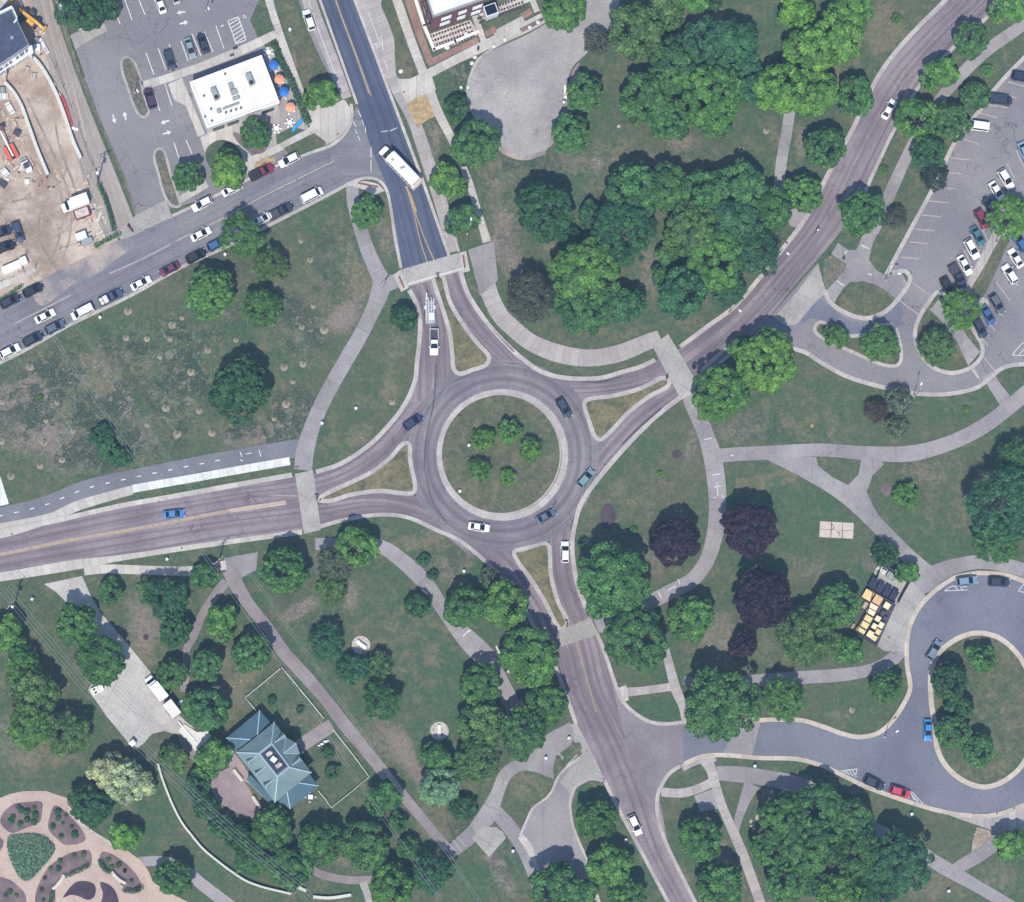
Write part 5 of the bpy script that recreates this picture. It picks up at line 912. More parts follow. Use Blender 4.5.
def make_vehicle(kind,name,extras=None):
    sh=SHAPES[kind]; t=empty(name,(0,0,0)); v,f=loft(sh['st']); b=MB(); b.add(v,f)
    x0,x1,wb,zb,x2,x3,wt,zt=sh['cab']
    c=[(x0,-wb,zb),(x1,-wb,zb),(x1,wb,zb),(x0,wb,zb),(x2,-wt,zt),(x3,-wt,zt),(x3,wt,zt),(x2,wt,zt)]
    b.add(c,[(0,1,5,4),(1,2,6,5),(2,3,7,6),(3,0,4,7),(4,5,6,7)])
    if kind=='pickup':
        b.box((-1.65,.90,.95),(2.3,.10,.46)); b.box((-1.65,-.90,.95),(2.3,.10,.46)); b.box((-2.76,0,.95),(.09,1.8,.46))
    o=b.build('body',M_PAINT,t); mod=o.modifiers.new('bevel','BEVEL'); mod.width=.035; mod.segments=2; mod.limit_method='ANGLE'
    # roof panel slightly crowned
    V=lambda p:Vector(p); P=[V(p) for p in c]
    def pane(name,a,b_,c_,d,i0=.08,i1=.10):
        # a,b bottom edge, c,d top edge
        def lerp(p,q,t_): return p+(q-p)*t_
        A=lerp(lerp(a,b_,i0),lerp(d,c_,i0),i1); B=lerp(lerp(b_,a,i0),lerp(c_,d,i0),i1); Cc=lerp(lerp(c_,d,i0),lerp(b_,a,i0),i1*.8); D=lerp(lerp(d,c_,i0),lerp(a,b_,i0),i1*.8)
        return glass(name,(A,B,Cc,D),0,t)
    pane('windshield',P[1],P[2],P[6],P[5],.05,.03); pane('rear_window',P[3],P[0],P[4],P[7],.08,.08)
    pane('side_window',P[0],P[1],P[5],P[4],.07,.10); pane('side_window',P[2],P[3],P[7],P[6],.07,.10)
    for x in sh['wx']:
        for y in (-1,1): wheel(t,x,y*(sh['st'][3][1]-.08))
    xf=sh['st'][-2][0]+.02; xr=sh['st'][1][0]; hw=sh['st'][-2][1]; zf=sh['st'][-1][3]; zr=sh['st'][1][3]-.16; hr=sh['st'][1][1]
    for y in (-1,1):
        q=MB(); q.box((xf,y*hw*.78,zf+.02),(.22,.30,.12)); q.build('headlight',M_HEAD,t)
        q=MB(); q.box((xr-.02,y*hr*.84,zr),(.10,.22,.16)); q.build('taillight',M_TAIL,t)
        q=MB(); q.box((x1-.25,y*(wb+.20),zb+.10),(.16,.22,.13)); q.build('mirror',M_PAINT,t)
    if kind=='pickup': q=MB(); q.box((-1.65,0,.745),(2.2,1.70,.02)); q.build('bed_liner',M_DGREY,t)
    return t
VP={k:make_vehicle(k,{'sedan':'parked_car','suv':'parked_car','pickup':'pickup_truck','van':'van'}[k]) for k in SHAPES}
USED=set()
def setcol(o,c):
    o.color=(*c,1)
    for ch in o.children: setcol(ch,c)
WH=(.78,.78,.76);NV=(.030,.036,.062);BK=(.016,.018,.024);SV=(.36,.38,.40);MR=(.14,.03,.065);BL=(.04,.11,.27);LB=(.20,.33,.46);TL=(.05,.15,.18);RD=(.50,.05,.08);CR=(.20,.02,.05)
def veh(x,y,a,kind,col,label,name=None,cat=None,group=None,ln=None):
    """a: heading in degrees, counter-clockwise from the photo's right"""
    if kind in USED: o=copy_tree(VP[kind])
    else: o=VP[kind]; USED.add(kind)
    p=W(x,y,.8); o.location=(p[0],p[1],.045); o.rotation_euler=(0,0,R(a)); setcol(o,col)
    s9=(.92,.92,.92) if kind!='pickup' else (.93,.93,.93)
    o.scale=s9
    if name: o.name=name
    tag(o,label,cat or {'pickup':'pickup truck','van':'van'}.get(kind,'car'),group); return o
gs='cars parked along the south kerb of the street'
for a in ((10,351,27,'suv',WH,'white car with dark windows at the left edge, first in the parked row'),(33,339,27,'suv',NV,'navy car parked second from the left edge on the south kerb'),(55,327,27,'suv',(.09,.11,.16),'slate-blue car parked behind the white-roofed van'),(82,312,207,'van',WH,'white-roofed van parked under the overhead wires'),(111,297,27,'pickup',(.05,.07,.13),'dark blue pickup carrying white boxes in its bed'),(141,283,27,'sedan',WH,'white saloon parked between the loaded pickup and the maroon car'),(169,269,207,'sedan',MR,'maroon car parked on the south kerb'),(196,256,27,'suv',BK,'black car parked right of the maroon car'),(217,244,27,'suv',BL,'dark blue car half under the street-side tree'),(262,219,27,'sedan',WH,'white car nose showing from under the street-side tree'),(281,211,27,'pickup',NV,'long navy pickup parked right of the tree'),(312,195,27,'van',WH,'white van parked last at the street corner')): veh(*a,group=gs)
gn='cars parked along the north kerb of the street'
for a in ((10,301,27,'suv',NV,'leftmost dark car on the north kerb, below the white containers'),(33,290,27,'suv',BK,'black car on the north kerb below the dirt lot entrance'),(202,204,207,'suv',WH,'white car parked on the north kerb by the driveway apron'),(232,189,27,'sedan',WH,'white saloon parked under the bright street tree'),(262,172,27,'pickup',CR,'dark red pickup with a black bed cover below the restaurant'),(289,160,207,'suv',WH,'white estate car nearest the corner on the north kerb')): veh(*a,group=gn)
for a in ((45,316,27,'sedan',WH,'white saloon driving near the left end of the street'),(201,234,27,'sedan',WH,'white saloon driving in the middle of the street')): veh(*a,name='driving_car')
for a in ((2,232,20,'suv',NV,'navy car cut by the left edge in the dirt lot'),(5,247,20,'suv',BK,'dark car below another at the left edge of the dirt lot'),(18,232,-72,'suv',(.04,.06,.12),'dark blue car parked nose down in the dirt lot')): veh(*a,group='cars in the dirt lot')
for a in ((160,3,110,'sedan',WH,'white car cut by the top edge in the restaurant car park'),(174,-6,110,'sedan',SV,'silver car only just inside the top edge'),(170,60,-72,'suv',(.03,.05,.075),'dark teal car, left of three parked together'),(190,48,-72,'sedan',(.22,.27,.29),'silver-grey car, middle of three parked together'),(203,43,108,'sedan',NV,'navy car with a pale tail, right of three parked together'),(150,98,108,'suv',(.06,.03,.07),'dark purple car beside the planted parking island')): veh(*a,group='cars in the restaurant car park')
veh(309,20,108,'suv',WH,'white car in the bay beside the north road')
for a in ((413,422,35,'suv',(.03,.04,.09),'dark blue car leaving the roundabout to the west'),(564,408,-58,'suv',(.035,.05,.08),'dark slate car circling at the north-east of the roundabout'),(586,478,50,'suv',(.16,.26,.27),'pale teal car joining from the east at the roundabout'),(546,516,28,'sedan',(.09,.12,.17),'dark car with a white bonnet at the south-east of the roundabout'),(479,527,-8,'sedan',WH,'white saloon circling at the south of the roundabout'),(565,552,90,'suv',WH,'white car entering the roundabout from the south'),(174,514,5,'sedan',(.05,.20,.48),'bright blue car on the west road'),(635,825,-65,'suv',WH,'white car driving down the south road'),(889,109,60,'sedan',WH,'white car driving beside the trees on the north-east road')): veh(*a,name='driving_car')
ge='cars in the north-east car park'
for a in ((977,126,172,'van',WH,'white van parked alone against the car park kerb'),(1001,100,-8,'van',NV,'dark estate car parked above the white van'),(1022,77,-12,'suv',(.02,.03,.07),'dark car cut by the right edge near the top of the car park'),(1025,152,-65,'sedan',LB,'light blue car cut by the right edge'),(1006,179,-58,'suv',WH,'white car at the top of the parked row, above the small white one'),(997,191,-58,'sedan',WH,'small white car partly under the median tree'),(990,206,122,'suv',NV,'navy car partly under the median tree'),(982,219,-60,'suv',CR,'crimson car left of the median tree'),(978,236,-60,'sedan',TL,'teal car below the crimson one'),(972,249,-60,'suv',WH,'white car between the teal car and the white saloon'),(965,265,-60,'sedan',WH,'white saloon third from the bottom of the left row'),(958,276,-60,'pickup',NV,'navy pickup second from the bottom of the left row'),(948,287,-60,'suv',BK,'black car at the bottom of the left row by the tree'),(1020,242,122,'suv',BL,'blue car right of the median tree at the edge'),(1016,258,122,'sedan',WH,'white saloon with a dark sunroof in the right row'),(1010,274,122,'suv',WH,'white car with a single dark screen in the right row'),(997,304,-58,'suv',(.10,.11,.13),'dark car with a silver roof in the right row'),(988,315,-60,'sedan',BL,'blue car second from the bottom of the right row'),(980,328,-62,'suv',NV,'navy car with a pale bonnet at the bottom of the right row')): veh(*a,group=ge)
gl='cars parked round the loop drive'
for a in ((967,581,8,'suv',(.18,.26,.36),'light blue car at the top of the loop'),(999,582,-3,'suv',NV,'dark navy car at the top right of the loop'),(934,650,58,'suv',(.15,.21,.28),'grey-blue car on the inner kerb of the loop'),(928,730,-90,'sedan',(.03,.22,.52),'bright blue car on the inner kerb of the loop'),(874,783,-25,'suv',NV,'navy car parked next to the red one by the loop'),(900,792,-17,'suv',RD,'red car parked by the loop')): veh(*a,group=gl)
def at(o,x,y,a,z=0.045,h=1.0):
    p=W(x,y,h); o.location=(p[0],p[1],z); o.rotation_euler=(0,0,R(a)); return o
# loads in pickup beds
def crates(x,y,a,label):
    t=empty('box_stack',(0,0,0),0,label,'boxes')
    for i,(u,v_,s_) in enumerate(((-2.1,.35,.75),(-2.1,-.4,.7),(-1.2,0,1.0))):
        b=MB(); b.box((u,v_,.79+s_*.35),(s_*.9,s_*.85+(.6 if i==2 else 0),s_*.7)); o=b.build('box',M_WHITE,t); m_=o.modifiers.new('b','BEVEL'); m_.width=.03
    return at(t,x,y,a,.045,.8)
crates(111,297,27,'white boxes stacked in the dark blue pickup\'s bed')
t=empty('bed_cover',(0,0,0),0,'black cover over the dark red pickup\'s bed','bed cover'); MB().box((-1.65,0,1.21),(2.35,1.86,.05)).build('cover_panel',M_BLK,t); MB().tube([(-2.7,-.6,1.25),(-2.7,.6,1.25)],.03,6).build('latch_bar',M_DGREY,t); at(t,262,172,27,.045,.8)
# bus
t=empty('shuttle_bus',(0,0,0),0,'long white bus with a tan rear turning at the street junction','bus')
b=MB(); v,f=loft([(-5.1,1.12,.45,2.9),(-5.0,1.25,.4,3.05),(0,1.27,.4,3.1),(2.7,1.27,.4,3.1),(3.0,1.2,.4,3.0)]); b.add(v,f); b.build('body',M_PARAP,t)
b=MB(); v,f=loft([(2.6,1.12,.45,1.75),(3.9,1.08,.45,1.65),(4.9,1.0,.5,1.5),(5.1,.85,.55,1.3)]); b.add(v,f); b.build('bonnet',M_PARAP,t)
glass('windshield',[(4.0,-1.05,1.72),(4.0,1.05,1.72),(2.95,1.08,2.95),(2.95,-1.08,2.95)],0,t)
MB().box((3.35,0,1.7),(1.1,2.14,1.5),0,(.35,1)).build('cab',M_DGREY,t)
for s_ in (-1,1):
    for k in range(7): MB().box((-4.1+k*1.0,s_*1.275,2.1),(.8,.03,.7)).build('side_window',M_GLASS,t)
for (x,y) in ((-.6,.3),(-.8,-.2),(1.8,.4)): MB().box((x,y,3.14),(.55,.45,.10)).build('roof_vent',M_GREYM,t)
MB().box((-4.75,0,3.09),(.5,2.2,.06)).build('rear_panel',M_LUMB,t); MB().box((-5.16,0,.7),(.15,2.2,.3)).build('bumper',M_LUMB,t)
MB().box((5.2,0,.6),(.18,1.9,.25)).build('bumper',M_DGREY,t)
for x in (-3.2,4.0):
    for s_ in (-1,1): wheel(t,x,s_*1.1,.46,.3)
for s_ in (-1,1): MB().box((4.95,s_*.8,1.15),(.2,.25,.2)).build('headlight',M_HEAD,t); MB().box((-5.12,s_*1.0,1.2),(.08,.15,.3)).build('taillight',M_TAIL,t); MB().box((3.9,s_*1.35,2.0),(.12,.3,.35)).build('mirror',M_DGREY,t)
at(t,400,166,134,.07,2.2)
# truck and equipment trailer on the north approach
veh(434,342,-90,'pickup',WH,'white pickup with a dark screen pulling a trailer down to the roundabout',name='pickup_truck')
t=empty('equipment_trailer',(0,0,0),0,'pale skeletal trailer of ladders behind the white pickup','trailer')
b=MB(); b.box((0,0,.75),(4.6,1.9,.12)); b.build('deck',M_GREYM,t); MB().box((3.0,0,.6),(1.6,.16,.12)).build('drawbar',M_GREYM,t)
for s_ in (-.75,-.25,.3,.78):
    b=MB(); b.box((-.2-.3*abs(s_),s_,1.25),(5.4-abs(s_),.12,.14)); 
    for k in range(9): b.box((-2.3+k*.55,s_+.13,1.25),(.06,.34,.05))
    b.build('ladder',M_STEEL,t)
MB().box((.9,.2,1.1),(1.4,1.0,.6)).build('tool_box',M_STEEL,t); MB().box((-.9,-.9,1.0),(.7,.4,.5)).build('fender',M_STEEL,t); MB().box((-.9,.9,1.0),(.7,.4,.5)).build('fender',M_STEEL,t)
for s_ in (-1,1): wheel(t,-.5,s_*.98); wheel(t,.35,s_*.98)
MB().tube([(-2.4,-.55,1.3),(-3.7,-.62,1.75)],.13,8).build('boom',M_STEEL,t)
at(t,430,312,-88,.05,1.0)
# box truck builder
def box_truck(x,y,a,label,L_=4.0,cat='truck',cab=True,boxm=None,z=.05,name='box_truck',nose=1.9):
    t=empty(name,(0,0,0),0,label,cat); wd=2.1; cx=-nose/2 if cab else 0
    b=MB(); b.box((cx,0,1.75),(L_,wd,2.1)); o=b.build('cargo_box',boxm or M_PARAP,t); m_=o.modifiers.new('b','BEVEL'); m_.width=.05; m_.segments=2
    MB().box((cx,0,.62),(L_+.1,wd*.8,.16)).build('chassis',M_DGREY,t)
    if cab:
        x0=cx+L_/2; v,f=loft([(x0+.02,1.0,.4,2.0),(x0+.5,1.0,.38,2.0),(x0+.95,.97,.38,1.35),(x0+nose-.2,.9,.4,1.15),(x0+nose,.7,.5,.95)]); b=MB(); b.add(v,f); b.build('cab',M_PARAP,t)
        glass('windshield',[(x0+1.15,-.85,1.42),(x0+1.15,.85,1.42),(x0+.55,.80,2.03),(x0+.55,-.80,2.03)],0,t)
        for s_ in (-1,1): MB().box((x0+nose-.12,s_*.66,.95),(.2,.26,.15)).build('headlight',M_HEAD,t); MB().box((x0+.9,s_*1.1,1.5),(.1,.2,.25)).build('mirror',M_DGREY,t); wheel(t,x0+1.1,s_*.9,.38)
        for s_ in (-1,1): wheel(t,cx-L_*.25,s_*.92,.38)
    else:
        for s_ in (-1,1): wheel(t,cx-.5,s_*1.0,.36); wheel(t,cx+.4,s_*1.0,.36)
        MB().box((L_/2+.6,0,.6),(1.3,.14,.12)).build('drawbar',M_DGREY,t)
    MB().box((cx-L_/2-.03,0,1.7),(.05,wd*.9,1.8)).build('rear_door',M_GREYM,t)
    for s_ in (-1,1): MB().box((cx-L_/2-.05,s_*.9,.75),(.06,.2,.14)).build('taillight',M_TAIL,t)
    return at(t,x,y,a,z,1.8)
box_truck(75,203,200,'white box truck parked beside the red trailer in the dirt lot',3.6)
box_truck(156,688,128,'white box truck on the concrete driveway',3.7)
box_truck(172,709,128,'cream cargo trailer behind the white box truck',3.4,'trailer',False,M_WHITE,name='cargo_trailer')
t=empty('utility_cart',(0,0,0),0,'small white flatbed cart truck at the left side of the driveway','cart')
v,f=loft([(-1.6,.7,.4,.8),(0,.75,.35,.85),(1.2,.7,.35,.8),(1.5,.5,.4,.65)]); b=MB(); b.add(v,f); b.build('body',M_PARAP,t); MB().box((-.9,0,1.0),(1.5,1.5,.25)).build('bed',M_WHITE,t)
for y in (-.35,.35): MB().box((-.9,y,1.14),(.5,.35,.05)).build('bed_hatch',M_BLK,t)
MB().box((.5,0,1.3),(1.0,1.35,.9),0,(.7,.9)).build('cab',M_PARAP,t); glass('windshield',[(1.02,-.6,1.0),(1.02,.6,1.0),(.86,.5,1.7),(.86,-.5,1.7)],0,t)
for x in (-1,1):
    for s_ in (-1,1): wheel(t,x,s_*.65,.28,.18)
at(t,99,689,28,.07,.8)
t=empty('crane_arm',(0,0,0),0,'white curved lift arm beside the small cart truck','lift arm'); MB().tube([(0,0,.1),(0,0,1.4),(.3,0,2.0),(.9,.1,2.1),(1.3,.3,1.9)],[.16,.13,.12,.1,.1],8).build('arm',M_PARAP,t); MB().lathe([(.5,0),(.5,.12),(.2,.16)],12).build('base',M_PARAP,t); at(t,110,682,60,.07,1.)
# construction machines
t=empty('telehandler',(0,0,0),0,'yellow telescopic handler at the north end of the building site','telehandler')
b=MB(); b.box((0,0,.95),(4.2,1.5,.8)); b.build('chassis',M_DGREY,t); MB().box((-.1,.85,1.6),(1.4,.8,1.3),0,(.85,.85)).build('cab',M_DGREY,t)
b=MB(); b.tube([(-2.6,-.1,1.7),(1.4,-.1,2.1),(3.4,-.1,1.6)],[.36,.34,.26],8); b.build('boom',M_YELL,t); MB().box((.7,-.85,1.45),(1.6,.7,.9)).build('engine_cover',M_YELL,t); MB().box((3.6,-.1,1.0),(.3,1.3,.9)).build('fork_carriage',M_YELL,t)
for x in (-1.5,1.5):
    for s_ in (-1,1): wheel(t,x,s_*1.05,.6,.4)
at(t,30,17,-38,.02,1.7)
t=empty('boom_lift',(0,0,0),0,'orange-red boom lift with a white arm on the building site','boom lift')
b=MB(); b.box((0,-.75,.75),(2.9,.7,.7)); b.build('counterweight',M_ORNG,t); MB().box((0,.75,.75),(2.9,.7,.7)).build('engine_cover',M_ORNG,t); MB().box((0,0,.5),(2.6,1.2,.35)).build('chassis',M_BLK,t)
b=MB(); b.tube([(-1.0,0,1.2),(1.5,0,1.5),(4.4,0,2.6)],[.2,.18,.13],8); b.build('boom',M_PARAP,t); MB().box((4.7,0,2.4),(.8,1.4,.8)).build('basket',M_RED,t)
for x in (-1.0,1.0):
    for s_ in (-1,1): wheel(t,x,s_*.8,.42,.3)
at(t,11,152,118,.02,1.0)
t=empty('skid_loader',(0,0,0),0,'small white and grey loader right of the boom lift','loader'); MB().box((0,0,.7),(2.4,1.3,.7)).build('body',M_STEEL,t); MB().box((.2,0,1.3),(1.0,1.1,.8),0,(.9,.9)).build('cab',M_DGREY,t)
for s_ in (-1,1): MB().tube([(-.9,s_*.7,1.3),(1.0,s_*.7,1.0),(1.6,s_*.7,.4)],.09,6).build('arm',M_STEEL,t); wheel(t,.6,s_*.7,.36); wheel(t,-.6,s_*.7,.36)
MB().box((1.8,0,.35),(.4,1.6,.5)).build('bucket',M_GREYM,t); at(t,27,167,118,.02,.8)
t=empty('flat_trailer',(0,0,0),0,'faded red trailer with a grey load below the white box truck','trailer'); MB().box((0,0,.6),(3.1,2.0,.2)).build('deck',M_RED,t); b=MB(); 
for s_ in (-1,1): b.box((0,s_*1.0,.9),(3.1,.1,.4))
b.box((-1.55,0,.9),(.1,2.0,.4)); b.box((1.55,0,.9),(.1,2.0,.4)); b.build('side_board',M_TAIL,t); MB().box((0,0,.95),(2.7,1.6,.45)).build('load',M_STONE,t)
for s_ in (-1,1): wheel(t,0,s_*.95)
MB().box((2.1,0,.5),(1.2,.12,.1)).build('drawbar',M_DGREY,t); at(t,82,213,20,.02,.8)
t=empty('site_generator',(0,0,0),0,'pale grey generator set with an open frame near the dirt lot\'s street fence','generator'); MB().box((-.5,.3,.8),(2.2,1.5,1.3)).build('housing',M_STEEL,t); MB().box((.3,-1.0,.55),(2.2,1.1,.8)).build('tank',M_GREYM,t); MB().box((.9,.6,.3),(1.6,.1,.2)).build('skid',M_DGREY,t); MB().box((-1.5,-1.0,.6),(.6,.5,.8)).build('control_box',M_LUMB,t); at(t,84,237,20,.02,.8)
for i,(x,y,wd) in enumerate(((8,268.5,2.3),(17,264.5,1.5),(23.5,260.5,1.3))):
    t=empty('white_container',(0,0,0),0,('largest white container, left in the row of three by the street','middle white container in the row of three by the street','smallest white container, right in the row of three by the street')[i],'container',None)
    MB().box((0,0,.75),(wd,1.5,1.4)).build('shell',M_PARAP,t); b=MB()
    for k in range(4): b.box((-wd*.36+k*wd*.24,0,1.46),(.05,1.4,.03))
    b.build('lid_rib',M_STEEL,t); at(t,x,y,23,.02,1.4)
t=empty('motor_scooter',(0,0,0),0,'dark red motor scooter on the street by the driveway apron','scooter'); MB().tube([(-.6,0,.7),(0,0,.45),(.5,0,.6),(.6,0,1.0)],[.2,.16,.12,.06],8).build('body',M_CRIM if 'M_CRIM' in globals() else M_TAIL,t); MB().box((-.4,0,.85),(.7,.3,.12)).build('seat',M_BLK,t); MB().tube([(.6,-.35,1.05),(.6,.35,1.05)],.025,6).build('handlebar',M_DGREY,t)
for x in (-.6,.7): MB().tube([(x,-.06,.28),(x,.06,.28)],.28,12).build('wheel',M_BLK,t)
at(t,130,228,-50,.06,.6)
# ---------------------------------------------------------------- people
def person(x,y,a,top,legs,label,hair=(.03,.02,.015),bike=False,z=.06):
    me=bpy.data.meshes.new('person')
    if bike: J=[(0,0,.95),(.12,0,1.25),(.28,0,1.45),(.36,0,1.58),(.40,0,1.72),(.22,.2,1.40),(.38,.24,1.15),(.55,.2,1.02),(.22,-.2,1.40),(.38,-.24,1.15),(.55,-.2,1.02),(.05,.12,.90),(.38,.14,.75),(.18,.14,.38),(.05,-.12,.90),(.40,-.14,.62),(.25,-.14,.22)]
    else: J=[(0,0,.95),(0,0,1.2),(0,0,1.42),(0,0,1.54),(.02,0,1.66),(0,.2,1.40),(.04,.26,1.12),(.16,.24,.90),(0,-.2,1.40),(-.06,-.26,1.12),(.04,-.26,.88),(0,.1,.90),(.12,.1,.50),(.02,.1,.08),(0,-.1,.90),(-.02,-.1,.50),(-.22,-.1,.10)]
    E=[(0,1),(1,2),(2,3),(3,4),(2,5),(5,6),(6,7),(2,8),(8,9),(9,10),(0,11),(11,12),(12,13),(0,14),(14,15),(15,16)]
    RR=[.15,.14,.16,.06,.105,.07,.05,.04,.07,.05,.04,.10,.07,.05,.10,.07,.05]
    me.from_pydata(J,E,[]); o=link('person',me,(top,)); sk=o.modifiers.new('skin','SKIN'); sk.use_smooth_shade=True
    for i,sv in enumerate(me.skin_vertices[0].data if me.skin_vertices else []): sv.radius=(RR[i],RR[i])
    if me.skin_vertices: me.skin_vertices[0].data[0].use_root=True
    sub=o.modifiers.new('sub','SUBSURF'); sub.levels=1; sub.render_levels=1
    h=MB(); hx,hz=(J[4][0],J[4][2]); h.lathe([(.02,-.02),(.10,0),(.115,.06),(.07,.12),(.01,.14)],10,(hx-.01,0,hz+.0)); m_=plain('hair_'+str(int(x)),hair,.8); h.build('hair',m_,o,True)
    t=MB(); 
    for s_ in (11,14): t.tube([J[s_],J[s_+1],J[s_+2]],[.108,.082,.062],8)
    t.build('trousers',legs,o,True)
    tag(o,label,'person'); p=W(x,y,1.0); o.location=(p[0],p[1],z); o.rotation_euler=(0,0,R(a)); return o
M_CLB=plain('black_cloth',(.02,.02,.03),.9); M_CLN=plain('navy_cloth',(.03,.05,.16),.9); M_CLY=plain('yellow_cloth',(.6,.42,.12),.9); M_CLW=plain('white_cloth',(.6,.6,.58),.9); M_CLT=plain('tan_cloth',(.35,.28,.2),.9)
person(478,49,60,M_CLB,M_CLB,'person in black walking on the pavement beside the gravel yard')
person(844,258,200,M_CLN,M_CLN,'person in blue standing at the path junction by the car park')
person(830,257,20,M_CLY,M_CLT,'person in yellow on the small lawn corner by the road')
person(817,231,50,M_CLW,M_CLB,'person in white riding a bicycle on the north-east road',bike=True,z=.07)
t=empty('bicycle',(0,0,0),0,'bicycle ridden on the north-east road','bicycle')
b=MB()
for x in (-.45,.55):
    pts=[(x+.33*math.cos(k*.524),0,.34+.33*math.sin(k*.524)) for k in range(13)]; MB().tube(pts,.025,6,False).build('wheel',M_BLK,t)
b.tube([(-.45,0,.34),(0,0,.36),(.40,0,.85),(-.12,0,.86),(0,0,.36)],.022,6); b.tube([(.55,0,.34),(.42,0,.98)],.022,6); b.build('frame',M_DGREY,t); MB().box((-.14,0,.92),(.26,.14,.06)).build('saddle',M_BLK,t); MB().tube([(.5,-.24,1.0),(.5,.24,1.0)],.018,6).build('handlebar',M_DGREY,t); at(t,817,231,50,.07,1.0)
M_CAPC=plain('pale_wall_cap',(.56,.55,.48),0.8,0.1,2)
# ---------------------------------------------------------------- buildings
def wpoly(pts,z,o=(0,0)):
    r=[W(x,y,z) for x,y in pts]; return [(a-o[0],b-o[1]) for a,b in r]
def lerp2(a,b,t): return (a[0]+(b[0]-a[0])*t,a[1]+(b[1]-a[1])*t)
def inset(poly,d):
    c=(sum(p[0] for p in poly)/len(poly),sum(p[1] for p in poly)/len(poly)); out=[]
    for p in poly:
        v=Vector((p[0]-c[0],p[1]-c[1])); l=v.length; v=v*((l-d*1.35)/l); out.append((c[0]+v.x,c[1]+v.y))
    return out
def ringwall(b,poly,inn,z0,z1):
    n=len(poly)
    for i in range(n):
        j=(i+1)%n; b.prism([poly[i],poly[j],inn[j],inn[i]],z0,z1)
# restaurant
hb=5.2; o_=W(235,92,0); t=empty('restaurant_building',(o_[0],o_[1],0),0,'white flat-roofed restaurant building with rooftop units beside the car park','building')
rp=wpoly([(189.5,82),(261.5,55),(279.8,102.5),(207,127.8)],hb,o_)
MB().prism(inset(rp,.12),0,hb-.5).build('wall',M_WWALL,t); MB().prism(inset(rp,.25),hb-.5,hb-.32).build('roof',M_WHITE,t)
b=MB(); ringwall(b,rp,inset(rp,.35),hb-.7,hb+.02); b.build('parapet',M_PARAP,t)
def rb(px,py): q=W(px,py,hb); return (q[0]-o_[0],q[1]-o_[1])
ar=R(20)
for (x,y) in ((215,94.5),(250,80)):
    c=rb(x,y); q=MB(); q.box((*c,hb+.25),(1.0,2.4,1.0),ar+.05); u=q.build('hvac_unit',M_GREYM,t); s_=MB(); s_.lathe([(.42,0),(.42,.12),(.30,.16)],12,(c[0]+.25,c[1]-.7,hb+.76)); s_.build('fan',M_BLK,u)
for (x,y,a_,b_) in ((231,86,.9,1.2),(234,92,1.3,1.0),(236,98,1.4,.6),(219,111,.8,.8),(231,106,3.4,.3)): c=rb(x,y); MB().box((*c,hb-.05),(a_,b_,.5),ar).build('roof_unit',M_GREYM,t)
for (x,y) in ((204,96),(211,109),(205,117),(225,74),(212,121),(226,112.5),(231,111),(236,109.5),(241,108)): c=rb(x,y); q=MB(); q.lathe([(.16,-.35),(.16,.1),(.22,.14)],8,(*c,hb)); q.build('vent_pipe',M_DGREY,t)
for k in range(3): 
    p0=rb(194+1.2*k,84-.5*k+k*0); 
sp_=[lerp2(rp[3],rp[2],f) for f in (.45,.72,.90)]
dirv=Vector((rp[2][0]-rp[3][0],rp[2][1]-rp[3][1])).normalized(); nrm=(dirv.y,-dirv.x); wa=math.atan2(dirv.y,dirv.x)
for c,wd in ((lerp2(rp[3],rp[2],.16),2.4),(lerp2(rp[3],rp[2],.36),2.4),(lerp2(rp[3],rp[2],.84),2.6)): MB().box((c[0]+nrm[0]*-.02,c[1]+nrm[1]*-.02,1.9),(wd,.10,1.9),wa).build('window',M_GLASS,t)
c=lerp2(rp[3],rp[2],.60); MB().box((c[0],c[1],1.2),(1.4,.12,2.3),wa).build('door',M_GLASS,t)
# small red sign strip on the fascia
MB().box((c[0]+.6+nrm[0]*.05,c[1]+nrm[1]*.05+.2,hb-.25),(3.4,.06,.28),wa).build('sign_strip',M_TAIL,t)
c=rb(232,56); MB().box((c[0],c[1]+.3,hb-.2),(.9,.4,.4),ar).build('rear_light',M_DGREY,t)
# brick building
hb2=9.5; o2=W(460,0,0); t=empty('brick_building',(o2[0],o2[1],0),0,'dark red brick building with a white roof, cut by the top edge','building')
rp=wpoly([(410,-50),(426,-2),(433,17.5),(486,-1),(470,-70)],hb2,o2)
rp=[rp[0],rp[2],rp[3],rp[4]]
MB().prism(inset(rp,.1),0,hb2-.1).build('wall',M_REDB,t); MB().prism(inset(rp,.35),hb2-.1,hb2).build('roof',M_WHITE,t); b=MB(); ringwall(b,rp,inset(rp,.3),hb2-.35,hb2+.25); b.build('parapet',M_GREYM,t)
A,B_=rp[1],rp[2]; dv=Vector((B_[0]-A[0],B_[1]-A[1])); ln=dv.length; dv.normalize(); wa2=math.atan2(dv.y,dv.x); n2=(dv.y,-dv.x)
for f,wd in ((.27,2.0),(.58,1.6),(.86,1.9)):
    for z in (2.2,5.6):
        c=(A[0]+dv.x*ln*f,A[1]+dv.y*ln*f); q=MB(); q.box((c[0]-n2[0]*.05,c[1]-n2[1]*.05,z+.7),(wd,.14,2.0),wa2); w_=q.build('window',M_GLASS,t); q=MB()
        for k in range(4): q.box((c[0]+n2[0]*.08,c[1]+n2[1]*.08,z+k*.5),(wd+.1,.20,.10),wa2)
        q.build('louvre',M_STEEL,w_)
A2,B2=rp[0],rp[1]; dv2=Vector((B2[0]-A2[0],B2[1]-A2[1])); l2=dv2.length; dv2.normalize()
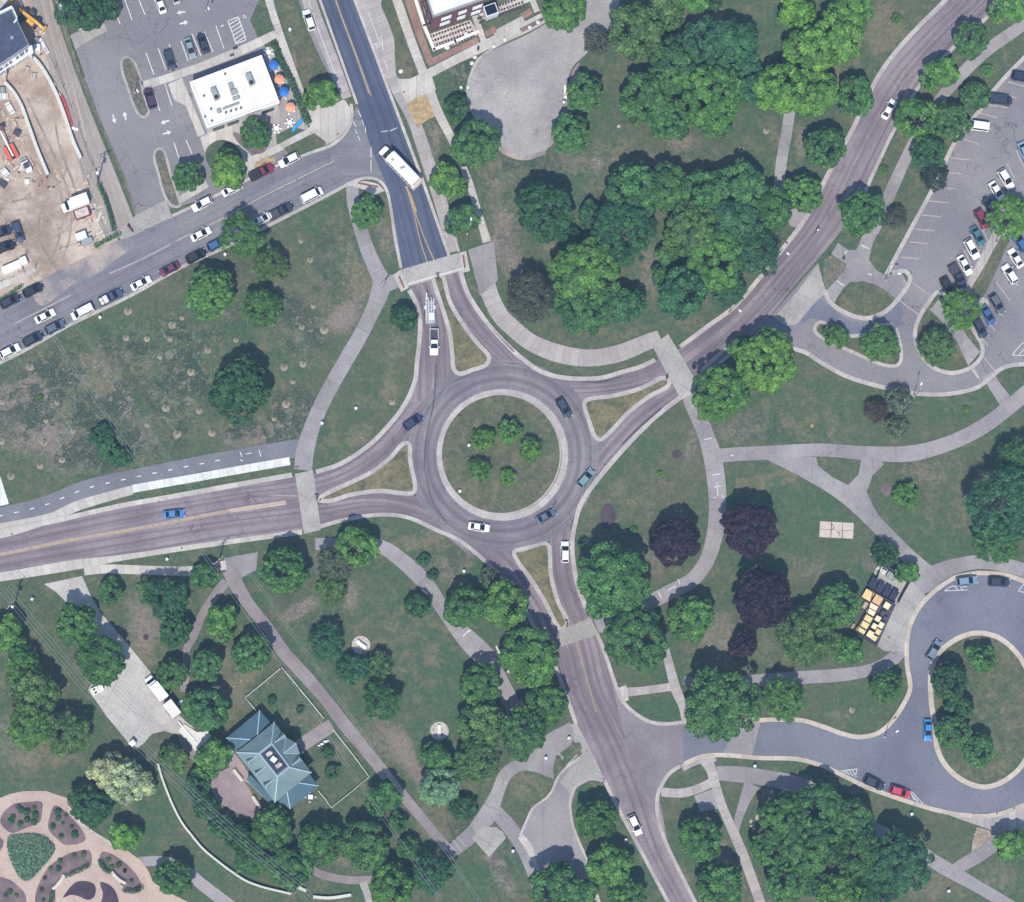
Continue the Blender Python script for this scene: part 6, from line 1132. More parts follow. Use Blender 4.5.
for f in (.35,.55,.75,.92):
    for z in (2.4,5.8): MB().box((A2[0]+dv2.x*l2*f,A2[1]+dv2.y*l2*f,z+.6),(1.5,.14,1.8),math.atan2(dv2.y,dv2.x)).build('window',M_GLASS,t)
q=MB(); c=(B_[0]+.4,B_[1]-.2); q.box((c[0]+1.2,c[1]+.2,1.4),(2.6,2.2,2.8),wa2); e_=q.build('entrance_porch',M_STEEL,t); MB().box((c[0]+1.2-.0,c[1]+.2,2.86),(2.2,1.8,.1),wa2).build('porch_roof',M_GLASS,e_)
# wall cap and planters by the brick building
t=empty('low_wall',(*G((430,20))[:2],0),0,'low pale garden wall around the brick building\'s terrace','wall'); g0=G((430,20)); b=MB()
P=[(414,-4),(424,26),(434,50),(455,42),(478,32)]
for i in range(len(P)-1):
    a,c=G(P[i])-g0,G(P[i+1])-g0; d=(c-a); m_=(a+c)/2; b.box((m_.x,m_.y,.25),(d.length+.3,.45,.5),math.atan2(d.y,d.x))
b.build('wall_body',M_STONE,t); b=MB()
for i in range(len(P)-1):
    a,c=G(P[i])-g0,G(P[i+1])-g0; d=(c-a); m_=(a+c)/2; b.box((m_.x,m_.y,.535),(d.length+.4,.55,.07),math.atan2(d.y,d.x))
b.build('coping',M_PARAP,t)
def terrace(px,py,nx,ny,a,label):
    t=empty('grass_tufts',(*G((px,py))[:2],0),0,label,'planting'); b=MB()
    for i in range(nx):
        for j in range(ny):
            b=MB(); x=(i-(nx-1)/2)*.62; y=(j-(ny-1)/2)*.95; q=(x*math.cos(a)-y*math.sin(a),x*math.sin(a)+y*math.cos(a)); b.lathe([(.05,0),(.20,.18),(.24,.3),(.05,.42)],6,(q[0],q[1],.03)); b.build('tuft',M_DARKM,t)
    return t
terrace(452,37,14,4,R(20),'rows of dark clumps planted in the gravel south of the brick building'); terrace(500,11,16,3,R(20),'rows of dark clumps in the gravel bed right of the brick building')
# slate roofed building under construction
hb3=7; o3=W(0,40,0); t=empty('slate_roof_building',(o3[0],o3[1],0),0,'building with a dark slate membrane roof at the left edge of the site','building')
rp=wpoly([(12,8),(30,44),(4,63),(-50,90),(-70,50)],hb3,o3)
MB().prism(inset(rp,.15),0,hb3-.15).build('wall',M_GREYM,t); MB().prism(inset(rp,.3),hb3-.15,hb3).build('roof',M_SLATE,t); b=MB(); 
def bar3(par,p,q,w_,h,z,name='trim',mat=M_STEEL,hz=7,o=None):
    o=o or o3; a=W(*p,hz); c=W(*q,hz); a=Vector((a[0]-o[0],a[1]-o[1],0)); c=Vector((c[0]-o[0],c[1]-o[1],0)); d=c-a; m_=(a+c)/2; return MB().box((m_.x,m_.y,z),(d.length,w_,h),math.atan2(d.y,d.x)).build(name,mat,par)
bar3(t,(-50,38),(12,7),.5,.4,7.05,'parapet'); bar3(t,(12,7),(17,18),.25,.3,7.05,'parapet'); bar3(t,(17,19),(14,23),.3,.3,7.05,'parapet')
MB().box((W(12,38,7)[0]-o3[0],W(12,38,7)[1]-o3[1],7.2),(.6,.6,.4)).build('roof_hatch',M_GREYM,t)
t=empty('steel_deck',(o3[0],o3[1],0),0,'white steel frame deck along the edge of the slate roof','steel frame')
for p,q in (((30,46),(4,65)),((31,51),(0,73)),((30,54),(12,66)),((4,65),(-30,84)),((0,73),(-30,92))): bar3(t,p,q,.28,.3,5.2,'beam',M_STEEL,5)
for k in range(6): f=k/5; bar3(t,lerp2((30,46),(2,66),f),lerp2((31,54),(6,71),f),.24 if k not in (0,3) else .9,.25,5.2,'beam',M_STEEL,5)
for x,y in ((30,47),(31,54),(14,58),(5,66),(4,74)): c=W(x,y,5); MB().box((c[0]-o3[0],c[1]-o3[1],2.55),(.25,.25,5.1)).build('post',M_STEEL,t)
t=empty('grey_roof_shed',(*W(0,2,0),0),0,'grey roofed structure cut by the top left corner','building'); g0=W(0,2,0); rp=wpoly([(-60,-60),(2,-60),(8,-2),(-2,10),(-60,30)],5,g0); MB().prism(rp,0,4.8).build('wall',M_GREYM,t); MB().prism(inset(rp,-.15),4.8,5).build('roof',M_STONE,t)
# foundation walls
def thickwall(name,pts,w_,h,mat,label,cat='wall',cap=None):
    g0=G(pts[0]); t=empty(name,(g0.x,g0.y,0),0,label,cat); P=cr(pts,False,4); q,nm=offs(P); v=[];f=[]
    for i,p in enumerate(P):
        for s_,z in ((1,0),(1,h),(-1,h),(-1,0)): c=q[i]-g0+nm[i]*s_*w_/2; v.append((c.x,c.y,z))
    n=len(P)
    for i in range(n-1):
        for k in range(3): f.append((4*i+k,4*i+4+k,4*i+5+k,4*i+1+k))
    f+=[(0,1,2,3),(4*n-1,4*n-2,4*n-3,4*n-4)]
    mesh('wall_body',v,f,mat,t)
    if cap:
        v=[];f=[]
        for i,p in enumerate(P):
            for s_,z in ((1,h+.003),(1,h+.06),(-1,h+.06),(-1,h+.003)): c=q[i]-g0+nm[i]*s_*(w_/2+.05); v.append((c.x,c.y,z))
        for i in range(n-1):
            for k in range(3): f.append((4*i+k,4*i+4+k,4*i+5+k,4*i+1+k))
            f.append((4*i+3,4*i+7,4*i+4,4*i))
        f+=[(0,1,2,3),(4*n-1,4*n-2,4*n-3,4*n-4)]
        mesh('coping',v,f,cap,t)
    return t
thickwall('concrete_wall',[(29,56),(38,64),(48,79),(57,97),(65,118),(73,142),(81,160)],.62,1.3,M_STONE,'curved pale foundation wall on the east of the building site','foundation wall',M_CAPC)
thickwall('concrete_wall',[(5,84),(14,94),(22,108),(30,130),(38,152),(48,176)],.55,1.3,M_STONE,'curved pale foundation wall on the west of the building site','foundation wall',M_CAPC)
thickwall('retaining_wall',[(158,764),(161,775),(166,789),(173,806),(182,823),(192,836),(202,848),(216,860),(232,872),(246,881),(262,887),(278,891),(291,894)],.30,.9,M_STONE,'long curved white wall on the lawn below the house','garden wall',M_CAPC)
thickwall('retaining_wall',[(281,885),(294,886),(306,891)],.5,.7,M_STONE,'short white wall at the foot of the second power pole','garden wall',M_CAPC)
thickwall('retaining_wall',[(313,897),(330,898),(351,895)],.5,.7,M_STONE,'short white wall at the bottom edge right of the pole','garden wall',M_CAPC)
thickwall('screen_wall',[(79,31),(91,25),(103,19)],.5,1.6,M_STONE,'white wall at the top left corner of the car park','wall',M_PARAP)
t=thickwall('red_barrier',[(60,96),(64,104),(67,114),(71,126)],.9,.5,M_REDT,'strip of red tarpaulin beside the east foundation wall','tarpaulin')
thickwall('white_plank',[(71,128),(78,130)],.5,.25,M_PARAP,'white plank across the end of the red tarpaulin','plank')
# site clutter
def block(x,y,a,d,mat,name,label,cat,band=None,z=0.02):
    t=empty(name,(0,0,0),0,label,cat); q=MB(); q.box((0,0,d[2]/2),d); o=q.build('body',mat,t); m_=o.modifiers.new('b','BEVEL'); m_.width=.03
    q=MB()
    for k in (-.3,.3): q.box((d[0]*k,0,d[2]+.02),(.08,d[1]*1.01,.03))
    q.build('strap',band or M_DGREY,t); return at(t,x,y,a,z,d[2])
for (x,y,a,d,m_,nm_,l,c) in ((27,69.5,-20,(1.1,1.1,.5),M_STONE,'grey_pallet','upper pale square pallet inside the foundation walls','pallet'),(34,75.5,-5,(1.1,1.1,.5),M_STONE,'grey_pallet','lower pale square pallet inside the foundation walls','pallet'),(37,47,0,(1.3,1.3,1.3),M_PARAP,'water_tank','white tank between the slate roof and the alley','tank'),(36,40,0,(1.1,1.0,1.0),M_GREYM,'site_cabinet','grey cabinet north of the white tank','cabinet'),(44,46,-60,(3.4,.7,.4),M_STEEL,'steel_bundle','bundle of white steel by the alley fence','steel'),(36,34,0,(.8,.8,.5),M_STONE,'block_stack','small pale stack beside the slate roof corner','blocks'),
  (10,108,-60,(2.6,1.1,.6),M_WWALL,'wrapped_stack','pale wrapped stack left of the west foundation wall','material stack'),(15,124,-70,(2.4,.6,.4),M_LUMB,'lumber_stack','lumber pile near the middle of the west foundation wall','lumber'),(17,132,-30,(1.4,1.2,.7),M_DGREY,'scrap_pile','dark scrap heap beside the boom lift','scrap'),(22,140,-70,(1.6,.5,.3),M_LUMB,'lumber_stack','short boards below the dark scrap heap','lumber'),(32,163,-60,(2.6,.4,.4),M_LUMB,'lumber_stack','boards right of the small loader','lumber'),(27,181,0,(1.0,.9,.7),M_PARAP,'white_bin','white bin south of the small loader','bin'),(5,172,-50,(1.6,1.2,.8),M_STEEL,'pipe_stack','pale pipes at the left edge below the boom lift','pipes'),(2,183,-40,(1.8,1.0,1.0),M_DGREY,'site_machine','dark machine at the left edge of the site','machine'),
  (8,118,20,(1.8,.5,.3),M_LUMB,'lumber_stack','boards at the left of the wrapped stack','lumber'),(4,96,10,(1.6,1.2,.6),M_WWALL,'block_stack','pale blocks at the north end of the west wall','blocks'),(2,90,0,(1.2,1.2,1.0),M_GREYM,'site_cabinet','grey box under the steel deck','cabinet'),(86,183,-70,(1.6,.9,.5),M_LUMB,'lumber_stack','boards at the north-east corner of the dirt lot','lumber'),(88,176,-70,(1.0,.8,.4),M_STONE,'block_stack','stone heap at the alley fence','blocks'),(20,269,20,(1.2,.8,.8),M_LUMB,'crate','tan crate below the white containers','crate'),(54,84,-60,(.8,.6,.6),M_WWALL,'feed_sack','upper pale sack left of the alley','sack'),(59,94,-60,(.8,.6,.6),M_WWALL,'feed_sack','lower pale sack beside the red tarpaulin','sack'),(47,177,0,(.4,.4,.4),M_RED,'marker_post','red marker at the end of the west foundation wall','marker'),(21,20,0,(.6,.6,.9),M_NAVY,'oil_drum','blue drum beside the yellow handler','drum'),(9,2,20,(1.8,.6,1.2),M_YELL,'yellow_bucket','yellow digger bucket at the top left corner','bucket')):
    block(x,y,a,d,m_,nm_,l,c)
gd=random.Random(12)
for (x0,y0,x1,y1,n_) in ((2,96,22,180,26),(30,20,44,60,8),(50,170,92,190,8),(88,190,106,240,8),(26,168,46,186,5)):
    for k in range(n_):
        t=empty('scrap_board',(0,0,0),gd.uniform(0,3),'scrap board lying loose in the dirt of the building site','scrap','scrap boards on the building site'); L_=gd.uniform(.5,2.2); MB().box((0,0,.06),(L_,gd.uniform(.15,.5),.10)).build('board',gd.choice([M_LUMB,M_STONE,M_WWALL,M_DGREY,M_RED,M_STEEL]),t); MB().box((0,0,.14),(L_*.5,.12,.05),gd.uniform(-.6,.6)).build('offcut',M_LUMB,t); at(t,gd.uniform(x0,x1),gd.uniform(y0,y1),gd.uniform(0,180),.015,.1)
# post and wire fences
def fence(pts,h,label,step=12,mat=M_GREYM,rails=(.5,1.0),name='fence',pr=.04,rr=.02,cat='fence'):
    g0=G(pts[0]); t=empty(name,(g0.x,g0.y,0),0,label,cat); P=np.array(pts,float); d=np.r_[0,np.cumsum(np.linalg.norm(np.diff(P,axis=0),axis=1))]; n=max(2,int(d[-1]/step)+1)
    for s_ in list(np.linspace(0,d[-1],n)): 
        c=G((np.interp(s_,d,P[:,0]),np.interp(s_,d,P[:,1])))-g0; MB().box((c.x,c.y,h/2),(pr*2,pr*2,h)).build('post',mat,t)
    b=MB()
    for z in rails: b.tube([tuple(G(p)-g0+Vector((0,0,z*h))) for p in pts],rr,5)
    b.build('rail',mat,t); return t
fence([(45,50),(55,66),(62,84),(69,100),(80,130),(87,152),(93,166)],1.8,'wire fence between the building site and the alley',20,M_DGREY)
fence([(96,172),(104,192),(112,220),(116,232)],1.8,'wire fence on the east of the dirt lot',14,M_DGREY); fence([(60,250),(80,244),(100,236),(112,232)],1.8,'wire fence on the street side of the dirt lot',14,M_DGREY); fence([(0,214),(14,232),(26,252),(36,266)],1.8,'wire fence across the parked cars of the dirt lot',14,M_DGREY); fence([(-10,286),(10,279),(36,268)],1.6,'wire fence below the white containers',10,M_DGREY)
fence([(280,669),(262,684),(245,698),(250,704),(256,711)],.9,'white rail fence at the north corner of the yard',9,M_PARAP,(.6,1.0),'rail_fence',.05,.04); fence([(282,668),(296,685),(310,702),(323,718)],.9,'white rail fence along the diagonal path north of the garden walk',9,M_PARAP,(.6,1.0),'rail_fence',.05,.04); fence([(333,730),(352,754),(369,777),(350,793),(331,808),(325,799),(318,791)],.9,'white rail fence round the south-east yard',9,M_PARAP,(.6,1.0),'rail_fence',.05,.04)
# the blue-roofed house
ho=W(274,762,0); t=empty('hipped_house',(ho[0],ho[1],0),0,'blue-green hipped roof house with a dark flat deck on its ridge','house')
def hp(x,y,z): q=W(x,y,z); return (q[0]-ho[0],q[1]-ho[1],z)
zE,zD=4.6,7.4
E=[hp(236.3,752.5,zE),hp(274.2,722,zE),hp(311.4,772.5,zE),hp(274.9,802.4,zE)]; D=[hp(258.9,753.2,zD),hp(271.5,743.2,zD),hp(289.5,767.2,zD),hp(277.5,776.9,zD)]
def cap(par,a,b_,r=.13): return MB().tube([tuple(Vector(a)+Vector((0,0,.05))),tuple(Vector(b_)+Vector((0,0,.05)))],r,6).build('hip_cap',M_HIPC,par)
def hull(name,top,bot,faces,mat,par): return mesh(name,top+bot,faces,mat,par)
v=E+D; Eb=[(p[0],p[1],zE-.18) for p in E]
r_=mesh('roof',v+Eb,[(0,3,7,4)[::1],(3,2,6,7),(2,1,5,6),(1,0,4,5),(4,7,6,5),(8,9,10,11),(0,8,11,3),(3,11,10,2),(2,10,9,1),(1,9,8,0)],M_BROOF,t)
for a,b_ in zip(E,D): cap(r_,a,b_)
for i in range(4): cap(r_,D[i],D[(i+1)%4],.10)
Dk=inset([(p[0],p[1]) for p in D],.35); MB().prism(Dk,zD-.02,zD+.06).build('roof_deck',M_NAVY,r_)
c=hp(273.6,759.6,zD); MB().box((c[0],c[1],zD+.4),(1.1,1.0,.7),R(-37)).build('roof_hatch',M_PARAP,r_)
for (x,y) in ((269,754),(278.5,765.5)):
    c=hp(x,y,zD); q=MB(); q.box((c[0],c[1],zD+.25),(1.2,.8,.4),R(35)); q.box((c[0]+.4,c[1]+.3,zD+.5),(.5,.3,.3),R(10)); q.build('rooftop_fan',M_STONE,r_)
MB().prism(inset([(p[0],p[1]) for p in E],.55),0,zE-.19).build('wall',M_WWALL,t)
def wing(A,B_,C_,Dd,r1,r2,z,zr,name='wing_roof'):
    a,b_,c,d=[hp(*q,z) for q in (A,B_,C_,Dd)]; e,f=hp(*r1,zr),hp(*r2,zr)
    lo=[(p[0],p[1],z-.15) for p in (a,b_,c,d)]
    o=mesh(name,[a,b_,c,d,e,f]+lo,[(0,3,4),(0,4,5,1),(1,5,2),(2,5,4,3),(9,8,7,6),(0,6,9,3),(1,7,6,0),(2,8,7,1),(3,9,8,2)],M_BROOF2,t)
    return o,(a,b_,c,d,e,f)
# north-west wing: eaves A(left) B(top) C(right, under main roof) D(bottom)
o,(a,b_,c,d,e,f)=wing((226.3,737.9),(259.6,710.4),(270,722),(236,752),(250.3,739.5),(257.3,734.6),3.2,4.35)
cap(o,a,e,.11); cap(o,b_,f,.11); MB().prism(inset([(p[0],p[1]) for p in (a,b_,c,d)],.5),0,3.04).build('wing_wall',M_WWALL,t)
o,(a,b_,c,d,e,f)=wing((290.2,809),(318.2,785.8),(309.5,774),(276,801),(287.0,791.5),(299.0,782.8),3.2,4.35)
cap(o,a,e,.11); cap(o,b_,f,.11); MB().prism(inset([(p[0],p[1]) for p in (a,b_,c,d)],.5),0,3.04).build('wing_wall',M_WWALL,t)
a,b_,c,d=[hp(*q,2.9) for q in ((246.3,779),(250.5,775),(277,801.5),(272,806))]
mesh('lean_to_roof',[(a[0],a[1],2.7),(b_[0],b_[1],3.6),(c[0],c[1],3.6),(d[0],d[1],2.7),(a[0],a[1],2.5),(b_[0],b_[1],2.5),(c[0],c[1],2.5),(d[0],d[1],2.5)],[(0,3,2,1),(4,5,6,7),(0,1,5,4),(1,2,6,5),(2,3,7,6),(3,0,4,7)],M_BROOF2,t)
MB().prism(inset([(p[0],p[1]) for p in (a,b_,c,d)],.15),0,2.49).build('lean_to_wall',M_WWALL,t)
# dormers: small gables on both slopes
def dormer(x,y,a,s_=1.0,z0=5.2):
    c=hp(x,y,z0+.7); ca,sa=math.cos(a),math.sin(a)
    def P(u,v_,z): return (c[0]+u*ca-v_*sa,c[1]+u*sa+v_*ca,z)
    w_=.62*s_; L_=1.5*s_
    v=[P(L_*.9,-w_,z0+.55),P(L_*.9,w_,z0+.55),P(-L_,0,z0+1.25+.35*s_),P(L_*.9,0,z0+1.15+.30*s_),P(L_*.8,-w_,z0-.5),P(L_*.8,w_,z0-.5),P(-L_,-w_*.2,z0+.5),P(-L_,w_*.2,z0+.5)]
    o=mesh('dormer',v,[(0,3,2),(3,1,2),(0,4,5,1,3),(0,2,6,4),(1,5,7,2),(4,6,7,5),(2,7,6)],M_BROOF,t)
    MB().tube([v[3],v[2]],.09,5).build('dormer_ridge',M_HIPC,o); MB().tube([v[0],v[3],v[1]],.06,5).build('dormer_edge',M_HIPC,o); 
    q=[P(L_*.88,-w_*.6,z0-.1),P(L_*.88,w_*.6,z0-.1),P(L_*.93,w_*.6,z0+.5),P(L_*.93,-w_*.6,z0+.5)]; return o
aS=math.atan2(E[3][1]-E[0][1],E[3][0]-E[0][0])-math.pi/2; aN=aS+math.pi
for (x,y) in ((253.5,758.5),(261.8,770.0),(270.4,782.2)): dormer(x,y,aS)
for (x,y) in ((279.0,739.4),(294.8,763.0)): dormer(x,y,aN)
# entrance gable on the north-east slope
g1,g2,g3=hp(285.5,737.2,zE+.2),hp(300.1,753.9,zE+.2),hp(283.6,753.2,zE+2.3); g4=hp(296.0,743.0,zE+1.7)
mesh('entrance_gable',[g1,g2,g3,g4,(g1[0],g1[1],zE-.1),(g2[0],g2[1],zE-.1),(g3[0],g3[1],zE)],[(0,3,2),(3,1,2),(0,4,5,1,3),(0,2,6,4),(1,5,6,2),(4,6,5)],M_BROOF,t)
cap(t,g1,g3,.08); cap(t,g3,g2,.08); cap(t,g3,g4,.10)
for (x,y) in ((296.5,744.5),(302.5,752.5)): c=hp(x,y,2); MB().box((c[0],c[1],1.5),(.3,.3,3.0),aS).build('porch_post',M_PARAP,t)
for f_ in (.2,.4,.6,.8):
    for (A_,B2_) in ((E[0],E[3]),(E[1],E[2]),(E[3],E[2])):
        c=lerp2(A_,B2_,f_); cc=(c[0]*.93,c[1]*.93); MB().box((cc[0],cc[1],2.2),(.95,.95,1.3),aS).build('window',M_GLASS,t) if 0 else None
c=(inset([(p[0],p[1]) for p in E],.55))
for i_,j_ in ((0,3),(1,2),(3,2)):
    for f_ in (.25,.5,.75):
        q=lerp2(c[i_],c[j_],f_); an=math.atan2(c[j_][1]-c[i_][1],c[j_][0]-c[i_][0]); MB().box((q[0],q[1],3.9),(1.0,.12,.7),an).build('window',M_GLASS,t)
# garden seats and table, statue by the house
def bench(x,y,a,l,label,mat=M_BENCH,curve=0,z=.07,name='garden_bench',back=True):
    t=empty(name,(0,0,0),0,label,'bench'); n=6
    def arc(off):
        return [((k/n-.5)*l,-curve*((k/n-.5)*2)**2+off) for k in range(n+1)]
    b=MB()
    for off in (-.16,.02,.20):
        p=arc(off)
        for k in range(n): m_=((p[k][0]+p[k+1][0])/2,(p[k][1]+p[k+1][1])/2); b.box((m_[0],m_[1],.45),(math.dist(p[k],p[k+1])+.02,.15,.05),math.atan2(p[k+1][1]-p[k][1],p[k+1][0]-p[k][0]))
    b.build('seat',mat,t)
    if back:
        b=MB(); p=arc(.34)
        for k in range(n): m_=((p[k][0]+p[k+1][0])/2,(p[k][1]+p[k+1][1])/2); b.box((m_[0],m_[1],.72),(math.dist(p[k],p[k+1])+.02,.06,.35),math.atan2(p[k+1][1]-p[k][1],p[k+1][0]-p[k][0]))
        b.build('backrest',mat,t)
    for k in (0,3,6):
        q=arc(.02)[k]; MB().box((q[0],q[1],.21),(.10,.45,.42)).build('leg',mat,t)
    return at(t,x,y,a,z,.5)
bench(59.5,883,52,3.6,'left curved cream bench in the formal garden',curve=-.25); bench(117.5,879,-40,3.6,'right curved cream bench in the formal garden',curve=-.25)
bench(237.5,775.5,-52,2.8,'long cream bench at the upper end of the brick patio',name='garden_bench'); bench(256,802.5,-56,2.8,'long cream bench at the lower end of the brick patio')
for (x,y,l,sx) in ((361,645,'northern round bench pad on the lawn',-38),(439.5,731,'southern round bench pad on the lawn',90)):
    t=empty('bench_pad',(0,0,0),0,l.replace('bench pad','concrete pad under a bench'),'concrete pad'); q=MB(); q.lathe([(1.85,0),(1.85,.06),(1.8,.08)],28); q.build('slab',M_STONE,t); at(t,x,y,0,0,.05)
    bench(x,y,sx,2.4,'plain bench on the '+l.split(' bench')[0]+' pad',M_PARAP,z=.08,name='park_bench')
t=empty('resting_boulder',(0,0,0),0,'pale stone beside the bike path next to the small dark tree','boulder'); v,f=loft([(-.9,.15,0,.35),(-.7,.28,0,.5),(.5,.3,0,.5),(.85,.2,0,.4)]); b=MB(); b.add(v,f); b.build('stone',M_STONE,t); MB().box((0,0,.52),(1.2,.35,.04)).build('top_slab',M_WWALL,t); at(t,425,592,-42,.02,.4)
def tableset(x,y,label,canopy=None,z=.05,group=None,r=1.0):
    t=empty('cafe_table',(0,0,0),0,label,'table'); t['group']=group if group else 'cafe tables beside the restaurant'
    q=MB(); q.lathe([(.50,.70),(.50,.74)],16); q.build('table_top',M_PARAP,t); q=MB(); q.lathe([(.3,0),(.3,.04),(.04,.08),(.04,.70)],8); q.build('pedestal',M_GREYM,t)
    for k in range(6 if not canopy else 4):
        a=k*math.pi*2/(6 if not canopy else 4)+.3; q=MB(); q.box((math.cos(a)*.85,math.sin(a)*.85,.45),(.34,.30,.05),a); q.box((math.cos(a)*.62,math.sin(a)*.62,.40),(.4,.06,.05),a); s_=q.build('seat',M_PARAP,t)
    at(t,x,y,x*7%90,z,.7)
    if canopy:
        u=empty('parasol',(0,0,0),0,canopy[1],'parasol'); q=MB(); n=8; v=[(0,0,2.75)]+[(r*math.cos(k*6.2832/n),r*math.sin(k*6.2832/n),2.3-(0.0)) for k in range(n)]; v2=[(p[0],p[1],p[2]-.03) for p in v]
        mesh('canopy',v+v2,[(0,1+k,1+(k+1)%n) for k in range(n)]+[(9,10+(k+1)%n,10+k) for k in range(n)]+[(1+k,10+k,10+(k+1)%n,1+(k+1)%n) for k in range(n)],canopy[0],u)
        MB().tube([(0,0,0),(0,0,2.85)],.035,8).build('pole',M_PARAP,u); q=MB(); 
        for k in range(n): q.tube([(0,0,2.68),(r*.97*math.cos(k*6.2832/n),r*.97*math.sin(k*6.2832/n),2.26)],.015,4)
        q.build('rib',M_GREYM,u); at(u,x,y,x*5,z+.0,2.5); tp=W(x,y,2.5); t.location=(tp[0],tp[1],z)
tableset(268.6,52,'white round table with stools at the north corner of the restaurant'); tableset(276.6,128.5,'white table with stools at the south end, left of its neighbour'); tableset(289.8,122.6,'white table with stools at the south end beside the blue board')
tableset(273.7,65,'table under the northern blue parasol',(M_BLUE,'northern of the two blue parasols')); tableset(279.3,79,'table under the northern salmon parasol',(M_ORC,'northern of the two salmon parasols')); tableset(284,91.5,'table under the southern blue parasol',(M_BLUE,'southern of the two blue parasols')); tableset(290.5,107,'table under the southern salmon parasol',(M_ORC,'southern of the two salmon parasols'))
t=empty('picnic_table',(0,0,0),0,'garden table with chairs beside the south wing of the house','table'); MB().box((0,0,.72),(.9,.9,.05)).build('table_top',M_PARAP,t); MB().box((0,0,.35),(.1,.1,.7)).build('pedestal',M_GREYM,t)
for a in (0,1.7,3.2,4.6): MB().box((math.cos(a)*1.0,math.sin(a)*1.0,.45),(.45,.45,.06),a).build('seat',M_GREYM,t)
at(t,310.5,797,0,.0,.7)
t=empty('stone_sculpture',(0,0,0),0,'white rock sculpture beside the garden walk of the house','sculpture'); b=MB(); 
for (x,y,s_) in ((-.8,-.5,.5),(-.2,-.2,.7),(.5,.3,.8),(1.0,.5,.45)): v,f=loft([(x-s_*.6,.08,0,.3*s_),(x-s_*.3,.28*s_,0,.8*s_),(x+s_*.3,.32*s_,0,.9*s_),(x+s_*.6,.1,0,.4*s_)],8); b.add([(p[0],p[1]+y,p[2]) for p in v],f)
b.build('rock',M_PARAP,t); at(t,323,743,0,.0,.4)
t=empty('blue_board',(0,0,0),0,'long bright blue promotional board by the cafe terrace corner','board'); MB().box((0,0,.95),(3.0,.75,.9),0,(1,.35)).build('board_panel',M_CYAN,t)
for k in (-1.2,1.2): MB().box((k,0,.25),(.12,.7,.5)).build('leg',M_DGREY,t)
at(t,297,125,48,.06,1.0)
# bin store
sheet('service_floor',[(866,590),(895,606),(877,646),(855,633)],M_DGREY,12)
so_=G((880,600)); t=empty('bin_store_wall',(so_.x,so_.y,0),0,'dark fenced enclosure around the bins, open to the service slab','enclosure')
for p,q in (((866,612),(880,564)),((880,564),(908,583)),((908,583),(897,603)),((867,590),(894,606)),((855,632),(866,612)),((855,632),(876,646))):
    a,c=G(p)-so_,G(q)-so_; d=c-a; m_=(a+c)/2; MB().box((m_.x,m_.y,.9),(d.length,.14,1.8),math.atan2(d.y,d.x)).build('fence_panel',M_DGREY,t)
ba=R(-31)
def bin_(x,y,l,w_,lid,label,body=M_DGREY,h=1.3,cat='bin',a=None,name='wheeled_bin'):
    t=empty(name,(0,0,0),0,label,cat); MB().box((0,0,h/2-.05),(l*.94,w_*.94,h-.1),0,(1.03,1.03)).build('body',body,t); q=MB(); q.box((0,0,h+.0),(l,w_,.10)); o=q.build('lid',lid,t); m_=o.modifiers.new('b','BEVEL'); m_.width=.04; MB().box((0,w_*.0,h+.065),(l*.06,w_*.85,.03)).build('lid_rib',lid,o)
    for s_ in (-1,1): MB().tube([(s_*l*.35,-.05,.1),(s_*l*.35,.05,.1)],.1,8).build('wheel',M_BLK,t)
    return at(t,x,y,a if a is not None else -31,.09,h)
PXs=845; sc_=8.59
def Z(a,b_): return (845+a/sc_,555+b_/sc_)
names=('first','second','third','fourth')
for i,(a,b_) in enumerate(((243,238),(302,280),(362,312),(420,345))): x,y=Z(a,b_); bin_(x,y,1.35,2.1,M_NAVY,names[i]+' navy dumpster from the left in the bin store row',name='dumpster',cat='dumpster',h=1.5)
big=[((198,345),1.9,1.9,M_LID,'yellow lid bin at the upper left, sticking out of the bin store'),((280,385),1.7,1.8,M_LIDO,'orange-tan lid bin below the navy dumpsters'),((243,445),1.75,1.0,M_LIDP,'pale lid bin directly below the orange-tan one'),((222,490),1.75,1.0,M_LIDP,'second pale lid bin below the orange-tan one'),((195,545),1.75,1.2,M_LID,'yellow lid bin in the middle of the left column'),((165,598),1.75,1.2,M_LID,'yellow lid bin with brown stains near the end of the left column'),((135,650),1.85,1.0,M_LID,'last yellow lid bin at the south-west end of the left column')]
for (p,l,w_,m_,lb) in big: x,y=Z(*p); bin_(x,y,l,w_,m_,lb,name='large_bin')
sm=[((360,435),1.25,1.25,'cream lid bin alone below the navy dumpsters'),((282,548),1.1,1.1,'cream lid bin at the top of the small group'),((310,603),1.0,1.2,'cream lid bin on the slab side of the small group'),((252,612),1.05,1.1,'cream lid bin at the left of the small group'),((284,660),1.0,1.1,'yellow lid bin on the slab side near the end'),((216,680),1.2,1.35,'pale lid bin at the left end of the small group'),((250,715),1.1,1.1,'yellow lid bin last in the small group')]
for i,(p,l,w_,lb) in enumerate(sm): x,y=Z(*p); bin_(x,y,l,w_,M_LID if i in(4,6) else M_LIDP,lb,h=1.15)
for (p,l,w_,m_,lb) in (((175,430),.9,1.3,M_LUMB,'tan crate left of the pale lid bins'),((70,607),.5,.9,M_LUMB,'tan board leaning outside the bin store'),((325,500),.9,1.0,M_DGREY,'dark cart between the cream lid bins'),((345,545),.8,.8,M_DGREY,'second dark cart between the cream lid bins'),((405,440),.7,.9,M_DGREY,'dark cart at the end of the inner fence'),((300,108),.9,.9,M_PARAP,'white cube box in the north corner of the bin store'),((330,145),1.2,.9,M_WWALL,'grey-white box next to the white cube'),((400,180),1.9,1.3,M_GREYM,'grey flat container at the north of the bin store')):
    x,y=Z(*p); block(x,y,-31,(l,w_,.9),m_,'storage_box',lb,'box',None,.09)
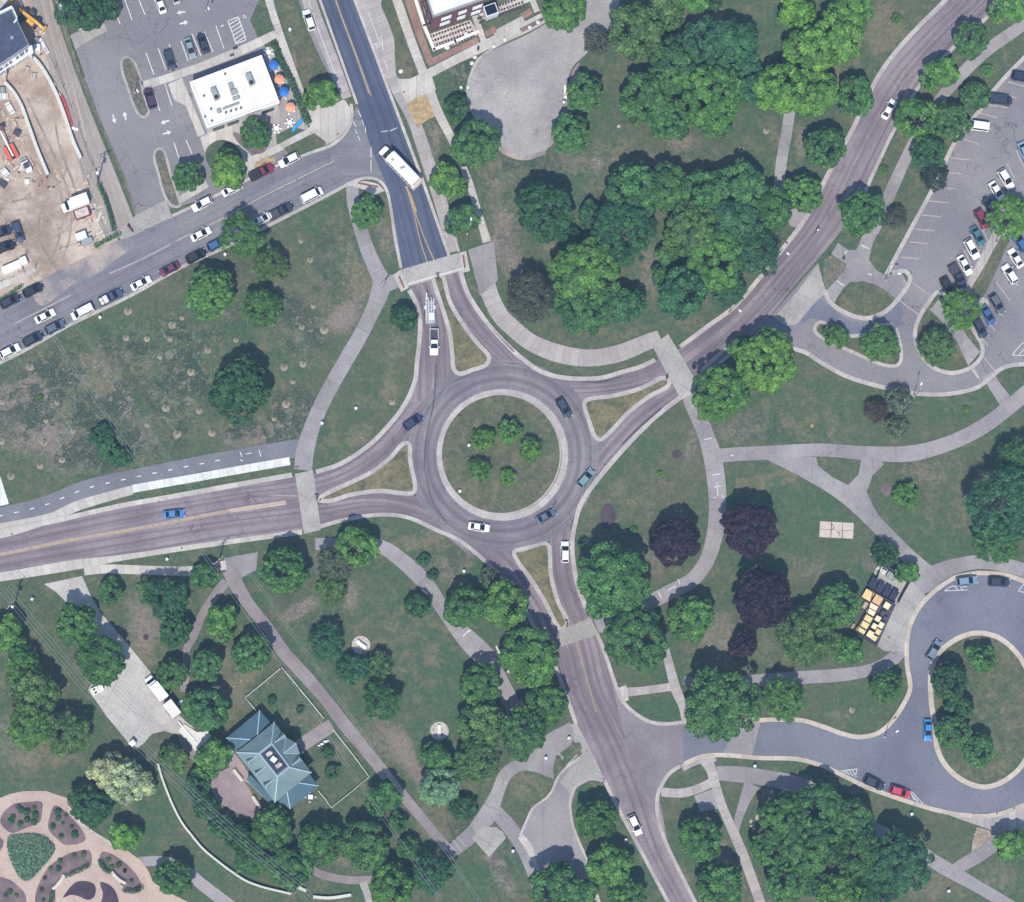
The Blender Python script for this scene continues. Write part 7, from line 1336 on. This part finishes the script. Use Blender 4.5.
# lift slab by the house drive, concrete pads, kiosk
t=empty('loading_slab',(0,0,0),0,'white raised slab beside the cargo trailer','slab'); g0=W(195,735,.4); rp=[(a-g0[0],b-g0[1]) for a,b in (W(x,y,.4) for x,y in ((178,730),(184,724),(197,732),(208,731),(212,737),(195,751)))]
MB().prism(rp,0,.4).build('slab',M_WWALL,t); MB().tube([(-3.2,2.6,.55),(-1.4,.4,.6),(.3,-1.6,.6)],.13,6).build('drain_pipe',M_PARAP,t); MB().box((-.6,-.4,.5),(1.2,.3,.15),R(-45)).build('grate',M_STEEL,t); t.location=(g0[0],g0[1],0)
t=empty('blue_tarp',(0,0,0),0,'pale blue tarpaulin at the end of the dirt path','tarpaulin'); v,f=loft([(-.9,.3,0,.25),(-.4,.45,0,.5),(.5,.4,0,.45),(1.0,.15,0,.2)],8); b=MB(); b.add(v,f); b.build('tarp',M_HIPC,t); MB().tube([(-.6,-.4,.3),(.6,.35,.5)],.03,5).build('rope',M_DGREY,t); at(t,182,702,35,.0,.3)
t=empty('utility_cabinet',(0,0,0),0,'white cabinet at the lower tip of the concrete driveway','cabinet'); MB().box((0,0,.8),(1.1,1.0,1.5)).build('housing',M_PARAP,t); MB().box((0,-.52,.8),(.9,.04,1.2)).build('door',M_STEEL,t); MB().box((0,0,.03),(1.4,1.3,.06)).build('plinth',M_STONE,t); at(t,132.5,743,40,.06,1.5)
# chess slab
t=empty('game_table_slab',(0,0,0),0,'pale concrete slab of six panels with dark joints and marks on the lawn','slab'); 
q=MB()
for i in range(3):
    for j in range(2): q.box(((i-1)*2.28,(j-.5)*1.62,.06),(2.2,1.54,.12))
q.build('panel',M_PLAQ,t); q=MB(); q.box((0,0,.04),(6.8,3.2,.06)); q.build('joint_filler',M_RED,t)
def marks(segs,par):
    q=MB()
    for (a,b_,c,d) in segs:
        L_=math.dist((a,b_),(c,d)); q.box(((a+c)/2,(b_+d)/2,.128),(L_,.13,.012),math.atan2(d-b_,c-a))
    q.build('dark_marks',M_RED,par)
marks([(-1.0,1.5,-1.1,-1.6),(-1.0,1.2,-.4,.4),(-.4,.4,-1.0,0),(1.15,1.1,1.25,-1.6),(.2,-.5,.75,-.5),(.75,-.5,.5,-1.2),(.1,-.35,.3,-.45)],t)
at(t,836.5,530,-3,.0,.1)
# stones
for i,(x,y,s_,l) in enumerate(((475,57,.8,'pale boulder in the verge, right of the person in black'),(472,63,.8,'lower pale boulder in the verge by the yard kerb'),(494,46,.7,'boulder in the planted strip near the wide pavement'),(505,39,.8,'bright boulder at the end of the planted strip'),(538,22,.8,'boulder in the strip near the top, lower one'),(530,27,.7,'boulder left in the strip near the top'),(401,71,.9,'boulder at the foot of the north road verge'),(468,87,.6,'small pale stone beside the yard kerb'),(461,87,.6,'left small pale stone above the yard trees'),(447,47,1.1,'pale rock in front of the brick building wall'),(466,34,1.0,'right pale rock before the brick building wall'),(619,126,.7,'pinkish stone on the lawn between the yard trees and oaks'))):
    t=empty('boulder',(0,0,0),0,l,'boulder'); v,f=loft([(-.55*s_,.15,0,.2),(-.3*s_,.42*s_,0,.45*s_),(.2*s_,.48*s_,0,.55*s_),(.55*s_,.2,0,.25)],8); b=MB(); b.add(v,f); b.build('stone',M_WWALL if i!=11 else M_LUMB,t,True); at(t,x,y,i*37,.0,.3)
# bus stop red plates, signs, lamps, utility posts
def sign(x,y,a,label,plate=M_YELL,h=2.4):
    t=empty('road_sign',(0,0,0),0,label,'sign'); MB().tube([(0,0,0),(0,0,h)],.04,6).build('post',M_GREYM,t); MB().box((0,-.05,h-.35),(.65,.03,.65),0).build('sign_plate',plate,t); MB().box((.35,.05,.6),(.3,.3,1.0)).build('bollard',M_BLK,t); return at(t,x,y,a,.13,0)
sign(436,279,12,'dark sign post at the tip of the north splitter island'); sign(666,380,60,'dark sign post at the tip of the east splitter island'); sign(315,500,5,'dark sign post at the tip of the west splitter island'); sign(565,626,-20,'dark sign post at the tip of the south splitter island')
def lamp(x,y,a,label,h=6.5,arm=1.2):
    t=empty('street_lamp',(0,0,0),0,label,'street lamp'); MB().tube([(0,0,0),(0,0,h*.5),(0,0,h)],[.10,.08,.05],8).build('pole',M_GREYM,t); MB().tube([(0,0,h-.1),(arm*.5,0,h+.15),(arm,0,h+.1)],.045,6).build('arm',M_GREYM,t); q=MB(); q.box((arm+.2,0,h+.1),(.6,.28,.14)); hd=q.build('lamp_head',M_PARAP,t); MB().box((arm+.2,0,h+.02),(.4,.2,.03)).build('lens',M_LAMP,hd); MB().lathe([(.22,0),(.22,.25),(.12,.3)],10).build('base',M_STONE,t); return at(t,x,y,a,.0,h)
for a in ((470,226,80,'pale street lamp beside the round verge tree near the crossing'),(783,249,-45,'street lamp at the left kerb of the north-east road'),(735,306,-45,'street lamp on the verge below the wood'),(449,90,.1,'')): 
    if a[3]: lamp(*a)
for a in ((206,2,-70,'lamp at the top of the restaurant car park'),(134,85,-60,'lamp on the planted car park island'),(1003,236,60,'lamp on the median under the tree'),(920,391,80,'lamp on the lower kerb of the drive'),(480,231,.1,''),(891,735,30,'lamp at the kerb bend west of the loop'),(892,274,0,'lamp on the kerb nose at the car park entrance')):
    if a[3]: lamp(*a,h=5.5)
def litter(x,y,mat,label,h=1.0,name='litter_bin',cat='litter bin'):
    t=empty(name,(0,0,0),0,label,cat); MB().lathe([(.26,0),(.30,h*.85),(.32,h*.86)],10).build('body',mat,t); MB().lathe([(.33,h*.86),(.30,h),(.1,h+.06)],10).build('lid',M_STEEL if mat is not M_STEEL else M_GREYM,t); return at(t,x,y,0,.02,h)
for a in ((100,317,M_PARAP,'white bin on the grass beside the loaded pickup'),(225,254,M_PARAP,'white bin on the grass beside the dark blue car'),(167,559,M_CYAN,'pale blue bin on the verge below the west road'),(356,408,M_HIPC,'pale blue marker on the lawn north-west of the roundabout'),(322,423,M_HIPC,'pale marker beside the path on the lawn'),(569,738,M_PARAP,'white bin beside the pull-in ramp'),(546,758,M_PARAP,'white bin at the end of the bike path'),(513,851,M_CYAN,'pale blue bin by the path near the pull-in'),(755,766,M_CYAN,'teal bin on the strip below the drive'),(912,814,M_CYAN,'pale bin on the lawn below the red car'),(618,747+65,M_PARAP,'white post box on the strip beside the south road, upper'),(626,840,M_PARAP,'white post box on the strip beside the south road, lower'),(564,106-4,M_CYAN,'blue cooler between the two round yard trees'),(290,29,M_PARAP,'white box on the verge grass by the parking bay'),(464,571,M_WWALL,'pale post near the roundabout exit kerb, left one'),(469,445,M_PARAP,'white marker in the roundabout lawn, west side'),(460,491,M_PARAP,'white marker in the roundabout lawn, south-west rim'),(949,891,M_LUMB,'tan post near the bottom path'),(32,599,M_PARAP,'white post on the lawn left of the driveway'),(509,671,M_PARAP,'white post beside the bike path bend')): litter(*a)
t=empty('white_planks',(0,0,0),0,'white planks piled at the west edge of the upper yard tree','planks'); b=MB()
for k in range(4): b.box((0,-.3+k*.2,.1+.12*(k%2)),(2.6,.16,.12),.05*k)
b.build('plank',M_PARAP,t); MB().box((-.6,0,.36),(.5,.5,.2)).build('crate',M_LUMB,t); at(t,566,92,82,.06,.2)
t=empty('rock_garden',(*G((768,804))[:2],0),0,'scattered pale rocks of a small rock garden west of the grove','rocks'); g=random.Random(3)
for k in range(34):
    u=g.random(); x=(8-u*16)+g.uniform(-6,6)*.5; y=-(8-u*-8)*0; px=774-u*22+g.uniform(-5,5); py=794+u*34+g.uniform(-5,5); c=G((px,py))-G((768,804)); s_=g.uniform(.15,.45); v,f=loft([(-s_,.05,0,.1),(-s_*.4,s_*.7,0,s_*.8),(s_*.5,s_*.6,0,s_*.7),(s_,.05,0,.1)],6); a=g.uniform(0,3); b=MB(); b.add([(p[0]*math.cos(a)-p[1]*math.sin(a)+c.x,p[0]*math.sin(a)+p[1]*math.cos(a)+c.y,p[2]) for p in v],f); b.build('rock',M_STONE,t)
t=empty('rock_garden',(*G((980,838))[:2],0),0,'sandy planted wedge with rocks beside the loop pavement','rocks'); g=random.Random(8)
for k in range(26):
    px=g.uniform(973,990); py=g.uniform(828,853); c=G((px,py))-G((980,838)); s_=g.uniform(.08,.22); v,f=loft([(-s_,.05,0,.1),(-s_*.4,s_*.7,0,s_*.8),(s_*.5,s_*.6,0,s_*.7),(s_,.05,0,.1)],6); b=MB(); b.add([(p[0]+c.x,p[1]+c.y,p[2]) for p in v],f); b.build('rock',M_STONE,t)
sheet('sandy_bed',[(977,827),(996,832),(992,840),(980,850),(971,856),(973,840)],M_DIRT,2)
# utility poles and overhead lines
def pole(x,y,a,label,h=10.5,tr=True):
    g0=G((x,y)); p=W(x,y,h); t=empty('utility_pole',(p[0],p[1],0),R(a),label,'utility pole'); MB().tube([(0,0,0),(0,0,h)],[.17,.11],8).build('pole',M_WOODY,t); MB().box((0,0,h-.5),(.12,2.6,.14)).build('crossarm',M_WOODY,t); MB().box((0,0,h-1.5),(.1,2.0,.12)).build('crossarm',M_STONE,t)
    for s_ in (-1.1,-.4,.4,1.1): MB().lathe([(.06,0),(.08,.12),(.03,.22)],6,(0,s_,h-.42)).build('insulator',M_STEEL,t)
    if tr: q=MB(); q.lathe([(.28,0),(.3,.9),(.1,1.0)],10,(.42,0,h-2.9)); q.build('transformer',M_STEEL,t)
    return t
pole(96,168,-65,'utility pole with crossarms beside the alley fence'); pole(58,3,30,'utility pole at the top edge beside the dark trees'); pole(10,604,-40,'utility pole with a transformer at the left edge of the park'); pole(296,891,-30,'utility pole at the end of the curved white wall',10.5,False); pole(218,560,-50,'utility pole over the slab at the diagonal path',9,False)
def wire(pts,label,h=9.6,sag=.5,offs_=(0,)):
    t=empty('overhead_line',(*W(*pts[0],h),0),0,label,'power line'); g0=W(*pts[0],h)
    for o1 in offs_:
        b=MB(); P=[]
        for i in range(len(pts)-1):
            n=10
            for k in range(n+(1 if i==len(pts)-2 else 0)): f_=k/n; q=W(*lerp2(pts[i],pts[i+1],f_),h); P.append((q[0]-g0[0]+o1,q[1]-g0[1]+o1*.7,h-sag*4*f_*(1-f_)))
        b.tube(P,.028,4,False); b.build('cable',M_GREYM,t)
    return t
wire([(53,338),(67,360),(145,475),(192,540),(218,576),(270,648),(340,758),(438,898)],'left overhead line crossing the field, the west road and the diagonal path',9,.15,(0,.45)); wire([(42,278),(70,318),(100,360),(170,462),(228,544),(262,592),(352,720),(390,778),(444,850),(480,905)],'right overhead line crossing the field, the west road and the open lawn',9,.15,(0,.4))
wire([(0,592),(10,604),(80,688),(136,748),(170,782),(234,840),(296,891),(308,905)],'four-cable overhead line from the left edge past the house',9.8,.2,(0,.5,1.1,1.6)); wire([(58,3),(70,55),(84,110),(96,168)],'overhead cables along the alley',9.8,.3,(0,.5)); wire([(0,210),(22,242),(42,278)],'overhead line over the cars of the dirt lot',9,.1)
# unused prototypes leave the scene
for k,o in VP.items():
    if k not in USED:
        for ch in list(o.children_recursive)+[o]: bpy.data.objects.remove(ch)
# ---------------------------------------------------------------- the air between the aircraft and the ground
b=MB(); b.box((0,0,309),(6200,6200,622)); hz=b.build('haze',[],None)
m,nt=newmat('thin_haze'); pv=nt.nodes.new('ShaderNodeVolumePrincipled'); pv.inputs['Color'].default_value=(.42,.64,1.0,1); pv.inputs['Density'].default_value=1.55e-4; pv.inputs['Anisotropy'].default_value=0.0
o_=nt.nodes.new('ShaderNodeOutputMaterial'); nt.links.new(pv.outputs[0],o_.inputs['Volume']); hz.data.materials.append(m); tag(hz,'thin blue summer haze over the park','haze',None,'stuff')
